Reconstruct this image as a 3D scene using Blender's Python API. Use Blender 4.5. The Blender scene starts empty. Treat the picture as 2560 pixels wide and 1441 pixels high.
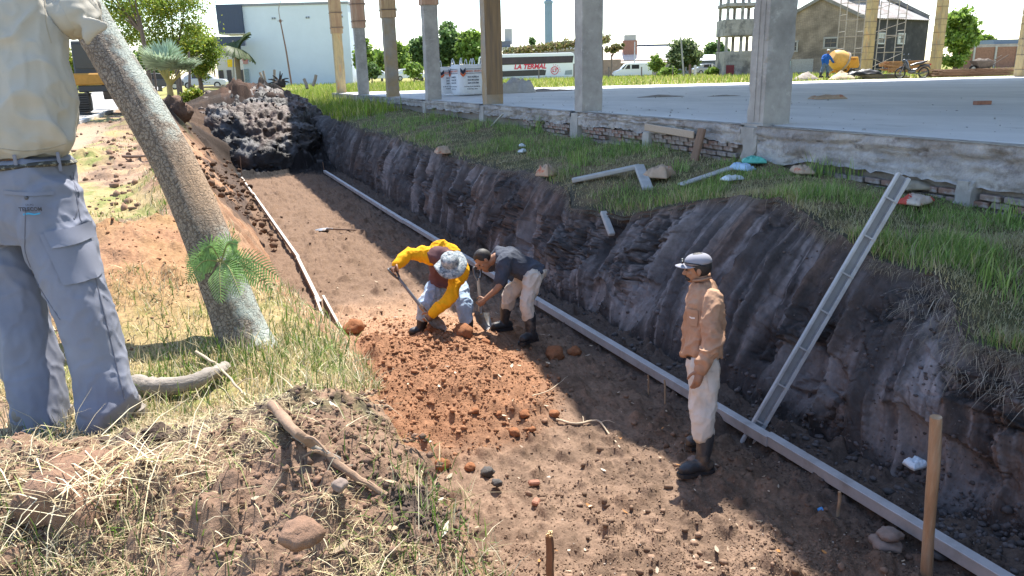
import bpy, bmesh, math, random
import numpy as np
from mathutils import Vector, Matrix, Euler
random.seed(7); RNG = np.random.default_rng(7)
SC = bpy.context.scene
COL = SC.collection
# ------------------------------------------------------------------ camera
FPX = 1900.0; PCX, PCY = 1280.0, 720.5
SLOPE = 0.025
CAMZ = 1.55
roll = math.atan(SLOPE)
pitch = math.atan((PCY-(203-SLOPE*(1280-450)))*math.cos(roll)/FPX)
def cam_axes(az):
    f = np.array([0, math.cos(pitch), -math.sin(pitch)]); r0 = np.array([1., 0, 0]); u0 = np.cross(r0, f)
    ir = math.cos(roll)*r0-math.sin(roll)*u0; iu = math.sin(roll)*r0+math.cos(roll)*u0
    c, s = math.cos(az), math.sin(az); M = np.array([[c, s, 0], [-s, c, 0], [0, 0, 1]])
    return M@ir, M@iu, M@f
_r, _u, _f = cam_axes(0); _d = _r*(450-PCX)/FPX+_u*(PCY-203)/FPX+_f
CR, CU, CF = cam_axes(-math.atan2(_d[0], _d[1]))
CAM0 = np.array([0, 0, CAMZ])
cam_data = bpy.data.cameras.new('camera'); cam = bpy.data.objects.new('camera', cam_data); COL.objects.link(cam)
cam_data.sensor_fit = 'HORIZONTAL'; cam_data.sensor_width = 36; cam_data.lens = 36*FPX/2560
cam_data.clip_start = 0.05; cam_data.clip_end = 4000
cam.matrix_world = Matrix(((CR[0], CU[0], -CF[0], 0), (CR[1], CU[1], -CF[1], 0), (CR[2], CU[2], -CF[2], CAMZ), (0, 0, 0, 1)))
SC.camera = cam
# ------------------------------------------------------------------ sky, sun, exposure
SUN_EL = math.radians(60); SUN_AZ = math.atan2(.559, .829)
world = bpy.data.worlds.new('World'); SC.world = world; world.use_nodes = True
nt = world.node_tree; bg = nt.nodes['Background']
sky = nt.nodes.new('ShaderNodeTexSky'); sky.sky_type = 'NISHITA'; sky.sun_disc = False
sky.sun_elevation = SUN_EL; sky.sun_rotation = SUN_AZ; sky.air_density = 1.0; sky.dust_density = .4; sky.ozone_density = 1.0
nt.links.new(sky.outputs[0], bg.inputs[0]); bg.inputs[1].default_value = 0.15
sun_data = bpy.data.lights.new('sun', 'SUN'); sun_data.energy = 4.9; sun_data.angle = math.radians(.5); sun_data.color = (1, .955, .88)
sun = bpy.data.objects.new('sun', sun_data); COL.objects.link(sun)
sd = Vector((.559*math.cos(SUN_EL), .829*math.cos(SUN_EL), math.sin(SUN_EL)))
sun.rotation_euler = sd.to_track_quat('Z', 'Y').to_euler(); sun.location = (20, 30, 40)
vs = SC.view_settings; vs.view_transform = 'Standard'; vs.look = 'None'; vs.gamma = 1; vs.exposure = 1.32; vs.use_curve_mapping = False
SC.cycles.max_bounces = 6; SC.cycles.diffuse_bounces = 3; SC.cycles.glossy_bounces = 2; SC.cycles.transparent_max_bounces = 6
SC.cycles.use_denoising = True
# ------------------------------------------------------------------ placing helpers
def ray(x, y): return CR*(x-PCX)/FPX+CU*(PCY-y)/FPX+CF
def at_z(x, y, z): d = ray(x, y); return CAM0+d*((z-CAMZ)/d[2])
def at_dep(x, y, t): return CAM0+t*ray(x, y)
def at_X(x, y, X): d = ray(x, y); return CAM0+d*(X/d[0])
def at_Y(x, y, Y): d = ray(x, y); return CAM0+d*(Y/d[1])
def depth_of(P): return float((np.asarray(P, float)-CAM0)@CF)
# ------------------------------------------------------------------ noise
def _h(ix, iy, iz, s):
    n = (ix.astype(np.int64)*374761393+iy.astype(np.int64)*668265263+iz.astype(np.int64)*2147483647+s*974711) & 0xFFFFFFFF
    n = ((n ^ (n >> 13))*1274126177) & 0xFFFFFFFF
    n = ((n ^ (n >> 16))*2246822519) & 0xFFFFFFFF
    return ((n ^ (n >> 15)) & 0xFFFFFF)/float(0xFFFFFF)
def vn2(x, y, s=0):
    x = np.asarray(x, float); y = np.asarray(y, float)
    ix = np.floor(x); iy = np.floor(y); fx = x-ix; fy = y-iy
    fx = fx*fx*(3-2*fx); fy = fy*fy*(3-2*fy); z = np.zeros_like(ix)
    a = _h(ix, iy, z, s); b = _h(ix+1, iy, z, s); c = _h(ix, iy+1, z, s); d = _h(ix+1, iy+1, z, s)
    return (a*(1-fx)+b*fx)*(1-fy)+(c*(1-fx)+d*fx)*fy
def vn3(x, y, z, s=0):
    ix = np.floor(x); iy = np.floor(y); iz = np.floor(z); fx = x-ix; fy = y-iy; fz = z-iz
    fx = fx*fx*(3-2*fx); fy = fy*fy*(3-2*fy); fz = fz*fz*(3-2*fz); o = 0
    for dx in (0, 1):
        for dy in (0, 1):
            for dz in (0, 1):
                o = o+_h(ix+dx, iy+dy, iz+dz, s)*(fx if dx else 1-fx)*(fy if dy else 1-fy)*(fz if dz else 1-fz)
    return o
def fbm2(x, y, o=4, s=0, g=.5):
    t = 0; a = 1; n = 0
    for k in range(o):
        t = t+a*vn2(x*2**k, y*2**k, s+k*17); n += a; a *= g
    return t/n
def fbm3(x, y, z, o=3, s=0, g=.5):
    t = 0; a = 1; n = 0
    for k in range(o):
        t = t+a*vn3(x*2**k, y*2**k, z*2**k, s+k*17); n += a; a *= g
    return t/n
def worley(x, y, s=0):
    """distance to the nearest jittered grid point and that point's random value"""
    ix = np.floor(x); iy = np.floor(y); best = np.full(np.shape(x), 9.); val = np.zeros(np.shape(x)); z = np.zeros_like(ix)
    for dx in (-1, 0, 1):
        for dy in (-1, 0, 1):
            cx = ix+dx; cy = iy+dy; d = np.hypot(cx+_h(cx, cy, z, s)-x, cy+_h(cx, cy, z+1, s)-y); k = d < best
            best = np.where(k, d, best); val = np.where(k, _h(cx, cy, z+2, s), val)
    return best, val
def cells(x, y, s=0):
    """nearest and second nearest distance and the cell's random value"""
    ix = np.floor(x); iy = np.floor(y); a = np.full(np.shape(x), 9.); b = a.copy(); val = np.zeros(np.shape(x)); z = np.zeros_like(ix)
    for dx in (-1, 0, 1):
        for dy in (-1, 0, 1):
            cx = ix+dx; cy = iy+dy; d = np.hypot(cx+_h(cx, cy, z, s)-x, cy+_h(cx, cy, z+1, s)-y); k = d < a
            b = np.where(k, a, np.minimum(b, d)); val = np.where(k, _h(cx, cy, z+2, s), val); a = np.where(k, d, a)
    return a, b, val
def clodded(X, Y, k, s, p=3, warp=.25):
    """height field of half-sunk lumps, k lumps a metre; most of them small"""
    wx = X*k+warp*2*(fbm2(X*k*1.7, Y*k*1.7, 2, s+5)-.5); wy = Y*k+warp*2*(fbm2(X*k*1.7+9, Y*k*1.7, 2, s+6)-.5)
    d, v = worley(wx, wy, s); r = .08+.52*v**p
    return r*np.clip(1-(d/r)**2, 0, 1)**.8/k*.62
def sstep(a, b, x):
    t = np.clip((np.asarray(x, float)-a)/(b-a), 0, 1); return t*t*(3-2*t)
def mix(a, b, t): return a+(b-a)*t
def mixc(A, B, t): return A+(B-A)*np.asarray(t)[..., None]
# ------------------------------------------------------------------ objects
def tag(o, label=None, cat=None, group=None, kind=None):
    if label: o['label'] = label
    if cat: o['category'] = cat
    if group: o['group'] = group
    if kind: o['kind'] = kind
    return o
def thing(name, label, cat, loc=(0, 0, 0), rotz=0, group=None):
    o = bpy.data.objects.new(name, None); COL.objects.link(o); o.location = loc; o.rotation_euler = (0, 0, rotz)
    o.empty_display_size = .1
    return tag(o, label, cat, group)
def link(name, me, m=None, parent=None):
    o = bpy.data.objects.new(name, me); COL.objects.link(o)
    if m is not None and not me.materials:
        for k in (m if isinstance(m, (list, tuple)) else [m]): me.materials.append(k)
    if parent is not None: o.parent = parent
    return o
def np_mesh(name, V, F, m=None, parent=None, smooth=False, col=None, midx=None):
    V = np.asarray(V, np.float32); F = np.asarray(F, np.int32); k = F.shape[1]
    me = bpy.data.meshes.new(name)
    me.vertices.add(len(V)); me.vertices.foreach_set('co', V.ravel())
    me.loops.add(F.size); me.loops.foreach_set('vertex_index', F.ravel())
    me.polygons.add(len(F)); me.polygons.foreach_set('loop_start', np.arange(0, F.size, k, dtype=np.int32))
    if smooth: me.polygons.foreach_set('use_smooth', np.ones(len(F), bool))
    if midx is not None: me.polygons.foreach_set('material_index', np.asarray(midx, np.int32))
    if col is not None:
        at = me.color_attributes.new('col', 'FLOAT_COLOR', 'POINT')
        c = np.ones((len(V), 4), np.float32); c[:, :3] = col; at.data.foreach_set('color', c.ravel())
    me.update(calc_edges=True); me.validate()
    return link(name, me, m, parent)
def grid_faces(nr, nc):
    i = np.arange(nr-1)[:, None]*nc+np.arange(nc-1)[None, :]
    return np.stack([i, i+1, i+nc+1, i+nc], -1).reshape(-1, 4)
class B:
    """collects simple solids into one mesh"""
    def __init__(s): s.v = []; s.f = []; s.m = []; s.cur = 0
    def add(s, V, F):
        b = len(s.v); s.v += [tuple(map(float, p)) for p in V]; s.f += [tuple(i+b for i in q) for q in F]; s.m += [s.cur]*len(F); return s
    def box(s, c, d, rz=0, R=None, taper=1):
        hx, hy, hz = d[0]/2, d[1]/2, d[2]/2
        P = [(-hx, -hy, -hz), (hx, -hy, -hz), (hx, hy, -hz), (-hx, hy, -hz), (-hx*taper, -hy*taper, hz), (hx*taper, -hy*taper, hz), (hx*taper, hy*taper, hz), (-hx*taper, hy*taper, hz)]
        M = R if R is not None else Matrix.Rotation(rz, 3, 'Z')
        c = Vector(c)
        return s.add([M@Vector(p)+c for p in P], [(0, 3, 2, 1), (4, 5, 6, 7), (0, 1, 5, 4), (1, 2, 6, 5), (2, 3, 7, 6), (3, 0, 4, 7)])
    def beam(s, p0, p1, w, h, up=(0, 0, 1)):
        p0 = Vector(p0); p1 = Vector(p1); d = (p1-p0); L = d.length; d.normalize(); up = Vector(up)
        if abs(d.dot(up)) > .98: up = Vector((1, 0, 0))
        x = d.cross(up).normalized(); z = x.cross(d)
        M = Matrix((x, d, z)).transposed()
        return s.box((p0+p1)/2, (w, L, h), R=M)
    def tube(s, pts, rad, seg=8, caps=True, flat=None):
        pts = [Vector(p) for p in pts]; n = len(pts)
        if not isinstance(rad, (list, tuple)): rad = [rad]*n
        T = [(pts[min(i+1, n-1)]-pts[max(i-1, 0)]).normalized() for i in range(n)]
        a = Vector((0, 0, 1)) if abs(T[0].z) < .9 else Vector((1, 0, 0))
        x = T[0].cross(a).normalized(); V = []
        for i in range(n):
            x = (x-T[i]*x.dot(T[i])).normalized(); y = T[i].cross(x)
            for k in range(seg):
                t = 2*math.pi*k/seg; V.append(pts[i]+(x*math.cos(t)+y*math.sin(t)*(flat or 1))*rad[i])
        F = [(i*seg+k, i*seg+(k+1) % seg, (i+1)*seg+(k+1) % seg, (i+1)*seg+k) for i in range(n-1) for k in range(seg)]
        if caps: F += [tuple(range(seg-1, -1, -1)), tuple((n-1)*seg+k for k in range(seg))]
        return s.add(V, F)
    def cyl(s, p0, p1, r, seg=10, r1=None): return s.tube([p0, p1], [r, r if r1 is None else r1], seg)
    def ball(s, c, r, seg=10, rings=6):
        if not isinstance(r, (list, tuple)): r = (r, r, r)
        V = [(c[0], c[1], c[2]-r[2])]; F = []
        for i in range(1, rings):
            a = math.pi*i/rings
            for k in range(seg):
                t = 2*math.pi*k/seg; V.append((c[0]+r[0]*math.sin(a)*math.cos(t), c[1]+r[1]*math.sin(a)*math.sin(t), c[2]-r[2]*math.cos(a)))
        V.append((c[0], c[1], c[2]+r[2])); e = len(V)-1
        for k in range(seg):
            F.append((0, 1+(k+1) % seg, 1+k)); F.append((e, e-seg+k, e-seg+(k+1) % seg))
            for i in range(rings-2):
                F.append((1+i*seg+k, 1+i*seg+(k+1) % seg, 1+(i+1)*seg+(k+1) % seg, 1+(i+1)*seg+k))
        return s.add(V, F)
    def prism(s, poly, z0, z1, axis='z', off=(0, 0, 0)):
        n = len(poly)
        def P(a, b, h): return {'z': (a, b, h), 'y': (a, h, b), 'x': (h, a, b)}[axis]
        V = [Vector(P(a, b, z0))+Vector(off) for a, b in poly]+[Vector(P(a, b, z1))+Vector(off) for a, b in poly]
        return s.add(V, [tuple(range(n-1, -1, -1)), tuple(range(n, 2*n))]+[(i, (i+1) % n, n+(i+1) % n, n+i) for i in range(n)])
    def build(s, name, m, parent=None, smooth=False, bevel=0, loc=None):
        me = bpy.data.meshes.new(name); me.from_pydata(s.v, [], s.f)
        bm = bmesh.new(); bm.from_mesh(me); bmesh.ops.recalc_face_normals(bm, faces=bm.faces)
        if bevel: bmesh.ops.bevel(bm, geom=[e for e in bm.edges if e.is_manifold and e.calc_face_angle(0) > .5], offset=bevel, segments=1, affect='EDGES')
        bm.to_mesh(me); bm.free()
        if smooth:
            me.polygons.foreach_set('use_smooth', [True]*len(me.polygons)); me.set_sharp_from_angle(angle=math.radians(40))
        o = link(name, me, m, parent)
        if len(s.m) == len(me.polygons) and any(s.m): me.polygons.foreach_set('material_index', s.m)
        if loc is not None: o.location = loc
        return o
def dup_tree(o, parent=None, loc=None, rotz=None, **kw):
    c = o.copy(); COL.objects.link(c); c.parent = parent
    if loc is not None: c.location = loc
    if rotz is not None: c.rotation_euler = (0, 0, rotz)
    for ch in list(o.children): dup_tree(ch, c)
    return tag(c, **kw) if kw else c
# ------------------------------------------------------------------ materials
MATS = {}
def mat(name, color=(.5, .5, .5), rough=.85, var=.18, scale=8, bump=.15, bscale=60, metal=0, attr=False, col2=None, c2scale=2, c2lo=.45, c2hi=.62,
        coat=0, spec=None, stretch=None, trans=0, bdist=.01, col3=None, c3scale=5, c3lo=.55, c3hi=.7, alpha=1, emit=0):
    """procedural material: a base colour (or vertex colour) with two scales of noise, optional second/third colour patches and bump"""
    if name in MATS: return MATS[name]
    m = bpy.data.materials.new(name); m.use_nodes = True; n = m.node_tree.nodes; L = m.node_tree.links; b = n['Principled BSDF']
    tc = n.new('ShaderNodeTexCoord'); src = tc.outputs['Object']
    if stretch:
        mp = n.new('ShaderNodeMapping'); mp.inputs['Scale'].default_value = stretch; L.new(src, mp.inputs[0]); src = mp.outputs[0]
    def noise(sc, det=4, ro=.6):
        q = n.new('ShaderNodeTexNoise'); q.inputs['Scale'].default_value = sc; q.inputs['Detail'].default_value = det; q.inputs['Roughness'].default_value = ro
        L.new(src, q.inputs['Vector']); return q.outputs['Fac']
    def ramp(fac, lo, hi):
        q = n.new('ShaderNodeMapRange'); q.inputs[1].default_value = lo; q.inputs[2].default_value = hi; q.clamp = True; L.new(fac, q.inputs[0]); return q.outputs[0]
    def mx(fac, A, Bc, mode='MIX'):
        q = n.new('ShaderNodeMix'); q.data_type = 'RGBA'; q.blend_type = mode
        if isinstance(fac, (int, float)): q.inputs[0].default_value = fac
        else: L.new(fac, q.inputs[0])
        for i, c in ((6, A), (7, Bc)):
            if isinstance(c, (tuple, list)): q.inputs[i].default_value = (*c[:3], 1)
            else: L.new(c, q.inputs[i])
        return q.outputs[2]
    if attr:
        a = n.new('ShaderNodeAttribute'); a.attribute_name = 'col'; c = a.outputs['Color']
    else:
        q = n.new('ShaderNodeRGB'); q.outputs[0].default_value = (*color, 1); c = q.outputs[0]
    if col2: c = mx(ramp(noise(c2scale, 5, .65), c2lo, c2hi), c, col2)
    if col3: c = mx(ramp(noise(c3scale, 5, .7), c3lo, c3hi), c, col3)
    if var:
        f = noise(scale, 6, .7); g = n.new('ShaderNodeMapRange'); g.inputs[1].default_value = .25; g.inputs[2].default_value = .75
        g.inputs[3].default_value = 1-var; g.inputs[4].default_value = 1+var; L.new(f, g.inputs[0])
        vm = n.new('ShaderNodeVectorMath'); vm.operation = 'SCALE'; L.new(c, vm.inputs[0]); L.new(g.outputs[0], vm.inputs['Scale']); c = vm.outputs[0]
    L.new(c, b.inputs['Base Color'])
    b.inputs['Roughness'].default_value = rough; b.inputs['Metallic'].default_value = metal
    if spec is not None: b.inputs['Specular IOR Level'].default_value = spec
    if coat: b.inputs['Coat Weight'].default_value = coat; b.inputs['Coat Roughness'].default_value = .08
    if trans:
        b.inputs['Transmission Weight'].default_value = trans
    if alpha < 1: b.inputs['Alpha'].default_value = alpha
    if emit: L.new(c, b.inputs['Emission Color']); b.inputs['Emission Strength'].default_value = emit
    if bump:
        bp = n.new('ShaderNodeBump'); bp.inputs['Strength'].default_value = bump; bp.inputs['Distance'].default_value = bdist
        L.new(noise(bscale, 6, .65), bp.inputs['Height']); L.new(bp.outputs[0], b.inputs['Normal'])
    MATS[name] = m; return m
def leaf_mat(name, trans=.35, rough=.55):
    if name in MATS: return MATS[name]
    m = bpy.data.materials.new(name); m.use_nodes = True; n = m.node_tree.nodes; L = m.node_tree.links; b = n['Principled BSDF']
    a = n.new('ShaderNodeAttribute'); a.attribute_name = 'col'; L.new(a.outputs['Color'], b.inputs['Base Color']); b.inputs['Roughness'].default_value = rough
    b.inputs['Specular IOR Level'].default_value = .25
    t = n.new('ShaderNodeBsdfTranslucent'); L.new(a.outputs['Color'], t.inputs['Color'])
    s = n.new('ShaderNodeMixShader'); s.inputs[0].default_value = trans; L.new(b.outputs[0], s.inputs[1]); L.new(t.outputs[0], s.inputs[2])
    L.new(s.outputs[0], n['Material Output'].inputs['Surface']); MATS[name] = m; return m
# ------------------------------------------------------------------ the lie of the land (X across the trench, Y along it)
FLOOR = -1.5; SLABZ = .75; GL = .2; COLX = 7.5
RIM_PX = [(830, 290, 5.1), (900, 325, 5.0), (1000, 350, 5.05), (1100, 385, 5.0), (1150, 395, 5.0), (1250, 425, 5.1), (1320, 425, 5.3), (1420, 480, 5.0), (1435, 520, 4.85), (1560, 540, 5.1),
          (1700, 512, 5.45), (1850, 490, 5.75), (1960, 500, 5.75), (2050, 560, 5.55), (2200, 650, 5.4), (2330, 690, 5.3), (2390, 770, 5.15), (2420, 860, 5.0), (2560, 890, 5.1)]
rim = np.array([at_X(x, y, X) for x, y, X in RIM_PX]); rim = rim[np.argsort(rim[:, 1])]
rim = np.vstack([[5.1, -1.0, -.45], rim, [5.3, 60, .2]])
def rim_x(Y): return np.interp(Y, rim[:, 1], rim[:, 0])+.10*(fbm2(Y*1.7, Y*0+3, 3, 5)-.5)+.05*(vn2(Y*6, Y*0, 8)-.5)
def rim_z(Y): return np.interp(Y, rim[:, 1], rim[:, 2])
def edge_l(Y): return np.interp(Y, [-1, 1.8, 2.5, 3.2, 4, 6.2, 10, 15, 22, 30, 40], [.62, .67, .58, .62, .6, .30, .02, -.15, -.35, -.5, -.5])+.10*(fbm2(Y*2.2, Y*0, 3, 11)-.5)
def foot_l(Y): return np.interp(Y, [-1, 3, 5, 6.5, 9, 14, 27, 40], [1.3, 1.3, 1.32, 1.2, 1.0, 1.02, 1.35, 1.4])+.10*(fbm2(Y*1.5, Y*0+9, 3, 12)-.5)
def foot_r(Y): return 4.5+.12*(fbm2(Y*1.3, Y*0+5, 3, 13)-.5)+.15*sstep(5.2, 3, Y)
def endf(Y): return sstep(26.2, 32, Y)           # trench closes
def heap(X, Y):
    n = fbm2(X*1.3, Y*1.3, 4, 21)
    h = .98*np.exp(-((X-2.9)/1.75)**2-((Y-34.5)/3.4)**2)+.55*np.exp(-((X-1.0)/1.5)**2-((Y-32.5)/3.0)**2)+.45*np.exp(-((X+.5)/1.3)**2-((Y-27)/4.5)**2)*sstep(20, 25, Y)
    return h*(.8+.4*n)
def bumpg(X, Y, cx, cy, rx, ry): return np.exp(-((X-cx)/rx)**2-((Y-cy)/ry)**2)
def left_z(X, Y):
    z = GL+.05*(fbm2(X*.7, Y*.7, 3, 31)-.5)*2
    # spoil ridge in front of the camera
    ridge = .17*bumpg(X, Y, -.15, 2.35, .75, .5)+.15*bumpg(X, Y, -.62, 2.62, .35, .3)+.10*bumpg(X, Y, .28, 2.2, .3, .6)
    ridge += .06*bumpg(X, Y, .25, 2.75, .35, .3)
    z = z+ridge*(.75+.5*fbm2(X*3, Y*3, 3, 32))
    z = z-.12*sstep(2.0, 1.2, Y)
    # red heap behind the tree
    z = z+(.34*bumpg(X, Y, -.55, 5.9, .55, .95)+.2*bumpg(X, Y, -.05, 6.4, .35, .7)+.14*bumpg(X, Y, -1.1, 6.6, .5, .8))*(.8+.4*fbm2(X*3, Y*3, 3, 33))
    # clod ridge further back
    z = z+.22*bumpg(X, Y, -1.2-(Y-14)*.1, 14.5, .8, 1.6)*(.3+1.2*fbm2(X*2.5, Y*2.5, 3, 34))+.2*bumpg(X, Y, -1.7, 21, .45, 5)*fbm2(X*2.5, Y*2.5, 3, 35)
    z = z+heap(X, Y)*.9
    z = z+.30*np.exp(-((X-edge_l(Y)+.22)/.34)**2)*sstep(6.8, 9.5, Y)*sstep(31, 26, Y)*(.7+.6*fbm2(X*1.5, Y*.9, 3, 38))
    cl = clodded(X, Y, 7, 401)+clodded(X, Y, 16, 402, 2)+clodded(X, Y, 34, 406, 1.5)
    red = np.clip(bumpg(X, Y, -.5, 6.1, .9, 1.3)*1.5, 0, 1); hp = heap(X, Y)
    z = z+cl*(np.clip(ridge/.07, 0, 1)*sstep(3.3, 2.9, Y)*1.15+red*.8+.25*sstep(7, 9, Y))+(clodded(X, Y, 1.6, 403, 2)*.7+clodded(X, Y, 3.4, 404, 2))*np.clip(hp*3, 0, 1)+clodded(X, Y, 3, 405)*sstep(11, 13, Y)*sstep(.5, .6, fbm2(X*1.2, Y*.8, 3, 312))
    rough = .035*(fbm2(X*6, Y*6, 4, 36)-.5)+.022*(fbm2(X*19, Y*19, 3, 37)-.5)
    return z+rough*(1+1.2*np.clip(ridge/.15, 0, 1))
MOUND = [(2.05, 6.15, .72, .72, .30), (1.75, 6.9, .7, .8, .34), (1.25, 6.5, .35, .8, .38), (2.5, 7.0, .6, .8, .2), (2.35, 8.2, .8, .8, .16), (1.7, 8.4, .7, .9, .14), (3.15, 8.1, .5, .6, .10)]
def mound(X, Y):
    z = 0
    for cx, cy, rx, ry, h in MOUND: z = z+h*bumpg(X, Y, cx, cy, rx, ry)
    return z
def floor_z(X, Y):
    m = mound(X, Y)
    z = FLOOR+m*(.85+.3*fbm2(X*2.5, Y*2.5, 3, 41))
    z = z+.06*(fbm2(X*1.4, Y*1.4, 3, 42)-.5)+.085*(fbm2(X*5, Y*5, 4, 43)-.5)+.045*(fbm2(X*15, Y*15, 3, 44)-.5)
    cl = clodded(X, Y, 5, 411, 4)*.9+clodded(X, Y, 11, 412, 3)+clodded(X, Y, 24, 413, 2)*.8
    z = z+cl*(1.25-.55*sstep(.05, .2, m)+.9*sstep(3.9, 4.4, X)*sstep(.35, .6, fbm2(X*2, Y*2, 2, 414)))
    z = z+.10*sstep(3.9, 4.5, X)*fbm2(X*5, Y*5, 3, 45)+.08*sstep(1.5, 1.1, X)*fbm2(X*4, Y*4, 3, 46)
    e = endf(Y)
    return z*(1-e)+e*(.22+heap(X, Y))+sstep(25.5, 27.5, Y)*(clodded(X, Y, 1.2, 421, 2)*1.5+clodded(X, Y, 3.3, 422, 2)+clodded(X, Y, 7, 423, 2))
def verge_z(X, Y):
    t = np.clip((X-rim_x(Y))/(7.35-rim_x(Y)), 0, 1)
    zt = np.interp(Y, [0, 4.9, 6.1, 8.5, 14.2, 19.6, 29, 42], [.0, .06, .14, .24, .2, .3, .36, .34])
    return mix(rim_z(Y), zt, t**.8)+.10*(fbm2(X*1.5, Y*1.5, 3, 51)-.5)+.05*(fbm2(X*5, Y*5, 2, 52)-.5)
# rows along the trench
ys = [-1.0]
while ys[-1] < 46: ys.append(ys[-1]+(.14 if ys[-1] < 1.2 else .0125 if ys[-1] < 3.3 else max(.016, .0056*ys[-1])))
YS = np.array(ys); NR = len(YS)
def soil_cols(*c): return [np.array(q) for q in c]
RED, ORANGE, GREYB, DARK, PALE, GRASSD, GRASSG = soil_cols((.275, .14, .077), (.36, .22, .135), (.20, .133, .092), (.062, .046, .038), (.36, .27, .19), (.33, .27, .12), (.13, .19, .04))
M_SOIL = mat('soil', attr=True, rough=.95, var=.42, scale=30, bump=.9, bscale=70, bdist=.012, spec=.15)
M_CLAY = mat('wet_clay', attr=True, rough=.72, var=.35, scale=7, bump=.8, bscale=34, bdist=.012, spec=.25, stretch=(1.4, 1.4, .9))
_n = M_CLAY.node_tree.nodes; _l = M_CLAY.node_tree.links; _b = _n['Principled BSDF']; _old = _b.inputs['Normal'].links[0].from_node   # bucket-tooth scoring: a second, coarser bump drawn out down the face
_tc = _n.new('ShaderNodeTexCoord'); _mp = _n.new('ShaderNodeMapping'); _mp.inputs['Scale'].default_value = (1.0, 1.0, .45); _l.new(_tc.outputs['Object'], _mp.inputs[0])
_no = _n.new('ShaderNodeTexNoise'); _no.inputs['Scale'].default_value = 16; _no.inputs['Detail'].default_value = 7; _no.inputs['Roughness'].default_value = .62; _no.inputs['Distortion'].default_value = .6; _l.new(_mp.outputs[0], _no.inputs['Vector'])
_bb = _n.new('ShaderNodeBump'); _bb.inputs['Strength'].default_value = 1; _bb.inputs['Distance'].default_value = .016; _l.new(_no.outputs['Fac'], _bb.inputs['Height']); _l.new(_bb.outputs[0], _old.inputs['Normal'])
# -- upper ground on the left
cw = np.concatenate([[-14, -11, -9, -7.5, -6.2, -5.2, -4.4, -3.7, -3.1, -2.7, -2.4, -2.15], np.arange(-1.95, -1.5, .03), np.arange(-1.5, 0, .0115)])
T = np.concatenate([cw, np.array([0.0])])              # offset from the edge
X = edge_l(YS)[:, None]+T[None, :]; Yg = np.repeat(YS[:, None], len(T), 1)
Z = left_z(X, Yg); Z = Z-.06*sstep(-.12, 0, T)[None, :]
n1 = fbm2(X*1.1, Yg*1.1, 4, 61); n2 = fbm2(X*4, Yg*4, 4, 62); n3 = fbm2(X*.35, Yg*.35, 3, 63)
C = mixc(np.broadcast_to(np.array((.34, .23, .15)), X.shape+(3,)), GREYB, sstep(.35, .65, n2))
C = mixc(C, GRASSD, sstep(.46, .6, n1)*.8*sstep(3, 3.4, Yg))
C = mixc(C, GRASSG, sstep(.55, .7, n2)*sstep(.45, .6, n1)*.6)
C = mixc(C, RED*1.15, .75*np.clip(bumpg(X, Yg, -.5, 6.1, .9, 1.3)*1.6, 0, 1))
C = mixc(C, PALE, .8*sstep(.5, .8, bumpg(X, Yg, -2.6, 22, 1.0, 9)))
C = mixc(C, DARK*1.3, sstep(.55, .75, n2)*sstep(3.2, 2.9, Yg)*.9)
C = mixc(C, mixc(np.broadcast_to(ORANGE, X.shape+(3,)), RED, sstep(.4, .6, n2)), np.exp(-((X-edge_l(Yg)+.15)/.4)**2)*sstep(6.8, 9.5, Yg)*.85)
C = mixc(C, DARK*.6, np.clip(heap(X, Yg)*3, 0, 1)*.9)
C = mixc(C, np.array((.195, .122, .085)), np.clip(bumpg(X, Yg, -.1, 2.3, .9, .75)*1.4, 0, 1)*sstep(3.3, 2.9, Yg)*.8*(1-sstep(.55, .75, n2)))
np_mesh('ground', np.stack([X, Yg, Z], -1).reshape(-1, 3), grid_faces(NR, len(T)), M_SOIL, smooth=True, col=C.reshape(-1, 3))['kind'] = 'structure'
edge_line = (X[:, -1], Z[:, -1])
# -- cut bank on the left
NB = 70; t = np.linspace(0, 1, NB)[None, :]
xe, ze = edge_line; xf = foot_l(YS); zf = floor_z(xf, YS)
X = mix(xe[:, None], xf[:, None], t); Z = mix(ze[:, None], zf[:, None], t**.9); Yg = np.repeat(YS[:, None], NB, 1)
w = np.sin(np.pi*t)
gro = fbm2(Yg*2.4+t*1.5, t*1.2+Yg*0, 3, 71)-.5
X = X+w*(.16*gro+.10*(fbm2(Yg*5, t*7+Yg*0, 3, 72)-.5)+.05*(fbm2(Yg*16, t*18+Yg*0, 2, 74)-.5)); Z = Z+w*(.05*(fbm2(Yg*9, t*9+Yg*0, 3, 73)-.5)+1.3*clodded(X, Yg, 6, 77, 3)+clodded(X, Yg, 14, 78, 2))
n2 = fbm2(Yg*3, t*4+Yg*0, 4, 75); n1 = fbm2(Yg*.8, t*2+Yg*0, 3, 76)
C = mixc(np.broadcast_to(ORANGE, X.shape+(3,)), RED*1.1, sstep(.4, .65, n2)*.7)
C = mixc(C, DARK*1.3, sstep(.40, .58, n1+.25*(t-.5))*sstep(11, 16, Yg)*.92); C = mixc(C, DARK*.5, sstep(23, 26, Yg)*.85); C = mixc(C, GRASSD, sstep(.6, .72, n2)*sstep(.5, 0, t)*.6)
np_mesh('trench_bank', np.stack([X, Yg, Z], -1).reshape(-1, 3), grid_faces(NR, NB), M_SOIL, smooth=True, col=C.reshape(-1, 3))['kind'] = 'structure'
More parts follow.
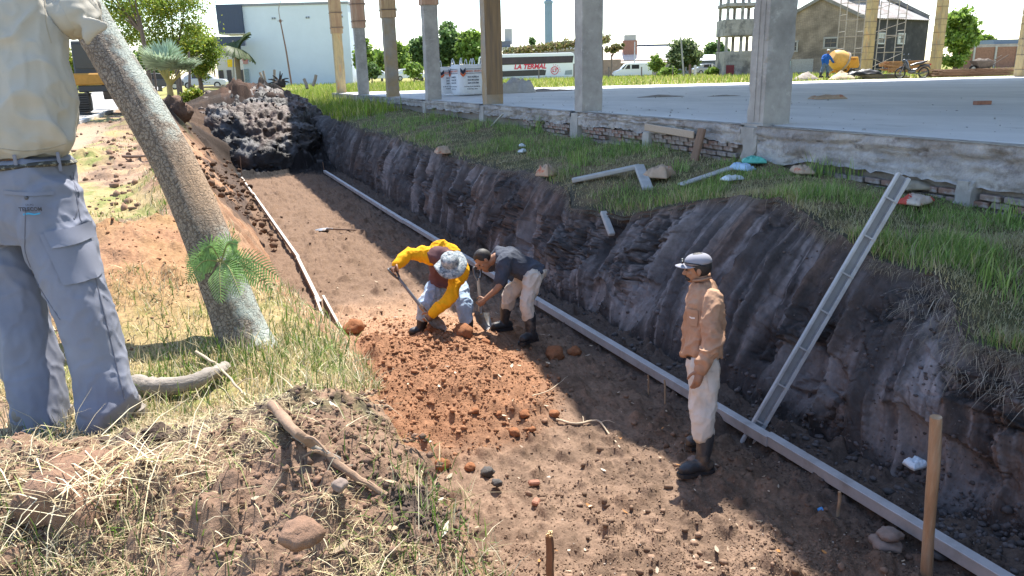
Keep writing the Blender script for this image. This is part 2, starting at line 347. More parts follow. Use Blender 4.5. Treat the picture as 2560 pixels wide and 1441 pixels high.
# -- floor
NF = 240; t = np.linspace(0, 1, NF)[None, :]
xr = foot_r(YS); X = mix(xf[:, None], xr[:, None], t); Yg = np.repeat(YS[:, None], NF, 1); Z = floor_z(X, Yg)
n1 = fbm2(X*1.2, Yg*1.2, 4, 81); n2 = fbm2(X*5, Yg*5, 4, 82); m = mound(X, Yg)
C = mixc(np.broadcast_to(GREYB*1.05, X.shape+(3,)), GREYB*.72, sstep(.4, .65, n2))
C = mixc(C, RED*1.02, np.clip(sstep(.0, .2, m+.14*(n1-.5)+.06*(n2-.5)), 0, 1)*.95)
C = mixc(C, ORANGE, sstep(10.8, 9.4, Yg+1.5*(n1-.5))*sstep(7.2, 8.2, Yg)*sstep(3.6, 2.6, X)*.7)
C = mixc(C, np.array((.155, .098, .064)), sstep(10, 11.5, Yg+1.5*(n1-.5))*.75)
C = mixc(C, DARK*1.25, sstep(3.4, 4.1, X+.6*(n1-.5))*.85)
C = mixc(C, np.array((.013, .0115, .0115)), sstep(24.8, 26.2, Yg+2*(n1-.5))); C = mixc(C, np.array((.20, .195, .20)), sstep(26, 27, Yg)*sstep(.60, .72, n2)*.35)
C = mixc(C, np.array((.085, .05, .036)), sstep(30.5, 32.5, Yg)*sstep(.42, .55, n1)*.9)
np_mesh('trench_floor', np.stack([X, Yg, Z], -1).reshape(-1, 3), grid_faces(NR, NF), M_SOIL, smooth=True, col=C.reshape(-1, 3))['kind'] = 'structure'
zfr = Z[:, -1]
# -- clay wall on the right, scored by the digger's bucket
yw = [-1.0]
while yw[-1] < 46: yw.append(yw[-1]+(.14 if yw[-1] < 1.6 else max(.011, .0036*yw[-1])))
YW = np.array(yw); NRW = len(YW); NW = 150; t = np.linspace(-.04, 1, NW)[None, :]
xr = foot_r(YW); zfr = floor_z(xr, YW); xrim = rim_x(YW); zrim = verge_z(xrim, YW); e = endf(YW)[:, None]
Yg = np.repeat(YW[:, None], NW, 1); tc_ = np.clip(t, 0, 1)
prof = .35*tc_+.65*tc_**1.7                              # lateral run against height: undercut foot, steeper top
X = mix(xr[:, None], xrim[:, None], prof); Z = mix(zfr[:, None], zrim[:, None], t**1.0 if False else np.sign(t)*np.abs(t)**.9)
W = np.clip(np.sin(np.pi*np.clip(tc_*.96+.04, 0, 1)), 0, 1)**.5
s = Yg+.20*(1-tc_)**1.5+.16*(fbm2(Yg*.8, tc_*1.1+Yg*0, 3, 90)-.5)
def scal(x, k, seed):
    q = x*k+.9*(vn2(x*k*.37, x*0, seed)-.5); c = np.floor(q); f = q-c; a = .35+.9*_h(c, c*0, c*0, seed); return a*np.abs(np.sin(np.pi*f))**.75, f, c
g1, f1, c1 = scal(s, 2.3, 91); g2, f2, c2 = scal(s+.03*fbm2(Yg*3, tc_*3+Yg*0, 2, 89), 6.7, 92); g3, f3, c3 = scal(s, 19, 93)
live = sstep(.32, .5, fbm2(Yg*.55, tc_*.9+Yg*0, 3, 95))
chunk = fbm2(Yg*3.0, tc_*4.2+Yg*0, 4, 96)-.5; fine = fbm2(Yg*12, tc_*13+Yg*0, 3, 97)-.5
d_, v_ = worley(Yg*4.2+chunk*1.2, tc_*5.5+chunk+Yg*0, 99); plates = np.where(v_ > .55, (v_-.55)*.12, 0)*sstep(.55, .3, d_)
rough = sstep(.5, .62, fbm2(Yg*1.3+7, tc_*2.1+Yg*0, 3, 98))
sl = tc_*1.7+Yg*0
def chips(k, seed):
    a, b_, v = cells(Yg*k+.5*chunk*k*.4+.3*fine, sl*k*.8+.4*chunk*k*.3, seed); return v-.5, sstep(.0, .14, b_-a), v
c_a, e_a, va = chips(4.0, 431); c_b, e_b, vb = chips(9.5, 432); c_c, e_c, vc_ = chips(22, 433)
brk = .25+.75*rough                                    # broken, crumbly stretches against scraped ones
inw = (.20*g1+.07*g2+.016*g3)*(.45+.55*live)+.26*chunk*(.35+.65*rough)+brk*(.10*c_a+.055*c_b+.025*c_c)+brk*(.035*(1-e_a)+.022*(1-e_b)+.010*(1-e_c))+.05*fine*brk
scoop = np.zeros_like(X)
for cy, ct, ry, rt in ((7.45, .2, .36, .2), (4.75, .26, .5, .2), (3.45, .2, .55, .22), (10.5, .35, .5, .3), (8.2, .16, .25, .16)):
    scoop += np.clip(1-((Yg-cy)/ry)**2-((tc_-ct)/rt)**2, 0, 1)**.5*.13
X = X+W*(1-e)*(inw-.13+scoop*.9); Z = Z-W*.30*(inw-.1)*(1-e)
n1 = fbm2(Yg*1.1, tc_*1.4+Yg*0, 4, 101); n2 = fbm2(Yg*6, tc_*5+Yg*0, 4, 102); st_ = fbm2(s*15, tc_*1.6+Yg*0, 4, 103)
CLAY, CLAYD, CLAYB = soil_cols((.19, .168, .162), (.040, .035, .034), (.14, .092, .07))
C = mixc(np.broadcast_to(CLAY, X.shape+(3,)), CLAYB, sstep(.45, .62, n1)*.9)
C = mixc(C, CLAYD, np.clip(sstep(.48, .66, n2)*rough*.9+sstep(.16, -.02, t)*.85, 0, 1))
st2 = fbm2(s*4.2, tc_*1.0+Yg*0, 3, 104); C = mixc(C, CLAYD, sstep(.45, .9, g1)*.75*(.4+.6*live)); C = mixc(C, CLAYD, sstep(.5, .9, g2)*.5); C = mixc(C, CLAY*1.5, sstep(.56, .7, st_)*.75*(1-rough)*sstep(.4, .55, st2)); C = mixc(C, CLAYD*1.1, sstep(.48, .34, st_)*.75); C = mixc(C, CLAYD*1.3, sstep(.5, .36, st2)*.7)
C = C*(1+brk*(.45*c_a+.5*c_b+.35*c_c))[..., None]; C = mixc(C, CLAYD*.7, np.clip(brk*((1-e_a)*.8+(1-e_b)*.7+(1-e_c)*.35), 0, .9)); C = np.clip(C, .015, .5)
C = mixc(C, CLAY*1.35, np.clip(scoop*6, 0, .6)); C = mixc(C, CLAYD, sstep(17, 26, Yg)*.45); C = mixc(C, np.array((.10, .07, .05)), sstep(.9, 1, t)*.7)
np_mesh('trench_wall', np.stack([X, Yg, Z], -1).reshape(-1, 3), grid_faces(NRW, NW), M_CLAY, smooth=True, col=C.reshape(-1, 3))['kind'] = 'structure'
WALLV = np.stack([X, Yg, Z], -1)
# -- grass verge between the clay wall and the building
NV = 46; t = np.linspace(0, 1, NV)[None, :]; Yg = np.repeat(YS[:, None], NV, 1)
X = mix((rim_x(YS)-.03)[:, None], 9.0, t); Z = verge_z(X, Yg); Z[:, 0] -= .05
n2 = fbm2(X*4, Yg*4, 4, 111)
C = mixc(np.broadcast_to(np.array((.10, .095, .045)), X.shape+(3,)), np.array((.17, .13, .075)), sstep(.4, .65, n2)); C = mixc(C, CLAYD*1.3, sstep(.08, 0, t)*.8)
np_mesh('grass_verge', np.stack([X, Yg, Z], -1).reshape(-1, 3), grid_faces(NR, NV), M_SOIL, smooth=True, col=C.reshape(-1, 3))['kind'] = 'structure'
# -- far ground, out to the horizon (laid as strips round the dug area)
M_FIELD = mat('field', color=(.20, .21, .055), col2=(.34, .28, .12), c2scale=.35, c2lo=.45, c2hi=.6, col3=(.27, .18, .10), c3scale=.12, c3lo=.55, c3hi=.68, rough=.95, var=.3, scale=6, bump=.6, bscale=12, bdist=.05, spec=.1)
def far_z(X, Y): return .06+.56*sstep(1, 12, X)+.10*sstep(-3, -6, X)*0+.25*sstep(60, 100, Y)*sstep(-4, 4, X)*sstep(14, 6, X)
gx = np.concatenate([[-900, -300, -120, -60, -35, -22], np.linspace(-14, 9, 24), [12, 16, 24, 40, 60, 90, 140, 220, 400, 900, 2500]])
gy = np.concatenate([[-300, -60, -20, -8, -1], np.linspace(4, 46, 8), np.linspace(49, 110, 24), [130, 160, 220, 320, 500, 900, 1600, 2600]])
GX, GY = np.meshgrid(gx, gy); GZ = far_z(GX, GY); FQ = grid_faces(len(gy), len(gx))
cxm = GX.ravel()[FQ].mean(1); cym = GY.ravel()[FQ].mean(1)
FQ = FQ[~((cxm > -14) & (cxm < 9) & (cym > -1) & (cym < 46))]
np_mesh('field', np.stack([GX, GY, GZ], -1).reshape(-1, 3), FQ, M_FIELD, smooth=True)['kind'] = 'structure'
# road that runs beside the trench on the far left
b = B(); ry = [30, 36, 45, 60, 90, 140, 250, 600]; bx = [-3.4, -3.3, -3.0, -3.0, -3.2, -3.6, -4, -5]
M_ASPH = mat('road_asphalt', color=(.30, .295, .285), rough=.9, var=.15, scale=3, bump=.3, bscale=90, col2=(.36, .33, .29), c2scale=.3)
V = []; F = []
for i, (y, x) in enumerate(zip(ry, bx)): V += [(x, y, .235+.0*y), (-12.5, y, .235)]
for i in range(len(ry)-1): F.append((2*i, 2*i+2, 2*i+3, 2*i+1))
b.add(V, F); b.build('road', M_ASPH)['kind'] = 'structure'
b = B()
for i in range(len(ry)-1): b.beam((bx[i], ry[i], .26), (bx[i+1], ry[i+1], .26), .18, .14)
b.build('road_kerb', mat('kerb_concrete', (.5, .49, .46), var=.2))['kind'] = 'structure'
# ------------------------------------------------------------------ the unfinished building
M_CONC = mat('grey_concrete', (.375, .355, .33), rough=.9, var=.2, scale=3, bump=.45, bscale=30, col2=(.26, .245, .23), c2scale=1.6, c2lo=.42, c2hi=.66, col3=(.46, .44, .41), c3scale=5, c3lo=.58, c3hi=.72)
M_CONCB = mat('stained_concrete', (.30, .27, .235), rough=.9, var=.16, scale=4, bump=.3, bscale=30, col2=(.34, .24, .13), c2scale=1.1, c2lo=.4, c2hi=.62)
M_SLAB = mat('slab_concrete', (.56, .56, .555), rough=.8, var=.10, scale=1.2, bump=.12, bscale=14, col2=(.47, .475, .475), c2scale=.5, c2lo=.42, c2hi=.62, col3=(.38, .38, .375), c3scale=1.7, c3lo=.58, c3hi=.75, stretch=(1, .5, 1), spec=.35)
M_PLY = mat('formwork_board', (.47, .33, .19), rough=.8, var=.2, scale=3, bump=.25, bscale=40, stretch=(6, 6, .7), col2=(.36, .22, .13), c2scale=1)
M_PLYR = mat('reddish_formwork', (.42, .25, .17), rough=.8, var=.2, scale=3, bump=.25, bscale=40, stretch=(6, 6, .7), col2=(.5, .35, .25), c2scale=1)
M_YELB = mat('yellow_formwork', (.52, .40, .21), rough=.8, var=.25, scale=2, bump=.3, bscale=20, stretch=(3, 3, .8), col2=(.36, .29, .19), c2scale=1.2, col3=(.42, .22, .09), c3scale=2)
M_STEEL = mat('tie_wire', (.13, .10, .085), rough=.6, var=.3, bump=0)
# floor slab
SLABP = [(7.62, -6), (7.62, 42.3), (9.2, 42.0), (42, 27.6), (42, -6)]
b = B(); b.prism(SLABP, .52, SLABZ)
slab = b.build('concrete_slab', M_SLAB, bevel=.012); tag(slab, 'wide bare concrete floor slab of the unfinished building', 'slab', kind='thing')
# roof slab far overhead, out of the picture; it keeps the slab, verge and wall in the shade
ROOFZ = 10.75
roof = thing('roof_slab', 'flat concrete roof carried by the tall columns', 'roof'); roof['kind'] = 'structure'
b = B(); b.prism([(7.28, -30), (7.28, 10.7), (6.95, 11.5), (7.0, 42.0), (42, 28.6), (42, -30)], ROOFZ, ROOFZ+.22); b.build('roof_plate', M_CONC, roof)
for k in range(7): B().box((24.5, 9+5.42*k-5.42*0, ROOFZ-.25), (33, .3, .5)).build('roof_beam', M_CONC, roof) if k < 5 else None
# columns
COLY = [8.72+5.42*k for k in range(7)]
def rough_box(name, x0, x1, y0, y1, z0, z1, m, parent, seed, n=60, chip=.012, cuts=5):
    """a cast concrete post: subdivided box with chipped arrises and slight waviness"""
    per = []
    for a, c, d, e in ((x0, y0, x1, y0), (x1, y0, x1, y1), (x1, y1, x0, y1), (x0, y1, x0, y0)):
        for k in range(cuts): per.append((mix(a, d, k/cuts), mix(c, e, k/cuts), 1 if k == 0 else 0))
    per = np.array(per); zz = np.linspace(z0, z1, n); P = len(per)
    V = np.zeros((n, P, 3)); V[:, :, 0] = per[:, 0]; V[:, :, 1] = per[:, 1]; V[:, :, 2] = zz[:, None]
    cx, cy = (x0+x1)/2, (y0+y1)/2
    ch = np.clip(fbm3(V[..., 0]*3, V[..., 1]*3, V[..., 2]*5, 3, seed)-.5, 0, 1)*per[:, 2][None, :]*5*chip+.006*(fbm3(V[..., 0]*4, V[..., 1]*4, V[..., 2]*2, 2, seed+3)-.5)
    V[..., 0] -= np.sign(V[..., 0]-cx)*ch; V[..., 1] -= np.sign(V[..., 1]-cy)*ch
    F = [(i*P+k, i*P+(k+1) % P, (i+1)*P+(k+1) % P, (i+1)*P+k) for i in range(n-1) for k in range(P)]
    me = bpy.data.meshes.new(name); me.from_pydata(V.reshape(-1, 3).tolist(), [], F+[tuple(range(P-1, -1, -1)), tuple((n-1)*P+k for k in range(P))])
    return link(name, me, m, parent)
COLLAB = ['bare grey concrete column nearest the camera, its far edge badly chipped', 'plain grey concrete column in front of the parked white coach', 'ochre stained concrete column just beside the white bulk bags',
          'grey concrete column at the left of the bulk bags, wooden formwork starting high up', 'ochre stained column with wired wooden formwork, third from the far end', 'grey column with reddish wooden formwork, second from the far end', 'last column of the row, in front of the white building, in yellowish formwork']
FWZ = [None, None, None, 12, 44, 70, 84]
for k in range(7):
    y = COLY[k]; t = thing('column', COLLAB[k], 'column', group='columns along the slab edge'); t['kind'] = 'thing'
    x0, x1, y0, y1 = COLX, COLX+.47, y, y+.34
    m = M_CONCB if k in (2, 4) else (M_YELB if k == 6 else M_CONC)
    rough_box('shaft', x0, x1, y0, y1, SLABZ-.02, ROOFZ, m, t, 200+k, chip=.03 if k == 0 else .012, n=140 if k == 0 else 50)
    if k == 2:   # plywood-brown face left by the form
        B().box(((x0+x1)/2+.004, y0-.004, 4.2), (.46, .012, 6.4)).build('face_board', mat('brown_face_board', (.25, .165, .09), rough=.8, var=.25, scale=2.2, bump=.2, stretch=(9, 9, .5), col2=(.17, .12, .08), c2scale=1.2), t)
    if k == 0:
        for q, (yy, w) in enumerate(((y0+.09, .02), (y0+.2, .025))): B().box((x0-.006, yy, 3.2), (.014, w, 4.8)).build('form_seam', M_CONC, t)
        B().box((x0+.12, y0+.16, SLABZ-.006), (.36, .46, .045)).build('base_lip', M_CONC, t)
    if FWZ[k] is not None:
        zb = at_Y([0, 0, 0, 1062, 965, 893, 843][k], FWZ[k], y)[2]; mm = [0, 0, 0, M_PLYR, M_PLY, M_PLYR, M_PLY][k]
        for (cx, cy, dx, dy) in ((x0-.02, (y0+y1)/2, .035, .42), (x1+.02, (y0+y1)/2, .035, .42), ((x0+x1)/2, y0-.02, .56, .035), ((x0+x1)/2, y1+.02, .56, .035)):
            B().box((cx, cy, zb+1.9), (dx, dy, 3.8)).build('formwork_board', mm, t)
        for q in range(5):
            zz = zb+.28+q*.72
            B().tube([(x0-.06, y0-.06, zz), (x1+.06, y0-.06, zz+.02), (x1+.06, y1+.06, zz-.01), (x0-.06, y1+.06, zz), (x0-.06, y0-.06, zz)], .017, 6).build('tie_wire', M_STEEL, t)
            for (cx, cy) in ((x0-.07, y0-.05), (x1+.06, y0-.07)): B().box((cx, cy, zz), (.03, .03, .12)).build('wedge', mm, t)
    # foot of the column carried down past the slab edge as a pilaster
    rough_box('pilaster', COLX-.12, COLX+.3, y+(.0 if k else -.02), y+.32, -.35, SLABZ-.03, M_CONC, t, 230+k, n=14, chip=.04)
# ragged edge beam under the slab, bay by bay
M_BEAM = mat('beam_plaster', (.30, .285, .28), rough=.92, var=.3, scale=7, bump=.9, bscale=22, bdist=.03, col2=(.42, .40, .385), c2scale=1.3, c2lo=.45, c2hi=.6, col3=(.19, .17, .165), c3scale=3.2, c3lo=.54, c3hi=.66)
beam = thing('edge_beam', 'cracked grey concrete edge beam running under the slab', 'beam'); beam['kind'] = 'thing'
bays = [(-6, COLY[0]-.02)]+[(COLY[k]+.32, COLY[k+1]) for k in range(6)]+[(COLY[6]+.32, 42.3)]
for bi, (a, c) in enumerate(bays):
    n = max(24, int((c-max(a, 2))/.035)) if bi < 3 else 40; a2 = a
    yy = np.linspace(a2, c, n); drop = .42 if bi == 0 else (.27 if bi < 4 else .22)
    NZ = 16; tt = np.linspace(0, 1, NZ)
    Yg, Tg = np.meshgrid(yy, tt, indexing='ij')
    zb = SLABZ-drop-.09*(fbm2(yy*1.3, yy*0, 3, 240+bi)-.5)-.07*(fbm2(yy*9, yy*0, 3, 250+bi)-.5)
    zb = zb-(.10*np.exp(-((yy-8.2)/.35)**2) if bi == 0 else 0)
    Zg = mix(SLABZ-.003, zb[:, None], Tg)
    lip = .03*sstep(.32, .30, Tg) if bi == 0 else .02*sstep(.45, .42, Tg)
    cr = sstep(.035, .0, np.abs(fbm2(Yg*1.1, Tg*1.6, 3, 260+bi)-.5))*.05+sstep(.03, 0, np.abs(fbm2(Yg*.7, Tg*4, 4, 265+bi)-.47))*.035
    hole = np.clip(1-((Yg-5.15)/.12)**2-((Tg-.22)/.09)**2, 0, 1)*.12+np.clip(1-((Yg-7.95)/.28)**2-((Tg-.85)/.2)**2, 0, 1)*.1*(fbm2(Yg*9, Tg*5, 2, 9) > .4) if bi == 0 else 0
    Xg = COLX-.10-lip+cr+hole-.035*(fbm2(Yg*3, Tg*2, 4, 270+bi)-.5)+.03*(fbm2(Yg*14, Tg*6, 3, 280+bi)-.5)
    V = np.stack([Xg, Yg, Zg], -1).reshape(-1, 3)
    nv = len(V); F = grid_faces(n, NZ).tolist()
    back = np.stack([np.full(n, COLX+.25), yy, zb+.02], -1); top = np.stack([np.full(n, COLX+.25), yy, np.full(n, SLABZ-.004)], -1)
    V = np.vstack([V, back, top])
    for i in range(n-1):
        F.append((i*NZ+NZ-1, (i+1)*NZ+NZ-1, nv+i+1, nv+i)); F.append((i*NZ, nv+n+i, nv+n+i+1, (i+1)*NZ))
    np_mesh('beam_bay', V, np.array(F), M_BEAM, beam)
# brick footing below the beam: brick by brick where it shows
M_BRICKS = [mat('old_brick_'+n, c, rough=.95, var=.3, scale=14, bump=.5, bscale=50, col2=(.30, .27, .255), c2scale=6, c2lo=.5, c2hi=.62) for n, c in (('dusty', (.23, .17, .142)), ('red', (.235, .14, .105)), ('grey', (.225, .19, .172)))]
foot = thing('brick_footing', 'weathered old brick footing below the edge beam', 'brick wall'); foot['kind'] = 'thing'
B().box((COLX+.12, 14, 0), (.24, 56, 1.0)).build('mortar_core', mat('mortar', (.21, .185, .165), rough=.95, var=.25, scale=20, bump=.7, bscale=60), foot)
bm_ = []
for q in range(6):
    bb = B(); w = random.uniform; bb.box((0, 0, 0), (.1, .225+w(-.02, .01), .066+w(-.006, .004)), R=Euler((w(-.05, .05), w(-.06, .06), w(-.05, .05))).to_matrix())
    o = bb.build('brick', M_BRICKS[q % 3], foot, bevel=.008); bm_.append(o.data); bpy.data.objects.remove(o)
cnt = 0
for c in range(6):
    z = .46-.082*c
    if c == 0: z = .44
    y = 3.6+(.12 if c % 2 else 0)
    while y < 17:
        dy = .245
        z0 = float(verge_z(np.array([7.3]), np.array([y]))[0])
        lim = SLABZ-(.42 if y < 8.7 else .27)
        if z+.035 < lim and z > z0-.07 and random.random() > .06 and not any(abs(y-(cy+.16)) < .3 for cy in COLY):
            o = bpy.data.objects.new('brick', random.choice(bm_)); COL.objects.link(o); o.parent = foot
            o.location = (COLX-.045+random.uniform(-.016, .014), y+random.uniform(-.008, .008), z+random.uniform(-.005, .005)); cnt += 1
        y += dy
# small piers between the beam and the ground
for (py, hz) in ((5.35, .36), (11.4, .5)):
    rough_box('concrete_pier', COLX-.16, COLX+.05, py, py+.2, -.2, hz, M_CONC, foot, 290, n=12, chip=.03)
# ------------------------------------------------------------------ people: skinned over joints, fused with a voxel remesh
def nrm(v): v = np.asarray(v, float); return v/np.linalg.norm(v)
def catmull(P, n=4):
    P = np.asarray(P, float)
    if len(P) < 3: return np.array([P[0]+(P[-1]-P[0])*t for t in np.linspace(0, 1, n+1)])
    Q = np.vstack([2*P[0]-P[1], P, 2*P[-1]-P[-2]]); out = []
    for i in range(1, len(Q)-2):
        p0, p1, p2, p3 = Q[i-1:i+3]
        for k in range(n):
            t = k/n; out.append(.5*((2*p1)+(-p0+p2)*t+(2*p0-5*p1+4*p2-p3)*t*t+(-p0+3*p1-3*p2+p3)*t**3))
    out.append(P[-1]); return np.array(out)
def oball(b, c, ax, seg=12, rings=8):
    q = B().ball((0, 0, 0), 1, seg, rings); M = np.array(ax, float)
    return b.add([tuple(np.asarray(c)+np.array(v)@M) for v in q.v], q.f)
def limb(b, P, R, n=5, seg=14, ends=True):
    P = np.asarray(P, float); PR = catmull(np.column_stack([P, R]), n)
    b.tube([tuple(p) for p in PR[:, :3]], [float(max(r, .003)) for r in PR[:, 3]], seg)
    if ends:
        for p, r in ((P[0], R[0]), (P[-1], R[-1])): b.ball(tuple(p), float(r)*.98, seg, 8)
    return b
def loft(b, rings, seg=22, n=4):
    """rings: centre, right axis, front axis, half width, half depth"""
    A = np.array([np.concatenate([c, r, f, [w, d]]) for c, r, f, w, d in rings], float); A = catmull(A, n); V = []
    for a in A:
        c, r, f, w, d = a[:3], nrm(a[3:6]), nrm(a[6:9]), a[9], a[10]
        for k in range(seg):
            t = 2*math.pi*k/seg; ct, st = math.cos(t), math.sin(t); e = .8
            V.append(c+r*w*math.copysign(abs(ct)**e, ct)+f*d*math.copysign(abs(st)**e, st))
    m = len(A); F = [(i*seg+k, i*seg+(k+1) % seg, (i+1)*seg+(k+1) % seg, (i+1)*seg+k) for i in range(m-1) for k in range(seg)]
    return b.add(V, F+[tuple(range(seg-1, -1, -1)), tuple((m-1)*seg+k for k in range(seg))])
def fuse(b, name, voxel, m, parent=None, smooth=6, wrinkle=None):
    """voxel remesh the overlapping solids of b into one skin; wrinkle = list of (amplitude, scale vec, seed, ridged)"""
    tmp = b.build('tmp', None); mo = tmp.modifiers.new('r', 'REMESH'); mo.mode = 'VOXEL'; mo.voxel_size = voxel
    if smooth: ms = tmp.modifiers.new('s', 'SMOOTH'); ms.factor = .5; ms.iterations = smooth
    dg = bpy.context.evaluated_depsgraph_get(); me = bpy.data.meshes.new_from_object(tmp.evaluated_get(dg)); bpy.data.objects.remove(tmp)
    me.name = name; me.materials.clear()
    n = len(me.vertices); V = np.empty(n*3, np.float32); me.vertices.foreach_get('co', V); V = V.reshape(-1, 3)
    if wrinkle:
        N = np.empty(n*3, np.float32); me.vertices.foreach_get('normal', N); N = N.reshape(-1, 3); d = np.zeros(n)
        for amp, sc, seed, rid in wrinkle:
            q = V*np.asarray(sc)
            w = .5*vn3(V[:, 0]*5, V[:, 1]*5, V[:, 2]*5, seed+50)
            f = fbm3(q[:, 0]+w*1.5, q[:, 1]+w, q[:, 2]+w*2, 2, seed, .35)
            if rid: f = 1-np.abs(f-.5)*4; d += amp*.62*(np.clip(f, 0, 1)**1.8-.3)
            else: d += amp*(f-.5)
        V = V+N*d[:, None]; me.vertices.foreach_set('co', V.astype(np.float32).ravel())
    me.polygons.foreach_set('use_smooth', np.ones(len(me.polygons), bool)); me.update()
    return link(name, me, m, parent)
def perp(v, ref): v = nrm(v); ref = np.asarray(ref, float); return nrm(ref-v*(ref@v))
def hand(b, wrist, d, nrml, curl, s=1.0, thumb=1):
    """palm and five fingers. d: towards the finger tips, nrml: out of the back of the hand"""
    d = nrm(d); nr = perp(d, nrml); side = np.cross(d, nr)*thumb; w = np.asarray(wrist, float)
    limb(b, [w-d*.03*s, w+d*.02*s, w+d*.05*s, w+d*.085*s], [.024*s, .028*s, .033*s, .030*s], 3, 10)
    oball(b, w+d*.055*s, (side*.043*s, nr*.019*s, d*.05*s))
    for k, (o, L, c) in enumerate(((.031, .072, .9), (.011, .08, 1), (-.010, .074, 1.05), (-.029, .058, 1.15))):
        p = w+d*.085*s+side*o*s; a = curl*c; pts = [p-d*.02*s, p]; dd = d
        for j, f in enumerate((.45, .32, .23)):
            a2 = a*(j+1)*.62; dd = d*math.cos(a2)-nr*math.sin(a2); p = p+dd*L*f*s; pts.append(p)
        limb(b, pts, [.0105*s, .0105*s, .0095*s, .0088*s, .0075*s], 2, 8)
    p = w+d*.025*s+side*.036*s; q = p+(d*.6+side*.62-nr*.35)*.04*s; r = q+(d*.8+side*.1-nr*(.3+.5*curl))*.034*s; e = r+(d*.7-side*.25*curl-nr*(.4+.5*curl))*.026*s
    limb(b, [p-side*.01*s, p, q, r, e], [.015*s, .0145*s, .012*s, .011*s, .008*s], 2, 8)
def head_geo(b, c, face, up, s=1.0):
    f = nrm(face); u = perp(f, up); r = np.cross(f, u); c = np.asarray(c, float)
    oball(b, c+u*.025*s-f*.012*s, (r*.076*s, f*.098*s, u*.098*s), 18, 12)
    oball(b, c-u*.035*s+f*.022*s, (r*.060*s, f*.068*s, u*.075*s), 16, 10)
    oball(b, c-u*.088*s+f*.055*s, (r*.030*s, f*.028*s, u*.022*s))
    limb(b, [c+u*.012*s+f*.082*s, c-u*.012*s+f*.098*s, c-u*.03*s+f*.108*s], [.009*s, .011*s, .014*s], 3, 8)
    oball(b, c-u*.036*s+f*.094*s, (r*.018*s, f*.012*s, u*.009*s))
    oball(b, c+u*.022*s+f*.084*s, (r*.052*s, f*.012*s, u*.010*s))
    oball(b, c-u*.062*s+f*.083*s, (r*.026*s, f*.010*s, u*.007*s)); oball(b, c-u*.074*s+f*.080*s, (r*.022*s, f*.011*s, u*.008*s))
    for sg in (-1, 1):
        oball(b, c-u*.012*s-f*.012*s+r*sg*.079*s, (r*.010*s, f*.018*s, u*.032*s)); oball(b, c-u*.02*s+f*.058*s+r*sg*.042*s, (r*.022*s, f*.022*s, u*.022*s))
def eyes(parent, c, face, up, s=1.0):
    f = nrm(face); u = perp(f, up); r = np.cross(f, u)
    for sg in (-1, 1):
        b = B(); oball(b, np.asarray(c)+u*.004*s+f*.083*s+r*sg*.031*s, (r*.013*s, f*.010*s, u*.008*s)); b.build('eye', mat('eye_dark', (.06, .045, .04), rough=.2, var=0, bump=0), parent, smooth=True)
def boot(name, ankle, toe, top, m, parent, s=1.0, sole=None):
    """rubber boot: shaft from the ankle to top, foot from the heel to the toe"""
    a = np.asarray(ankle, float); t = np.asarray(toe, float); tp = np.asarray(top, float); d = t-a; d[2] = 0; d = nrm(d); zf = t[2]
    b = B(); limb(b, [tp, mix(tp, a, .35), mix(tp, a, .7), a, np.array([a[0]-d[0]*.02, a[1]-d[1]*.02, zf+.05])], [.066*s, .066*s, .058*s, .053*s, .05*s], 4, 16)
    base = np.array([a[0], a[1], zf]); L = np.linalg.norm((t-a)[:2])
    limb(b, [base-d*.05+[0, 0, .048], base+d*L*.3+[0, 0, .055], base+d*L*.65+[0, 0, .046], base+d*(L-.045)+[0, 0, .04]], [.05*s, .05*s, .05*s, .038*s], 4, 14)
    o = fuse(b, name, .008, m, parent, 4, [(.006, (25, 25, 40), 3, False)])
    b = B(); side = np.array([-d[1], d[0], 0]); out = []
    for x, w in ((-.095, .028), (-.085, .04), (-.03, .042), (L*.35, .04), (L*.7, .052), (L-.03, .043), (L-.002, .02)): out.append((x, w))
    pl = [base+d*x+side*w for x, w in out]+[base+d*x-side*w for x, w in out[::-1]]
    b.add([p+[0, 0, -.012] for p in pl]+[p+[0, 0, .02] for p in pl], [tuple(range(len(pl)-1, -1, -1)), tuple(range(len(pl), 2*len(pl)))]+[(i, (i+1) % len(pl), len(pl)+(i+1) % len(pl), len(pl)+i) for i in range(len(pl))])
    b.build('sole', m, o); return o
SKIN = lambda n, c: mat(n, c, rough=.55, var=.12, scale=12, bump=.1, bscale=120, bdist=.003, spec=.4)
def cloth(name, c, var=.12, c2=None, rough=.9, c2scale=3): return mat(name, c, rough=rough, var=var, scale=5, bump=.25, bscale=380, bdist=.002, spec=.2, col2=c2, c2scale=c2scale, c2lo=.5, c2hi=.68)
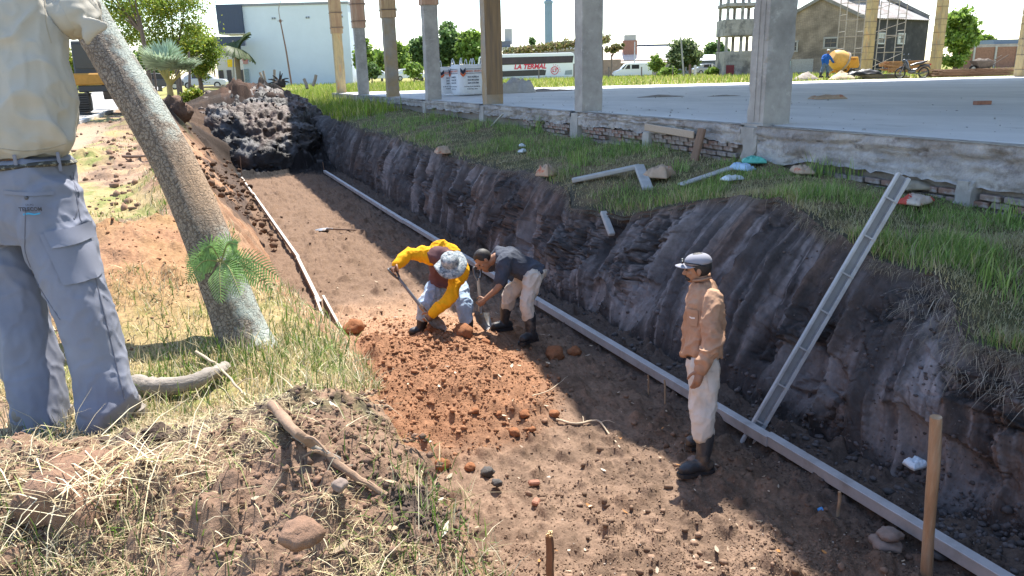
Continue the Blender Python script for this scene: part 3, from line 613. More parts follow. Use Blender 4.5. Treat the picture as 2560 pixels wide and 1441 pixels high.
def figure(name, label, J, skin, s=1.0, curl=(.35, .35), extra_neck=None):
    """the bare body as one mesh; J holds world joints"""
    b = B(); up = np.array([0, 0, 1.])
    hc = np.asarray(J['head']); hu = J.get('headup', up)
    head_geo(b, hc, J['face'], hu, s)
    f = nrm(J['face']); u = perp(f, hu)
    limb(b, [J['neck']-nrm(hc-J['neck'])*.05, J['neck'], hc-u*.06*s-f*.02*s, hc], [.062*s, .056*s, .054*s, .05*s], 4)
    limb(b, [J['pelvis'], mix(J['pelvis'], J['chest'], .5), J['chest'], J['neck']], [.12*s, .11*s, .12*s, .06*s], 4)
    for k, sg in (('L', 1), ('R', -1)):
        if 'sh'+k in J:
            limb(b, [J['chest'], J['sh'+k], J['el'+k], J['wr'+k]], [.07*s, .05*s, .04*s, .027*s], 6)
            hd = J.get('hd'+k)
            if hd is not None: hand(b, J['wr'+k], hd, J['hn'+k], curl[0 if k == 'L' else 1], s, J.get('th'+k, 1))
        limb(b, [J['pelvis'], J['hip'+k], J['kn'+k], J['an'+k]], [.1*s, .085*s, .055*s, .038*s], 6)
    o = fuse(b, name, .0065, skin, None, 3); tag(o, label, 'person'); eyes(o, hc, J['face'], hu, s)
    return o
def torso_rings(J, right, w, d, top=.0):
    """shirt rings up the spine; w, d lists for hem, waist, chest, shoulders, neck"""
    P = [J['hem'], J['pelvis']*.35+J['chest']*.65*.6+J['pelvis']*.26, J['chest'], J['chest']*.35+J['neck']*.65, J['neck']]
    out = []
    for k, p in enumerate(P):
        ax = nrm(P[min(k+1, 4)]-P[max(k-1, 0)]); r = perp(ax, right); out.append((p, r, np.cross(ax, r), w[k], d[k]))
    return out
def shovel(name, label, top, tip, blade_len, m_shaft, side, group='shovels in use', handle=True):
    """D-handled shovel from the grip at top to the blade tip"""
    top = np.asarray(top, float); tip = np.asarray(tip, float); d = nrm(tip-top); side = perp(d, side); nrv = np.cross(d, side); L = np.linalg.norm(tip-top)
    t = thing(name, label, 'shovel', group=group); MS = mat('dark_steel', (.12, .12, .125), rough=.4, metal=.8, var=.2, bump=.1)
    e = L-blade_len
    B().tube([tuple(top+d*x) for x in (.12, e*.6, e+.03)], [.017, .018, .019], 10).build('shaft', m_shaft, t, smooth=True)
    if handle:
        b = B(); pts = [top+d*.15, top+d*.08+side*.045, top+side*.055, top+side*.02-d*.004, top-side*.02-d*.004, top-side*.055, top+d*.08-side*.045, top+d*.15]
        b.tube([tuple(p) for p in catmull(pts, 3)], .013, 8); b.build('handle', MS, t, smooth=True)
    V = []; rows = 9; cols = 7
    for i in range(rows):
        f = i/(rows-1); w = .115*(1-.75*max(0, f-.62)**1.3/.28) if f > .62 else .115
        for k in range(cols):
            a = (k/(cols-1)-.5)*2; V.append(top+d*(e+f*blade_len-.02*abs(a)*f)+side*a*w+nrv*(.03*a*a-.015+.05*f*f))
    F = [(i*cols+k, i*cols+k+1, (i+1)*cols+k+1, (i+1)*cols+k) for i in range(rows-1) for k in range(cols-1)]
    n = len(V); V2 = V+[v+nrv*.003 for v in V]; F2 = F+[tuple(n+i for i in q[::-1]) for q in F]
    b = B(); b.add(V2, F2); b.tube([tuple(top+d*(e-.13)), tuple(top+d*(e+.02))], [.021, .026], 10)
    b.build('blade', mat('worn_steel', (.34, .335, .33), rough=.42, metal=.7, var=.3, scale=20, bump=.15, col2=(.25, .16, .10), c2scale=9), t, smooth=True)
    return t
# ---------------- the standing man in the trench
D0 = depth_of(at_z(1745, 1165, -1.46))
def Jp(x, y, dd=0.): return at_dep(x, y, D0+dd)
VR = nrm(np.array([CR[0], CR[1], 0])); VF = nrm(np.array([CF[0], CF[1], 0])); UP = np.array([0, 0, 1.])
J = dict(pelvis=Jp(1757, 900, .03), chest=Jp(1760, 778, .05), neck=Jp(1757, 705, .03), head=Jp(1743, 672, .02), face=nrm(-VR+.22*VF-.12*UP), hem=Jp(1755, 893, .03),
         shL=Jp(1782, 752, -.15), elL=Jp(1781, 858, -.24), wrL=Jp(1752, 925, -.24), shR=Jp(1748, 745, .24), elR=Jp(1762, 850, .3), wrR=Jp(1765, 925, .3),
         hipL=Jp(1765, 915, -.09), knL=Jp(1757, 1035, -.10), anL=Jp(1757, 1150, -.10), hipR=Jp(1752, 910, .14), knR=Jp(1752, 1000, .22), anR=Jp(1752, 1090, .26))
J['hdL'] = Jp(1741, 968, -.25)-J['wrL']; J['hnL'] = -VF+.3*VR; J['thL'] = 1
J['hdR'] = Jp(1762, 965, .3)-J['wrR']; J['hnR'] = VF; J['thR'] = -1
man = figure('person', 'man in tan work shirt, pale trousers and cap, standing beside the long concrete form rail', J, SKIN('skin_tan', (.33, .17, .10)), 1.0, (.45, .45))
right = nrm(-VF*.93-VR*.25)
b = B(); loft(b, torso_rings(J, right, (.18, .18, .205, .17, .075), (.16, .152, .15, .105, .075)))
limb(b, [J['shL']-right*.05, J['shL'], mix(J['shL'], J['elL'], .5), J['elL'], mix(J['elL'], J['wrL'], .6), J['wrL']+nrm(J['elL']-J['wrL'])*.015], [.075, .083, .075, .072, .062, .050], 5)
limb(b, [J['shR']+right*.05, J['shR'], mix(J['shR'], J['elR'], .5), J['elR'], mix(J['elR'], J['wrR'], .6), J['wrR']], [.075, .08, .072, .068, .058, .05], 5)
limb(b, [mix(J['chest'], J['shL'], .6), J['shL']], [.085, .08], 3); limb(b, [mix(J['chest'], J['shR'], .6), J['shR']], [.085, .08], 3)
M_TAN = cloth('tan_shirt', (.43, .255, .16), .16, (.35, .19, .115), c2scale=4)
sh = fuse(b, 'shirt', .008, M_TAN, man, 4, [(.036, (7, 7, 4.5), 5, True), (.020, (13, 13, 10), 9, True), (.006, (34, 34, 30), 11, True)])
# collar, pocket and placket of the shirt
fr = nrm(-VR*.95-VF*.1); b = B()
for sg in (-1, 1): b.tube([tuple(J['neck']+UP*.02+fr*.075+right*sg*.02), tuple(J['neck']+UP*.035+right*sg*.075+fr*.02), tuple(J['neck']+UP*.045+right*sg*.05-fr*.06)], [.022, .024, .022], 8, flat=.45)
b.build('collar', M_TAN, sh, smooth=True)
def snap_patch(name, surf, c, n, u, w, h, m, parent, off=.006, rows=6, cols=6, taper=0):
    """a pocket, flap or badge that lies on the surface of a garment"""
    bv = surf.matrix_world; n = nrm(n); u = perp(n, u); r = np.cross(u, n); V = []
    for i in range(rows):
        for k in range(cols):
            p = np.asarray(c)+u*h*(.5-i/(rows-1))+r*w*(k/(cols-1)-.5)*(1-taper*i/(rows-1))
            ok, loc, nn, ix = surf.ray_cast(Vector(p+n*.35), Vector(-n))
            V.append(np.array(loc)+n*off if ok else p)
    F = [(i*cols+k, (i+1)*cols+k, (i+1)*cols+k+1, i*cols+k+1) for i in range(rows-1) for k in range(cols-1)]
    N = len(V); b = B(); b.add(V+[v-n*(off+.004) for v in V], F+[tuple(N+i for i in q[::-1]) for q in F]); return b.build(name, m, parent, smooth=True)
bpy.context.view_layer.update()
nL = nrm(-VF*.75-VR*.65)
snap_patch('breast_pocket', sh, Jp(1726, 797, -.12), nL, UP, .105, .115, M_TAN, sh, .008)
snap_patch('pocket_flap', sh, Jp(1726, 780, -.12), nL, UP, .112, .035, M_TAN, sh, .013)
snap_patch('pocket_print', sh, Jp(1727, 796, -.12), nL, UP, .05, .012, mat('faded_white_print', (.7, .62, .55), var=.3, bump=0), sh, .0105, 3, 5)
b = B(); limb(b, [J['wrL']+nrm(J['elL']-J['wrL'])*.055, J['wrL']+nrm(J['elL']-J['wrL'])*.0], [.055, .053], 3, 16); b.build('cuff', M_TAN, sh, smooth=True)
M_PALE = cloth('pale_trousers', (.62, .58, .52), .08, (.54, .47, .39), c2scale=3)
b = B(); loft(b, [(J['pelvis']+UP*.05, right, np.cross(UP, right), .155, .12), (J['pelvis']-UP*.02, right, np.cross(UP, right), .165, .125), (J['pelvis']-UP*.12, right, np.cross(UP, right), .155, .115)])
limb(b, [J['hipL'], mix(J['hipL'], J['knL'], .5), J['knL'], mix(J['knL'], J['anL'], .42)], [.115, .106, .096, .084], 6)
limb(b, [J['hipR'], mix(J['hipR'], J['knR'], .5), J['knR'], mix(J['knR'], J['anR'], .42)], [.115, .104, .094, .082], 6)
tr = fuse(b, 'trousers', .009, M_PALE, man, 3, [(.026, (8, 8, 5), 15, True), (.014, (14, 14, 12), 19, True), (.006, (34, 34, 30), 12, True)])
bpy.context.view_layer.update()
snap_patch('patch_pocket', tr, Jp(1782, 950, -.16), nrm(-VF+VR*.35), UP, .13, .15, M_PALE, tr, .006)
b = B(); q = J['pelvis']+UP*.045; b.tube([tuple(q+right*.162*math.cos(a)+np.cross(UP, right)*.128*math.sin(a)) for a in np.linspace(0, 2*math.pi, 25)], .018, 8, flat=.5); b.build('belt', mat('black_leather', (.03, .028, .026), rough=.5, var=.2), man, smooth=True)
M_RUB = mat('muddy_rubber', (.034, .036, .04), rough=.45, var=.3, scale=12, bump=.15, col2=(.11, .082, .06), c2scale=7, c2lo=.52, c2hi=.64, col3=(.16, .165, .17), c3scale=5, c3lo=.62, c3hi=.72)
zt = -1.47
t1 = Jp(1694, 1180, -.14); bt = boot('boot', J['anL'], np.array([t1[0], t1[1], zt+.005]), Jp(1765, 1078, -.09), M_RUB, man, 1.03)
t2 = Jp(1712, 1110, .26); boot('boot', J['anR'], np.array([t2[0], t2[1], zt+.02]), Jp(1764, 1035, .2), M_RUB, man, 1.0)
def cap(parent, hc, face, up, m, s=1.0):
    f = nrm(face); u = perp(f, up); r = np.cross(f, u); c = np.asarray(hc)+u*.048*s-f*.012*s; b = B(); V = []; seg = 28; rings = 9
    for i in range(rings):
        a = i/(rings-1)*math.pi/2
        for k in range(seg):
            t = 2*math.pi*k/seg; V.append(c+(r*.087*math.cos(t)+f*.108*math.sin(t))*math.cos(a)**.8*s+u*(.076*math.sin(a)**.9)*s)
    b.add(V, [(i*seg+k, i*seg+(k+1) % seg, (i+1)*seg+(k+1) % seg, (i+1)*seg+k) for i in range(rings-1) for k in range(seg)])
    o = b.build('cap', m, parent, smooth=True); mo = o.modifiers.new('t', 'SOLIDIFY'); mo.thickness = .004
    V = []; rows = 6; cols = 13
    for i in range(rows):
        for k in range(cols):
            a = (k/(cols-1)-.5)*math.pi*.86; ext = .075*i/(rows-1)*math.cos(a*.92)**.5
            V.append(c+(r*.087*math.sin(a)+f*.106*math.cos(a))*s+f*ext*s+u*(.004-.010*i/(rows-1)-.016*math.sin(a)**2)*s)
    b = B(); b.add(V, [(i*cols+k, i*cols+k+1, (i+1)*cols+k+1, (i+1)*cols+k) for i in range(rows-1) for k in range(cols-1)])
    q = b.build('brim', m, o, smooth=True); mo = q.modifiers.new('t', 'SOLIDIFY'); mo.thickness = .005
    b = B(); oball(b, c+u*.076*s, (r*.007, f*.007, u*.003)); b.build('button', m, o, smooth=True)
    return o
def hair(parent, hc, face, up, m, s=1.0, top=True, low=-.075, seed=1, thick=.006):
    """hair shell over the skull: back and sides down to low, hairline at the brow"""
    f = nrm(face); u = perp(f, up); r = np.cross(f, u); b = B(); V = []; seg = 40; rings = 16; hc = np.asarray(hc)
    cc = hc+u*.025*s-f*.012*s
    for i in range(rings):
        for k in range(seg):
            t = 2*math.pi*k/seg; ft = math.sin(t)
            lim = math.asin(np.clip((.055 if ft > .55 else mix(low, .045, max(0, (ft+.1)/.65)**1.5 if ft > -.1 else 0))/.098, -.95, .95))
            a = mix(lim, math.pi/2, i/(rings-1)); a = a if top else min(a, .35+lim*.2)
            nz = 1.045+.03*(vn3(np.array([t*7.]), np.array([a*9.]), np.array([seed*3.]), seed)[0]-.3)
            V.append(cc+(r*.077*math.cos(t)+f*.098*math.sin(t))*math.cos(a)*nz*s+u*.099*math.sin(a)*nz*s)
    b.add(V, [(i*seg+k, i*seg+(k+1) % seg, (i+1)*seg+(k+1) % seg, (i+1)*seg+k) for i in range(rings-1) for k in range(seg)])
    o = b.build('hair', m, parent, smooth=True); mo = o.modifiers.new('t', 'SOLIDIFY'); mo.thickness = thick; return o
M_HAIR = mat('black_hair', (.018, .015, .014), rough=.6, var=.4, scale=60, bump=.6, bscale=160, bdist=.004)
cp = cap(man, J['head'], J['face'], nrm(UP-.05*VR), cloth('grey_cap', (.27, .27, .305), .08))
hair(man, J['head'], J['face'], UP, M_HAIR, top=True, low=-.085)
hf = nrm(J['face']); hu = perp(hf, UP); hr = np.cross(hf, hu)
b = B()
for sg in (-1, 1):
    b.tube([tuple(J['head']+hu*.075+hf*.105+hr*sg*.02), tuple(J['head']+hu*.07+hf*.08+hr*sg*.068), tuple(J['head']+hu*.055-hf*.01+hr*sg*.094), tuple(J['head']+hu*.03-hf*.07+hr*sg*.075)], .0045, 6)
    oball(b, J['head']+hu*.072+hf*.108+hr*sg*.034, (hr*.026, hf*.012, hu*.015))
b.build('sunglasses', mat('black_plastic', (.012, .012, .014), rough=.25, var=0, bump=0), man, smooth=True)
b = B(); oball(b, J['head']-hu*.072+hf*.07, (hr*.042, hf*.03, hu*.022)); oball(b, J['head']-hu*.054+hf*.093, (hr*.024, hf*.010, hu*.006)); b.build('beard', M_HAIR, man, smooth=True)
b = B(); b.tube([tuple(J['wrL']+nrm(J['hdL'])*.105+np.array(v)) for v in ((.010, 0, 0), (0, .010, 0), (-.010, 0, 0), (0, -.010, 0), (.010, 0, 0))], .002, 6); b.build('ring', mat('gold', (.8, .55, .2), rough=.3, metal=1, var=0, bump=0), man)
# ---------------- worker in yellow, bent over his shovel
zg = float(floor_z(np.array([2.5]), np.array([8.2]))[0])
D0 = depth_of(at_z(1110, 842, zg))
J = dict(pelvis=Jp(1116, 705, .20), chest=Jp(1110, 648, -.10), neck=Jp(1120, 647, -.30), head=Jp(1128, 668, -.42), face=nrm(-VF*.85-UP*.45+VR*.12), headup=nrm(-VF*.38+UP*.92-VR*.10), hem=Jp(1113, 712, .12),
         shR=Jp(1062, 636, -.12), elR=Jp(1020, 637, -.22), wrR=Jp(993, 662, -.32), shL=Jp(1153, 672, -.22), elL=Jp(1125, 743, -.36), wrL=Jp(1083, 783, -.38),
         hipR=Jp(1095, 708, .18), knR=Jp(1065, 762, -.02), anR=Jp(1052, 822, .06), hipL=Jp(1142, 710, .18), knL=Jp(1162, 768, -.04), anL=Jp(1171, 835, .0))
J['hdR'] = Jp(983, 676, -.36)-J['wrR']; J['hnR'] = UP*.5-VR; J['thR'] = -1; J['hdL'] = Jp(1070, 798, -.38)-J['wrL']; J['hnL'] = -VF+VR*.3; J['thL'] = 1
wy = figure('person', 'worker in yellow long sleeves and camouflage hat bending over a shovel', J, SKIN('skin_brown', (.27, .135, .08)), 1.0, (1.0, 1.0))
M_YEL = cloth('yellow_shirt', (.80, .38, .012), .10, (.72, .32, .01)); M_PLUM = cloth('plum_vest', (.115, .058, .06), .15)
right = nrm(J['shL']-J['shR'])
M_VST = M_PLUM
b = B(); loft(b, torso_rings(J, right, (.18, .18, .205, .165, .08), (.13, .13, .13, .10, .07)))
fuse(b, 'vest', .0085, M_PLUM, wy, 4, [(.03, (7, 7, 9), 25, True)])
b = B()
for k, i0 in (('R', 1), ('L', 1)):
    limb(b, [mix(J['chest'], J['sh'+k], .35), J['sh'+k], mix(J['sh'+k], J['el'+k], .5), J['el'+k], mix(J['el'+k], J['wr'+k], .6), J['wr'+k]], [.10, .092, .072, .068, .058, .05], 5)
up_t = nrm(np.cross(right, J['neck']-J['pelvis']));  up_t = up_t if up_t[2] > 0 else -up_t
loft(b, [(mix(J['pelvis'], J['chest'], f)+up_t*.035, right, up_t, w, d) for f, w, d in ((.35, .15, .10), (.7, .19, .11), (1.0, .205, .115), (1.35, .15, .09))])
ys_ = fuse(b, 'shirt', .0085, M_YEL, wy, 4, [(.026, (8, 8, 7), 27, True), (.012, (15, 15, 15), 28, True), (.006, (34, 34, 30), 29, True)])
for k in 'LR':
    b = B(); dd = nrm(J['el'+k]-J['wr'+k]); limb(b, [J['wr'+k]+dd*.05, J['wr'+k]-dd*.005], [.058, .056], 3, 16); b.build('cuff', M_YEL, ys_, smooth=True)
M_JEAN = cloth('light_jeans', (.30, .40, .53), .16, (.46, .53, .62), c2scale=5)
def trousers(parent, J, m, right, top, cutk=.45, w=(.165, .17, .155), wr=.022, seed=15, rad=(.105, .092, .085, .072)):
    b = B(); fr = np.cross(UP, right); loft(b, [(top, right, fr, w[0], .12), (J['pelvis']-UP*.02, right, fr, w[1], .13), (mix(J['hipL'], J['hipR'], .5)-UP*.06, right, fr, w[2], .115)])
    for k in 'LR': limb(b, [J['hip'+k], mix(J['hip'+k], J['kn'+k], .5), J['kn'+k], mix(J['kn'+k], J['an'+k], cutk)], list(rad), 6)
    return fuse(b, 'trousers', .009, m, parent, 4, [(wr, (8, 8, 6), seed, True), (.016, (15, 15, 14), seed+4, True), (.006, (34, 34, 30), seed+5, True)])
hr_ = nrm(J['hipL']-J['hipR']); trousers(wy, J, M_JEAN, hr_, J['pelvis']+nrm(J['chest']-J['pelvis'])*.05, .5, wr=.034, seed=33)
M_RUBB = mat('dark_rubber', (.022, .022, .025), rough=.45, var=.3, scale=12, bump=.15, col2=(.09, .065, .047), c2scale=8, c2lo=.55, c2hi=.67)
for k, (tx, ty, dd, bx, by) in (('R', (1020, 836, .02, 1060, 788)), ('L', (1166, 862, -.22, 1168, 793))):
    q = Jp(tx, ty, dd); boot('boot', J['an'+k], np.array([q[0], q[1], zg]), Jp(bx, by, .03 if k == 'R' else -.01), M_RUBB, wy, .98)
# camouflage hat
f = nrm(J['face']); u = perp(f, J['headup']); r = np.cross(f, u); hc = J['head']+u*.05-f*.01; V = []; seg = 36; prof_ = [(.175, -.03), (.16, -.016), (.125, .0), (.098, .006), (.094, .04), (.09, .075), (.075, .092), (.04, .10), (.001, .102)]
for i, (rr, zz) in enumerate(prof_):
    for k in range(seg):
        a = 2*math.pi*k/seg; wv = (.030*math.sin(2*a+.6)+.018*math.sin(3*a+1)+.008*math.sin(5*a))*max(0, rr-.1)/.075
        V.append(hc+(r*math.cos(a)*rr+f*math.sin(a)*rr*1.12)+u*(zz+wv))
b = B(); b.add(V, [(i*seg+k, i*seg+(k+1) % seg, (i+1)*seg+(k+1) % seg, (i+1)*seg+k) for i in range(len(prof_)-1) for k in range(seg)])
hat = b.build('hat', mat('camouflage', (.22, .255, .275), rough=.95, var=.1, bump=.2, bscale=200, col2=(.40, .41, .40), c2scale=34, c2lo=.5, c2hi=.56, col3=(.10, .115, .13), c3scale=26, c3lo=.52, c3hi=.58), wy, smooth=True)
hat.modifiers.new('t', 'SOLIDIFY').thickness = .005
hair(wy, J['head'], J['face'], J['headup'], M_HAIR, low=-.07, seed=3)
gp = J['wrR']+nrm(J['hdR'])*.09; bt_ = Jp(1107, 836, -.36)
shovel('shovel', 'dark steel shovel held by the worker in yellow, blade in the loose soil', gp+nrm(gp-bt_)*.03, bt_, .26, mat('shovel_shaft_dark', (.16, .165, .18), rough=.4, var=.2, bump=.1), VF+.35*VR)
# ---------------- worker in the dark polo shirt
zg = float(floor_z(np.array([3.3]), np.array([7.9]))[0])
D0 = depth_of(at_z(1290, 845, zg))
J = dict(pelvis=Jp(1334, 684, .03), chest=Jp(1272, 650, -.02), neck=Jp(1240, 645, -.02), head=Jp(1209, 650, -.03), face=nrm(-VR*.62-UP*.76-VF*.22), headup=nrm(-VR*.75+UP*.62-.1*VF), hem=Jp(1346, 690, .03),
         shL=Jp(1262, 655, -.20), elL=Jp(1250, 712, -.27), wrL=Jp(1214, 748, -.25), shR=Jp(1250, 635, .18), elR=Jp(1222, 672, .26), wrR=Jp(1203, 668, .12),
         hipL=Jp(1333, 695, -.10), knL=Jp(1317, 755, -.14), anL=Jp(1327, 845, -.12), hipR=Jp(1325, 692, .14), knR=Jp(1275, 735, .16), anR=Jp(1262, 800, .24))
J['hdL'] = Jp(1195, 762, -.22)-J['wrL']; J['hnL'] = -VF+UP*.3; J['thL'] = 1; J['hdR'] = Jp(1190, 664, .02)-J['wrR']; J['hnR'] = VF-VR*.4; J['thR'] = -1
wg = figure('person', 'bareheaded worker in dark grey polo shirt bending to dig', J, SKIN('skin_tan', (.33, .17, .10)), 1.0, (1.0, 1.0))
M_POLO = cloth('slate_polo', (.055, .062, .082), .15, (.072, .08, .10)); right = nrm(J['shL']-J['shR'])
b = B(); loft(b, torso_rings(J, right, (.165, .17, .2, .16, .075), (.135, .13, .135, .10, .07)))
for k in 'LR': limb(b, [mix(J['chest'], J['sh'+k], .45), J['sh'+k], mix(J['sh'+k], J['el'+k], .45), mix(J['sh'+k], J['el'+k], .82)], [.095, .088, .078, .074], 5)
po = fuse(b, 'polo_shirt', .0085, M_POLO, wg, 5, [(.03, (7, 7, 6), 45, True), (.012, (16, 16, 15), 46, True)])
b = B(); ax_ = nrm(J['head']-J['chest']); rr_ = perp(ax_, right); ff_ = np.cross(ax_, rr_)
b.tube([tuple(J['neck']-ax_*.01+rr_*.072*math.cos(a)+ff_*.068*math.sin(a)) for a in np.linspace(0, 2*math.pi, 21)], .016, 8); b.build('collar', M_POLO, po, smooth=True)
hr_ = nrm(J['hipL']-J['hipR']); M_CREAM = cloth('cream_trousers', (.58, .52, .45), .10, (.48, .41, .33), c2scale=4)
trousers(wg, J, M_CREAM, hr_, J['pelvis']+nrm(J['pelvis']-J['chest'])*.0+UP*.03+VR*.02, .42, w=(.15, .165, .155), wr=.03, seed=52)
q = Jp(1297, 864, -.2); boot('boot', J['anL'], np.array([q[0], q[1], zg]), Jp(1325, 788, -.13), M_RUBB, wg, 1.0)
q = Jp(1223, 814, .2); boot('boot', J['anR'], np.array([q[0], q[1], zg+.01]), Jp(1266, 757, .2), M_RUBB, wg, 1.0)
hair(wg, J['head'], J['face'], J['headup'], M_HAIR, low=-.06, seed=5, thick=.012)
gp = Jp(1193, 672, .02); bt_ = Jp(1207, 832, -.2)
shovel('shovel', 'wooden-shafted shovel held upright by the worker in the dark polo', gp, bt_, .24, mat('shovel_shaft_wood', (.5, .39, .27), rough=.7, var=.2, stretch=(8, 8, 1)), VF+.8*VR)
# ---------------- man at the left, seen from behind
zg = float(left_z(np.array([-.62]), np.array([3.1]))[0])
FT = at_z(180, 1062, zg); D0 = depth_of(FT)
J = dict(pelvis=Jp(52, 445, .04), chest=Jp(30, 130, .03), neck=Jp(22, -60, .03), head=Jp(30, -175, .06), face=nrm(VF+VR*.6), hem=Jp(52, 385, .03),
         shR=Jp(100, 25, .03), elR=Jp(200, 42, .02), wrR=Jp(205, -75, .22), shL=Jp(-95, 30, .10), elL=Jp(-180, 190, .16), wrL=Jp(-130, 330, .25),
         hipR=Jp(112, 500, .02), knR=Jp(205, 765, -.02), anR=Jp(262, 1005, .0), hipL=Jp(-12, 510, .10), knL=Jp(48, 790, .06), anL=Jp(100, 1060, .05))
J['hdR'] = VF*.7+UP*.6-VR*.2; J['hnR'] = -VR; J['thR'] = 1; J['hdL'] = UP*-.2+VF; J['hnL'] = -VR; J['thL'] = 1
ml = figure('person', 'man seen from behind in beige shirt and grey cargo trousers, arm on the trunk', J, SKIN('skin_tan', (.33, .17, .10)), 1.0, (.5, .8))
right = nrm(VR*.93-VF*.22); bk = nrm(-VF*.95-VR*.2)
M_BEIGE = cloth('beige_shirt', (.43, .40, .345), .07, (.415, .383, .326), c2scale=2.5)
b = B(); R_ = lambda x, y, dd: Jp(x, y, dd)
loft(b, [(R_(55, 392, .04), right, bk, .178, .14), (R_(53, 350, .03), right, bk, .205, .165), (R_(48, 270, .03), right, bk, .20, .155), (R_(38, 150, .03), right, bk, .205, .15), (R_(28, 50, .03), right, bk, .21, .14), (R_(24, -20, .03), right, bk, .17, .11), (R_(22, -60, .03), right, bk, .08, .075)])
limb(b, [Jp(40, 40, .03), J['shR'], mix(J['shR'], J['elR'], .5), Jp(180, 38, .02)], [.11, .088, .08, .075], 6)
limb(b, [Jp(0, 40, .05), J['shL'], mix(J['shL'], J['elL'], .5), J['elL'], J['wrL']], [.11, .095, .08, .07, .055], 6)
sh = fuse(b, 'shirt', .008, M_BEIGE, ml, 5, [(.075, (4.2, 4.2, 2.2), 63, True), (.03, (8, 8, 5), 66, True), (.010, (20, 20, 14), 67, True)])
# rolled-up sleeve end at the elbow
b = B(); limb(b, [Jp(186, 40, .02), Jp(198, 36, .05), Jp(205, 12, .12)], [.079, .078, .066], 4, 20); loft(b, [(Jp(206, 74, -.01), nrm(UP*.95-VR*.2), VF, .058, .016), (Jp(226, 72, -.015), nrm(UP*.95-VR*.1), VF, .046, .012), (Jp(248, 68, -.01), nrm(UP+VR*.15), VF, .03, .010), (Jp(270, 66, .0), nrm(UP+VR*.25), VF, .014, .007)])
fuse(b, 'rolled_sleeve', .008, M_BEIGE, sh, 3, [(.02, (12, 12, 16), 68, True)])
M_GREY = cloth('grey_cargo_cloth', (.205, .215, .265), .08, (.235, .245, .29), c2scale=2)
b = B()
loft(b, [(R_(56, 398, .04), right, bk, .172, .135), (R_(55, 440, .04), right, bk, .182, .15), (R_(54, 520, .05), right, bk, .19, .16), (R_(52, 600, .06), right, bk, .175, .13)])
limb(b, [J['hipR'], Jp(150, 610, .0), J['knR'], Jp(240, 880, .0), Jp(262, 985, .0), Jp(262, 1030, .0)], [.125, .124, .112, .108, .107, .105], 6, 18)
limb(b, [J['hipL'], Jp(14, 640, .09), J['knL'], Jp(78, 920, .05), Jp(102, 1040, .05), Jp(104, 1072, .05)], [.12, .125, .11, .102, .098, .09], 6, 18)
tr = fuse(b, 'trousers', .0085, M_GREY, ml, 4, [(.032, (5, 5, 2.4), 71, True), (.018, (7, 7, 6), 73, True), (.008, (20, 20, 16), 74, True)])
def cam_hit(o, x, y):
    d = nrm(ray(x, y)); ok, loc, nn, ix = o.ray_cast(Vector(CAM0), Vector(d)); return (np.array(loc) if ok else None), d
bpy.context.view_layer.update()
sd_ = nrm(VR*.75-VF*.66)
snap_patch('cargo_pocket', tr, Jp(198, 640, -.1), sd_, UP-.12*VR, .17, .19, M_GREY, tr, .012, 8, 8)
snap_patch('cargo_flap', tr, Jp(195, 590, -.1), sd_, UP-.12*VR, .185, .06, M_GREY, tr, .022, 5, 8)
snap_patch('back_pocket_welt', tr, Jp(72, 482, -.1), nrm(-VF), UP+.08*VR, .17, .014, M_GREY, tr, .007, 3, 8)
b = B(); loc, dr = cam_hit(tr, 66, 495)
b.ball(tuple(loc-dr*.003), .008, 10, 6); b.build('pocket_button', mat('grey_button', (.09, .09, .10), rough=.4, var=0, bump=0), tr, smooth=True)
def text_mesh(name, txt, size, m, parent, loc, right, up, italic=0, align='CENTER', extrude=.0, bold=0):
    cu = bpy.data.curves.new(name, 'FONT'); cu.body = txt; cu.size = size; cu.align_x = align; cu.align_y = 'CENTER'; cu.shear = italic; cu.extrude = extrude; cu.offset = bold; cu.resolution_u = 2
    o = bpy.data.objects.new(name, cu); dg = bpy.context.evaluated_depsgraph_get(); COL.objects.link(o); dg.update()
    me = bpy.data.meshes.new_from_object(o.evaluated_get(bpy.context.evaluated_depsgraph_get())); bpy.data.objects.remove(o); me.name = name; me.materials.clear()
    q = link(name, me, m, parent); r = nrm(right); u = perp(r, up); n = np.cross(r, u)
    q.matrix_local = Matrix(((r[0], u[0], n[0], loc[0]), (r[1], u[1], n[1], loc[1]), (r[2], u[2], n[2], loc[2]), (0, 0, 0, 1))); return q
M_INK = mat('dark_print', (.05, .05, .06), var=0, bump=0, rough=.9)
loc, dr = cam_hit(tr, 76, 524); L0 = loc-dr*.014
for tx, sz, dz, bo in (('TELECOM', .021, 0, .0006), ('GRUPO', .010, .017, 0)):
    text_mesh('logo_lettering', tx, sz, M_INK, tr, L0+UP*dz, VR-.06*VF, UP, bold=bo)
b = B(); u0 = L0-UP*.017
b.add([u0+VR*x+UP*z for x, z in ((-.032, -.006), (-.012, -.002), (.01, -.006), (.034, -.002), (.034, .004), (.012, .0), (-.01, .005), (-.032, .001))], [(0, 1, 6, 7), (1, 2, 5, 6), (2, 3, 4, 5)]); b.build('logo_wave', mat('blue_print', (.05, .30, .52), var=0, bump=0), tr)
b = B(); q = R_(56, 408, .04); b.tube([tuple(q+right*.188*math.cos(a)+bk*.152*math.sin(a)+UP*.004*math.sin(3*a)) for a in np.linspace(0, 2*math.pi, 41)], .026, 10, flat=.42)
be = b.build('belt', mat('patterned_belt', (.05, .048, .04), rough=.8, var=.4, scale=60, bump=.4, bscale=150, col2=(.22, .21, .16), c2scale=45, c2lo=.52, c2hi=.58), ml, smooth=True)
for (x, y) in ((148, 405), (40, 412)):
    loc, dr = cam_hit(be, x, y)
    if loc is not None: B().box(tuple(loc-dr*.004), (.014, .006, .075), rz=math.atan2(VR[1], VR[0])).build('belt_loop', M_GREY, tr, bevel=.002)
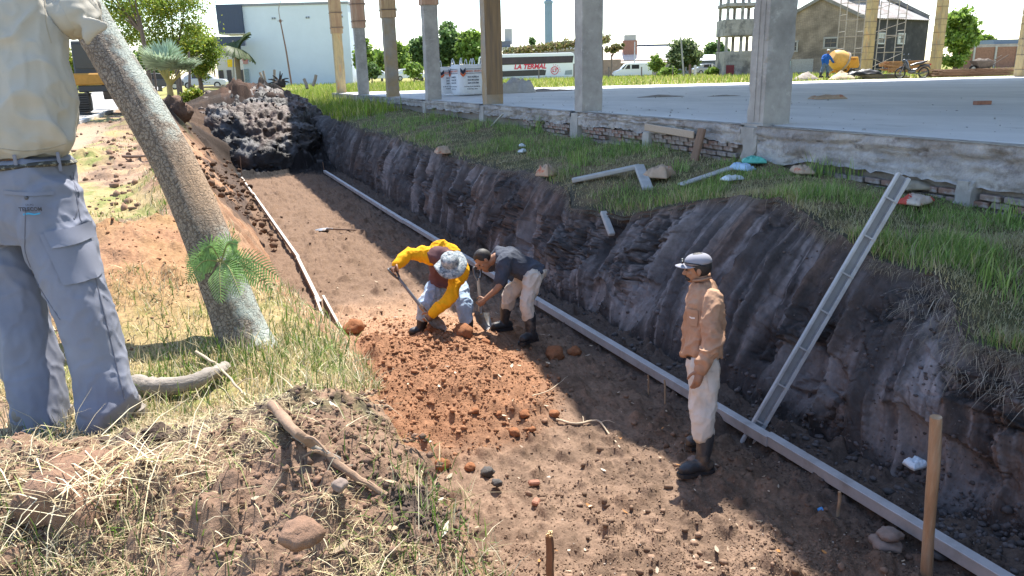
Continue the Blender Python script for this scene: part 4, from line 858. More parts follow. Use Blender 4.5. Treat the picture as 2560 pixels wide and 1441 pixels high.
def seam(surf, pts, r, m, name='seam'):
    P = []
    for x, y in catmull(np.array(pts, float), 8):
        loc, dr = cam_hit(surf, x, y)
        if loc is not None: P.append(tuple(loc-dr*.001))
    if len(P) > 3: B().tube(P, r, 5).build(name, m, surf)
M_SEAM = cloth('grey_seam', (.15, .155, .19))
seam(tr, [(182, 430), (196, 520), (212, 600)], .0028, M_SEAM); seam(tr, [(238, 690), (262, 790), (288, 900), (312, 1000)], .0026, M_SEAM); seam(tr, [(64, 520), (62, 600), (66, 640), (100, 720), (150, 800)], .0022, M_SEAM); seam(tr, [(175, 440), (196, 480), (194, 520), (185, 548)], .0035, M_SEAM, 'side_pocket')
seam(sh, [(112, 0), (116, 60), (128, 108)], .0022, cloth('beige_seam', (.37, .33, .26))); seam(sh, [(0, 372), (60, 378), (120, 372), (165, 360)], .002, cloth('beige_seam', (.37, .33, .26)))
M_SHOE = mat('dusty_shoe', (.22, .19, .16), rough=.9, var=.2, bump=.2)
for k, (tx, ty) in (('R', (360, 990)), ('L', (185, 1050))):
    q = Jp(tx, ty, .12 if k == 'R' else .17); boot('shoe', J['an'+k]+UP*.02, np.array([q[0], q[1], zg-.0]), J['an'+k]+UP*.04, M_SHOE, ml, .9)
hair(ml, J['head'], J['face'], UP, M_HAIR, low=-.08, seed=9)
# ------------------------------------------------------------------ form rails, pegs, posts and litter of the building site
M_GALV = mat('dusty_galvanised', (.42, .42, .425), rough=.6, metal=.25, var=.16, scale=6, bump=.25, bscale=60, col2=(.34, .33, .32), c2scale=4, c2lo=.5, c2hi=.66)
M_GALVD = mat('channel_web', (.23, .235, .24), rough=.7, metal=.2, var=.2, scale=6, bump=.2)
M_WOODP = mat('post_wood', (.36, .225, .125), rough=.85, var=.3, scale=4, bump=.4, bscale=30, stretch=(5, 5, .6), col2=(.44, .33, .22), c2scale=2.2)
M_WOODD = mat('dark_wood', (.19, .12, .08), rough=.9, var=.3, scale=4, bump=.4, bscale=30, stretch=(5, 5, .6))
def rail(label, pts, w, h, top=M_GALV, side=None):
    t = thing('form_rail', label, 'form rail', group='rails set along the trench')
    n = len(pts)
    for i in range(n-1):
        a, c = np.array(pts[i]), np.array(pts[i+1]); d = nrm(c-a); o = np.array([.012*(i % 2), 0, .006*(i % 2)])
        a = a-d*.05
        B().beam(tuple(a+o), tuple(c+o), w, h*.78).build('rail_side', side or top, t, bevel=.004)
        B().beam(tuple(a+o+[0, 0, h*.46]), tuple(c+o+[0, 0, h*.46]), w*1.12, h*.14).build('rail_cap', top, t, bevel=.003)
    return t
ZR = -1.40
def rp(x, y, z): return tuple(at_z(x, y, z))
rail('long pale concrete-dusted rail between the standing man and the clay wall', [rp(1338, 752, ZR), rp(1925, 1105, ZR), rp(2560, 1492, ZR)], .075, .10)
rail('far pale rail at the foot of the clay wall, beyond the digging workers', [rp(812, 430, ZR+.0), rp(1010, 555, ZR), rp(1345, 760, ZR)], .07, .09)
M_RW = mat('white_rail_top', (.42, .37, .32), rough=.7, var=.2, scale=8, bump=.2)
rail('narrow white-topped rail along the reddish bank side of the trench', [rp(605, 447, ZR), rp(632, 487, ZR), rp(745, 650, ZR), rp(800, 762, ZR)], .045, .09, M_RW, M_WOODD)
t = thing('form_board_pair', 'two short dark form boards at the near end of the narrow rail', 'form board')
for dx in (-.05, .05):
    a = at_z(800, 755, ZR)+[dx, 0, 0]; c = at_z(843, 852, ZR)+[dx*1.6, 0, 0]
    bd = B().beam(tuple(a), tuple(c), .022, .16).build('board', M_WOODD, t, bevel=.003); B().beam(tuple(a+[0, 0, .083]), tuple(c+[0, 0, .083]), .03, .012).build('metal_edge', M_RW, bd)
# leaning channel
P0 = at_z(1872, 1098, -1.5); P1 = at_X(2256, 440, 5.45); d = nrm(P1-P0); P0 = P0-d*.06; L = np.linalg.norm(P1-P0); side = perp(d, VR); nv = np.cross(d, side); nv = nv if nv@(-VF) > 0 else -nv
t = thing('steel_channel', 'long dusty steel channel leaning against the clay wall up to the grass', 'steel channel')
B().beam(tuple(P0), tuple(P1), .085, .008, up=tuple(nv)).build('web', M_GALVD, t)
for sg in (-1, 1):
    B().beam(tuple(P0+side*sg*.047+nv*.018), tuple(P1+side*sg*.047+nv*.018), .024 if sg < 0 else .034, .045, up=tuple(nv)).build('flange', M_GALV, t, bevel=.004)
for k in range(7):
    q = P0+d*(L*(.09+.137*k)); b = B(); b.beam(tuple(q-side*.06+nv*.046), tuple(q+side*.06+nv*.046), .012, .008, up=tuple(nv)); b.build('tie_strap', M_GALV, t)
# posts, pegs and stakes
def post(name, label, base, top, r, m, seg=9, group=None, split=False):
    base = np.asarray(base, float); top = np.asarray(top, float); n = 9; pts = [tuple(mix(base, top, k/(n-1))+np.array([.004*math.sin(k*2.1), .004*math.cos(k*1.7), 0])) for k in range(n)]
    b = B(); b.tube(pts, [r*(1.0+.05*math.sin(k*1.3)) for k in range(n)], seg); o = b.build(name, m, None, smooth=True); tag(o, label, 'post', group)
    if split:
        b = B()
        for k in range(14):
            a = k*2.4; rr = r*.75*random.random()**.5; p = top+np.array([rr*math.cos(a), rr*math.sin(a), -.005]); b.beam(tuple(p), tuple(p+np.array([random.uniform(-.008, .008), random.uniform(-.008, .008), random.uniform(.008, .03)])), .008, .006)
        b.build('splintered_top', mat('fresh_wood', (.66, .5, .28), var=.2, bump=.2), o)
    return o
bp = at_z(2322, 1432, -1.5); tpz = at_Y(2342, 1043, bp[1])
post('wooden_post', 'thick weathered wooden post upright beside the rail, in the shade', bp-[0, 0, .25], tpz, .034, M_WOODP, 10)
bp = at_z(1376, 1452, -1.5); tpz = at_Y(1374, 1338, bp[1]); 
t = post('wooden_stake', 'square wooden stake with a splintered pale top, close to the camera', bp-[0, 0, .3], tpz, .027, M_WOODD, 4, split=True)
for i, (x0, y0, x1, y1, r, lb) in enumerate(((1622, 985, 1621, 938, .008, 'thin reddish peg beside the rail, nearer the digging workers'), (1664, 1010, 1662, 950, .009, 'thin brown peg standing close to the standing man'), (2094, 1292, 2100, 1230, .012, 'short flat wooden peg propping the long rail near its near end'),
                                  (606, 452, 600, 392, .012, 'thin far stake at the end of the narrow rail'), (812, 436, 807, 405, .012, 'thin far stake where the far rail meets the dark clay'))):
    a = at_z(x0, y0, -1.5); post('peg', lb, a-[0, 0, .08], at_Y(x1, y1, a[1]), r, M_WOODP if i < 3 else M_WOODD, 5, 'pegs holding the rails')
t = shovel('spade', 'old spade lying flat on the trench floor behind the digging workers', at_z(925, 577, -1.45), at_z(785, 571, -1.43), .3, M_WOODD, VF, group=None, handle=False)
# stones and brick bits propping the rail
def lump(name, label, p, r, m, cat='stone', group=None, seed=0, flat=.75, parent=None, sub=3):
    me = bpy.data.meshes.new(name); bm = bmesh.new(); bmesh.ops.create_icosphere(bm, subdivisions=sub, radius=1)
    V = np.array([v.co for v in bm.verts]); f = 1+.9*(fbm3(V[:, 0]*1.5+seed, V[:, 1]*1.5, V[:, 2]*1.5, 3, seed)-.5)+.4*(fbm3(V[:, 0]*5, V[:, 1]*5+seed, V[:, 2]*5, 2, seed+5)-.5)
    for v, k in zip(bm.verts, f): v.co = v.co*k*r; v.co.z *= flat
    bm.to_mesh(me); bm.free(); me.polygons.foreach_set('use_smooth', [True]*len(me.polygons))
    o = link(name, me, m, parent); o.location = p; o.rotation_euler = (0, 0, seed*1.7)
    if label: tag(o, label, cat, group)
    return o
M_CLOD = mat('red_clod', (.27, .12, .06), rough=.97, var=.3, scale=30, bump=.8, bscale=60, bdist=.01, spec=.1)
M_CLODG = mat('grey_clod', (.235, .145, .10), rough=.97, var=.3, scale=30, bump=.8, bscale=60, bdist=.01, spec=.1)
M_CLODK = mat('black_clod', (.06, .055, .052), rough=.8, var=.4, scale=25, bump=.8, bscale=50, bdist=.01)
M_STONE = mat('stone', (.22, .165, .135), rough=.9, var=.25, scale=14, bump=.4, bscale=40)
for k, (x, y, r, lb) in enumerate(((2225, 1335, .075, 'upper flat brown stone wedged under the long rail'), (2215, 1362, .095, 'lower flat brown stone wedged under the long rail'), (2345, 1385, .06, 'dark stone lying beside the base of the wooden post'), (1735, 1150, .05, 'pale flat stone at the toe of the standing man'))):
    p = at_z(x, y, -1.47+(.06 if k == 0 else 0)); lump('stone', lb, tuple(p), r, M_STONE if k != 2 else M_CLODK, 'stone', seed=20+k, flat=.45)
CLODL = ['large round red clod at the near foot of the soil heap', 'smaller red clod just right of the large round one at the heap foot', 'big clod in the shade right of the dark-shirted worker', 'big clod at the feet of the worker in yellow', 'red clod beside the thick end of the pale twig', 'second clod in the shade right of the dark-shirted worker', 'big clod at the near end of the narrow rail', 'brownish clod low on the right flank of the soil heap', 'clod halfway up the right flank of the soil heap', 'small clod on the upper middle of the soil heap', 'small clod touching the one halfway up the right flank', 'small clod left of the thick end of the pale twig', 'clod at the left margin of the soil heap below the crooked stick', 'little clod near the upper right of the soil heap', 'little clod beside the crooked stick', 'clod in front of the shovel blade of the worker in yellow', 'clod right of the upright shovel blade']
for k, (x, y, r) in enumerate(((1108, 1163, .065), (1175, 1170, .045), (1385, 885, .11), (1160, 862, .10), (1385, 1035, .05), (1435, 885, .07), (885, 832, .11), (1285, 1062, .05), (1310, 1025, .045), (1185, 962, .035), (1315, 1015, .03), (1330, 1068, .03), (1040, 1055, .045), (1245, 975, .03), (1055, 985, .03), (1080, 835, .08), (1215, 870, .05))):
    p = at_z(x, y, -1.4); p[2] = floor_z(p[:1], p[1:2])[0]; p = at_z(x, y, p[2]+r*.4); p[2] = floor_z(p[:1], p[1:2])[0]+r*.35
    lump('dirt_clod', CLODL[k], tuple(p), r, M_CLOD, 'clod', 'red clods on the loose soil', seed=40+k, flat=.8)
for k, (x, y, r, lb) in enumerate(((1218, 1180, .05, 'blackish lump of clay at the foot of the red soil heap'), (1243, 1207, .04, 'smaller greenish-grey lump beside the blackish clay lump'))):
    p = at_z(x, y, -1.45); lump('clay_lump', lb, tuple(p), r, M_CLODK, 'clod', seed=70+k, sub=3)
for k, (x, y, lb) in enumerate(((1335, 1210, 'thin red brick fragment on the trench floor below the red soil heap'), (1340, 1258, 'chunky broken brick bit nearest the splintered stake'))):
    p = at_z(x, y, -1.47); b = B(); b.box((0, 0, 0), (.09, .05, .035), R=Euler((.2, .15, k*.9)).to_matrix()); o = b.build('brick_fragment', mat('brick_red', (.30, .135, .085), var=.3, bump=.4), None, bevel=.01); o.location = tuple(p+[0, 0, .01]); tag(o, lb, 'brick fragment', 'brick bits on the trench floor')
# crumpled sacks and sheets on the verge
def crumple(name, label, p, w, d, h, m, rz=0, seed=0, cat='bag', n=22):
    u, v = np.meshgrid(np.linspace(-1, 1, n), np.linspace(-1, 1, n), indexing='ij')
    rr = np.maximum(np.abs(u), np.abs(v)); f = fbm2(u*1.6+seed, v*1.6, 3, seed); g = 1-2*np.abs(fbm2(u*2.2+seed, v*2.2+3, 3, seed+4)-.5)
    X = u*w/2*(.8+.45*fbm2(u*1.1, v*1.1+seed, 2, seed+1)); Y = v*d/2*(.8+.45*fbm2(u*1.1+5, v*1.1, 2, seed+2)); Z = h*.75*np.clip(1-rr**4, 0, 1)*(.25+1.1*f)+h*.7*(g-.6)*(1-rr**6)
    V = np.stack([X, Y, Z], -1).reshape(-1, 3); V2 = V*[1, 1, 0]+[0, 0, -.02]; N = len(V); F = grid_faces(n, n).tolist(); F2 = [tuple(N+i for i in q[::-1]) for q in F]
    ring = [i for i in range(n)]+[i*n+n-1 for i in range(1, n)]+[n*n-1-i for i in range(1, n)]+[(n-1-i)*n for i in range(1, n-1)]
    F3 = [(ring[i], N+ring[i], N+ring[(i+1) % len(ring)], ring[(i+1) % len(ring)]) for i in range(len(ring))]
    o = np_mesh(name, np.vstack([V, V2]), np.array(F+F2+F3), m, smooth=True); o.location = tuple(p); o.rotation_euler = (0, 0, rz); tag(o, label, cat); return o
M_KRAFT = mat('kraft_paper', (.42, .31, .22), rough=.9, var=.2, scale=8, bump=.3, bscale=25, col2=(.42, .14, .08), c2scale=6, c2lo=.58, c2hi=.64)
M_KRAFTB = mat('brown_sack', (.27, .23, .17), rough=.9, var=.2, scale=8, bump=.4, bscale=25)
M_REDW = mat('red_white_sack', (.48, .40, .33), rough=.7, var=.15, bump=.2, col2=(.45, .06, .04), c2scale=3.2, c2lo=.5, c2hi=.53)
M_BLUEP = mat('blue_plastic', (.32, .46, .60), rough=.35, var=.15, bump=.2); M_GREENP = mat('green_plastic', (.10, .42, .34), rough=.35, var=.15, bump=.2); M_WHITEP = mat('white_plastic', (.6, .66, .7), rough=.35, var=.15, bump=.2)
def vat(x, y, X=None):
    """point on the verge under a pixel"""
    Y = 8.0; Z = .0
    for _ in range(30):
        p = at_z(x, y, Z); Z = float(verge_z(np.array([np.clip(p[0], 4.8, 7.3)]), np.array([p[1]]))[0])*.5+Z*.5
    return at_z(x, y, Z)
for x, y, w, d, h, m, lb, sd in ((1648, 448, .42, .34, .16, M_KRAFT, 'crumpled kraft cement sack on the grass beside the broken concrete piece', 1), (1108, 388, .35, .3, .14, M_KRAFT, 'small crumpled brownish sack lying on the rim of the far grass verge', 2), (1368, 445, .22, .3, .18, M_KRAFT, 'torn brown sack stuck at the rim of the clay wall', 3),
                               (2290, 478, .42, .36, .06, M_KRAFTB, 'flat round brown sack on the grass behind the leaning channel', 4), (2290, 516, .42, .24, .07, M_REDW, 'red and white printed sack on the grass right of the leaning channel', 5), (2005, 440, .3, .22, .08, M_KRAFT, 'faded paper sack half hidden in grass under the beam', 6),
                               (1858, 432, .32, .2, .08, M_BLUEP, 'light blue plastic sheet lying on a plank in the grass', 7), (1885, 414, .3, .2, .09, M_GREENP, 'green plastic sheet crumpled next to the light blue one', 8), (1830, 458, .25, .12, .05, M_WHITEP, 'pale grey plastic strip on the grass below the blue sheet', 9), (1306, 386, .16, .1, .05, M_WHITEP, 'small clear plastic wrapper in the grass of the verge', 10),
                               (1305, 372, .14, .1, .05, M_WHITEP, 'white plastic scrap just above another wrapper in the verge grass', 11)):
    p = vat(x, y); crumple('sack' if 'sack' in lb else 'plastic_sheet', lb, tuple(p+[0, 0, .06]), w, d, h, m, rz=sd*.7, seed=sd, cat='sack' if 'sack' in lb else 'plastic')
p = at_z(2247, 1163, -1.2); crumple('paper_scrap', 'crumpled white paper scrap on the dark clay at the foot of the wall', (4.62, p[1]*1.02, -1.28), .14, .1, .05, M_WHITEP, seed=14, cat='paper')
p = at_z(2053, 1277, -1.48); crumple('plastic_scrap', 'tiny bright blue plastic scrap on the shaded trench floor', tuple(p+[0, 0, .01]), .05, .04, .012, mat('bright_blue_plastic', (.08, .30, .62), rough=.4, var=0), seed=15, cat='plastic')
p = at_z(1572, 885, -1.45); lump('white_stone', 'small white stone beside the rail near the wall foot', tuple(p), .03, mat('white_stone', (.7, .7, .7)), seed=81)
# broken concrete pieces on the verge
M_CPIECE = mat('broken_concrete', (.37, .37, .36), rough=.9, var=.2, scale=7, bump=.5, bscale=30)
def slabpiece(label, a, c, w, th, name='concrete_piece', m=None):
    b = B(); b.beam(tuple(a), tuple(c), w, th); o = b.build(name, m or M_CPIECE, None, bevel=.012); tag(o, label, 'plank' if 'plank' in label else 'concrete'); return o
slabpiece('long flat broken concrete strip half sunk in the verge grass', vat(1430, 462)+[0, 0, .06], vat(1600, 436)+[0, 0, .12], .16, .06)
slabpiece('short concrete strip sloping down beside the kraft sack', vat(1597, 437)+[0, 0, .13], vat(1620, 478)+[0, 0, .03], .15, .06)
slabpiece('grey plank lying in the grass under the blue plastic', vat(1700, 470)+[0, 0, .04], vat(1850, 425)+[0, 0, .07], .14, .03, 'grey_plank', M_GALV)
slabpiece('concrete chip jutting from the rim of the clay wall', at_X(1508, 530, 5.0), at_X(1530, 588, 4.95), .09, .06)
slabpiece('thin white plank leaning on the beam beside the ochre column', at_X(1230, 315, 7.2), at_X(1258, 285, 7.3), .07, .03, 'white_plank', mat('white_wood', (.62, .6, .56), var=.2))
pw = at_X(1732, 400, 7.1); slabpiece('dark upright plank leaning on the edge beam', pw-[0, 0, .1], np.array([7.25, pw[1], .66]), .17, .05, 'upright_plank', M_WOODD)
slabpiece('long pale form plank fixed along the edge beam', at_X(1612, 318, 7.30), at_X(1735, 338, 7.30), .03, .12, 'form_plank', mat('pale_plank', (.42, .33, .25), var=.2, stretch=(1, 6, 6)))
# things lying on the slab
p = at_z(2455, 262, SLABZ); b = B(); b.box((0, 0, .035), (.30, .13, .07), rz=-.25); o = b.build('loose_brick', mat('brick_red', (.36, .15, .09)), None, bevel=.006); o.location = tuple(p); tag(o, 'single red brick lying on the bare slab', 'brick')
p = at_z(2072, 248, SLABZ); crumple('cement_sack', 'flattened brown cement sack lying on the bare slab', tuple(p+[0, 0, .025]), .75, .45, .09, M_KRAFT, rz=-.3, seed=18, cat='sack')
M_DEB = mat('grey_debris', (.24, .22, .20), var=.35, bump=.5)
def heap_stuff(name, label, p, rx, ry, h, m, seed=0, n=34, rz=0, kind='thing', cat='heap'):
    a, r = np.meshgrid(np.linspace(0, 2*math.pi, n+1)[:-1], np.linspace(0, 1, 14), indexing='ij')
    q = 1+.3*(vn2(a*1.9, a*0, seed)-.5); X = rx*r*np.cos(a)*q; Y = ry*r*np.sin(a)*q; Z = h*np.clip(1-r, 0, 1)**.8*(.75+.5*fbm2(X*6/max(rx, .3), Y*6/max(rx, .3), 3, seed))-.02*(r > .95)
    V = np.stack([X, Y, Z], -1).reshape(-1, 3); m_ = 14; F = [(i*m_+k, ((i+1) % n)*m_+k, ((i+1) % n)*m_+k+1, i*m_+k+1) for i in range(n) for k in range(m_-1)]
    o = np_mesh(name, V, np.array(F), m, smooth=True); o.location = tuple(p); o.rotation_euler = (0, 0, rz); tag(o, label, cat); o['kind'] = kind; return o
p = at_z(1650, 243, SLABZ); heap_stuff('debris_pile', 'low swept line of grey rubble on the slab left of the nearest column', p, .75, .25, .07, M_DEB, 5, rz=-.35)
p = at_z(1810, 241, SLABZ); heap_stuff('debris_pile', 'thin trail of rubble on the slab close behind the nearest column', p, .5, .16, .04, M_DEB, 6, rz=-.35)
p = at_z(1295, 232, SLABZ); crumple('tarp_heap', 'pale crumpled tarpaulin heap on the slab beside the ochre column', tuple(p+[0, 0, .02]), 1.5, 1.0, .55, mat('pale_tarp', (.45, .44, .43), var=.2, bump=.4), rz=-.4, seed=21, cat='tarpaulin')
p = at_z(1360, 229, SLABZ); heap_stuff('debris_pile', 'small heap of broken rubble beside the pale tarpaulin', p, 1.3, .4, .12, M_DEB, 8, rz=-.35)
# crumbs of mortar over the slab
def pebbles(name, P, R, m, col=None, seed=0, small=False):
    if small:
        V0 = np.array([(1, 0, 0), (0, 1, 0), (-1, 0, 0), (0, -1, 0), (0, 0, 1), (0, 0, -1)], float); F0 = np.array([(0, 1, 4), (1, 2, 4), (2, 3, 4), (3, 0, 4), (1, 0, 5), (2, 1, 5), (3, 2, 5), (0, 3, 5)])
    else:
        ico = bmesh.new(); bmesh.ops.create_icosphere(ico, subdivisions=1, radius=1); V0 = np.array([v.co for v in ico.verts]); F0 = np.array([[v.index for v in f.verts] for f in ico.faces]); ico.free()
    rg = np.random.default_rng(seed); n = len(P); k = len(V0)
    sc = R[:, None, None]*(.55+.65*rg.random((n, 1, 3))); jit = 1+.6*(rg.random((n, k, 1))-.5)
    a = rg.random(n)*6.28; ca, sa = np.cos(a), np.sin(a); V = V0[None]*jit*sc
    V = np.stack([V[..., 0]*ca[:, None]-V[..., 1]*sa[:, None], V[..., 0]*sa[:, None]+V[..., 1]*ca[:, None], V[..., 2]*.8], -1)+P[:, None, :]
    F = (F0[None]+(np.arange(n)*k)[:, None, None]).reshape(-1, 3)
    c = None if col is None else np.repeat(col, k, 0)
    o = np_mesh(name, V.reshape(-1, 3), F, m, smooth=small, col=c); o['kind'] = 'stuff'; return o
n = 420; q = np.column_stack([RNG.uniform(7.6, 20, n), RNG.uniform(3, 26, n)]); q[:, 0] = 7.6+(q[:, 0]-7.6)*RNG.random(n)**.7
pebbles('slab_rubble', np.column_stack([q, np.full(n, SLABZ+.006)]), .005+.022*RNG.random(n)**4, mat('mortar_crumb', (.32, .31, .30), var=.3), seed=4)
# white bulk bags
M_BAG = mat('woven_white_bag', (.72, .73, .76), rough=.8, var=.06, bump=.3, bscale=120, bdist=.004); M_ORP = mat('orange_print', (.62, .13, .04), var=.1, bump=0); M_NVP = mat('navy_print', (.03, .035, .06), var=.1, bump=0)
def bulk_bag(label, P, rz, w=1.0, h=1.05, seed=0, lean=0):
    t = thing('bulk_bag', label, 'bulk bag', tuple(P), rz, 'white bulk bags on the slab')
    n = 15; V = []; F = []
    prof_ = [(.0, .92), (.04, 1.0), (.2, 1.06), (.45, 1.07), (.7, 1.04), (.88, 1.0), (.97, .97), (1.0, .95)]
    per = []
    for k in range(40):
        a = 2*math.pi*k/40; cx, cy = math.cos(a), math.sin(a); per.append((math.copysign(abs(cx)**.38, cx), math.copysign(abs(cy)**.38, cy)))
    for z, s in prof_:
        for k, (x, y) in enumerate(per):
            wv = 1+.02*math.sin(k*1.3+z*5+seed); V.append((x*w/2*s*wv+lean*z*z, y*w/2*s*wv, z*h+.015*math.sin(k*.9+seed)*z))
    m_ = 40; F = [(i*m_+k, i*m_+(k+1) % m_, (i+1)*m_+(k+1) % m_, (i+1)*m_+k) for i in range(len(prof_)-1) for k in range(m_)]
    b = B(); b.add(V, F+[tuple(range(m_-1, -1, -1)), tuple((len(prof_)-1)*m_+k for k in range(m_))]); b.build('sack_body', M_BAG, t, smooth=True)
    for sx in (-1, 1):
        for sy in (-1, 1):
            x, y = sx*w*.42, sy*w*.42; b = B(); b.tube(catmull([(x, y, h*.7), (x*1.02, y*1.02, h), (x+.03, y, h+.2), (x+.07, y, h+.22), (x+.1, y*.9, h)], 3).tolist(), .028, 6, flat=.4); b.build('lifting_loop', M_BAG, t, smooth=True)
    def printed(rot):
        e = Matrix.Rotation(rot, 3, 'Z'); yf = -w*.545
        def W(x, z): return e@Vector((x, yf, z))
        r_ = np.array(e@Vector((1, 0, 0)))
        fr = B()
        for (x0, x1, z0, z1) in ((-.24, .46, .845*h, .86*h), (-.24, .46, .705*h, .72*h), (.445, .46, .705*h, .86*h)): fr.add([W(x0, z0), W(x1, z0), W(x1, z1), W(x0, z1)], [(0, 1, 2, 3)])
        fr.build('print_frame', M_NVP, t)
        ch = B(); ch.add([W(x, z*h) for x, z in ((-.47, .90), (-.36, .80), (-.25, .90), (-.25, .76), (-.36, .68), (-.47, .76))], [(0, 1, 4, 5), (1, 2, 3, 4)]); ch.build('print_chevron', M_NVP, t)
        ch = B(); ch.add([W(x, z*h) for x, z in ((-.47, .755), (-.36, .675), (-.25, .755), (-.25, .68), (-.36, .59), (-.47, .68))], [(0, 1, 4, 5), (1, 2, 3, 4)]); ch.build('print_chevron', M_ORP, t)
        for tx, sz, x, z, m in (('MARIO VICENTE', .094, .105, .78, M_ORP), ('364 4438214', .086, .04, .585, M_NVP), ('364 4412758', .086, .04, .485, M_NVP), ('364 6101789', .086, .04, .385, M_NVP), ('Av. 28 esq. 15 y Av. de la Mar Pcia', .046, .0, .27, M_NVP), ('R. Saenz Pena - Chaco', .046, .0, .19, M_NVP)):
            text_mesh('print_lettering', tx, sz, m, t, np.array(W(x, z*h)), r_, UP, bold=.002)
    printed(0); printed(-math.pi/2)
    return t
rzb = math.atan2(VR[1], VR[0])
p = at_z(1150, 240, SLABZ); db = depth_of(p)
bulk_bag('front white bulk bag with orange and navy print, beside the ochre column', at_dep(1168, 236, db), rzb+.45, 1.0, 1.08, 1)
bulk_bag('white bulk bag half hidden behind the grey column', at_dep(1118, 234, db+.6), rzb+.40, .95, .98, 2)
bulk_bag('white bulk bag behind the other two, only its loops and top showing', at_dep(1196, 231, db+1.5), rzb+.3, 1.0, 1.05, 3)
# ------------------------------------------------------------------ loose soil, straw, grass, the leaning tree
def clod_col(base, n, v=.25): return np.clip(base*(1+v*(RNG.random((n, 1))*2-1)), .01, .9)
def invY(n, a, c, p=1.0):
    u = RNG.random(n); return (a**-p+(c**-p-a**-p)*u)**(-1/p)
# trench floor crumbs
M_CR = mat('soil_crumb', attr=True, rough=.97, var=.2, scale=40, bump=.5, bscale=90, spec=.1)
for nm, n, y1, lo, hi, pw, sm in (('floor_crumbs', 52000, 11, .0028, .008, 2, True), ('floor_clods', 4200, 18, .007, .028, 4, False)):
    Y = invY(n, 2.3, y1, 1.5 if sm else 1.0); X = RNG.uniform(1.2, 4.4, n); m = mound(X, Y); keep = RNG.random(n) < (.25+.75*sstep(.35, .65, fbm2(X*2.5, Y*2.5, 3, 301))); X, Y, m = X[keep], Y[keep], m[keep]; n = len(X)
    R = lo+hi*RNG.random(n)**pw; Z = floor_z(X, Y)+R*.2; red = sstep(.05, .15, m)
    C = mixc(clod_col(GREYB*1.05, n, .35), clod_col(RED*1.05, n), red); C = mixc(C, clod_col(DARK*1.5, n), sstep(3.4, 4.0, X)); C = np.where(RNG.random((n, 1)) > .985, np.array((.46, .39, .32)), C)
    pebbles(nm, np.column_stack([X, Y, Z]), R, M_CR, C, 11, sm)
# red heap crumbs
n = 16000; X = RNG.normal(1.95, .62, n); Y = RNG.normal(6.8, .95, n); k = (mound(X, Y) > .07) & (X > 1.1); X, Y = X[k], Y[k]; n = len(X); R = .003+.006*RNG.random(n)**2+.03*RNG.random(n)**14
pebbles('heap_crumbs', np.column_stack([X, Y, floor_z(X, Y)+R*.2]), R, M_CR, clod_col(RED*1.05, n, .25), 12, True)
# rubble along the foot of the clay wall
n = 3000; Y = invY(n, 2.4, 26, 1.0); t_ = np.abs(RNG.normal(0, .10, n)); iy = np.clip(np.searchsorted(YW, Y), 0, NRW-1); jt = np.clip((t_*NW).astype(int), 0, NW-1)
P = WALLV[iy, jt].copy(); P[:, 1] = Y; R = .004+.035*RNG.random(n)**5; P[:, 0] += R*.2; sh_ = RNG.random(n) < .35; P[sh_, 0] -= RNG.random(sh_.sum())*.35; P[sh_, 2] = floor_z(P[sh_, 0], P[sh_, 1])+R[sh_]*.3
pebbles('wall_rubble', P, R, mat('clay_crumb', attr=True, rough=.8, var=.25, scale=30, bump=.6, bscale=60), clod_col(np.array((.085, .07, .066)), n, .4), 13)
# clods stuck on the clay wall
n = 2600; Y = invY(n, 2.6, 24, 1.0); iy = np.clip(np.searchsorted(YW, Y), 0, NRW-1); jt = RNG.integers(8, NW-6, n); P = WALLV[iy, jt].copy(); P[:, 1] = Y
k = fbm2(Y*1.2, jt/NW*3, 3, 305) > .52; P = P[k]; n = len(P); R = .004+.02*RNG.random(n)**4; P[:, 0] += R*.3
pebbles('wall_clods', P, R, MATS['clay_crumb'], clod_col(np.array((.10, .078, .07)), n, .45), 14)
# spoil ridge and left ground crumbs
n = 34000; Y = invY(n, 1.3, 9, 1.6); X = RNG.uniform(-1.9, .72, n); k = (X < edge_l(Y)+.02) & (RNG.random(n) < np.clip(.25+1.3*(fbm2(X*2.5, Y*2.5, 3, 311)-.3), 0, 1)*np.where((Y > 3.1) & (Y < 5.0), .12, 1)); X, Y = X[k], Y[k]; n = len(X)
R = .003+.006*RNG.random(n)+.014*RNG.random(n)**6; C = mixc(clod_col(np.array((.20, .125, .087)), n, .35), clod_col(RED, n), np.clip(bumpg(X, Y, -.5, 6.1, .9, 1.3)*1.5, 0, 1))
dk = sstep(.55, .72, fbm2(X*4, Y*4, 4, 62))*sstep(3.2, 2.9, Y); C = mixc(C, clod_col(DARK*1.4, n), dk)
pebbles('ridge_crumbs', np.column_stack([X, Y, left_z(X, Y)+R*.2]), R, M_CR, C, 15, True)
n = 1300; Y = invY(n, 9, 33, .6); X = RNG.normal(-1.4, .9, n); k = (X < edge_l(Y)) & (fbm2(X*1.2, Y*.8, 3, 312) > .5); X, Y = X[k], Y[k]; n = len(X); R = .01+.06*RNG.random(n)**4
pebbles('verge_clods', np.column_stack([X, Y, left_z(X, Y)+R*.2]), R, M_CR, clod_col(np.array((.20, .125, .085)), n, .35), 16)
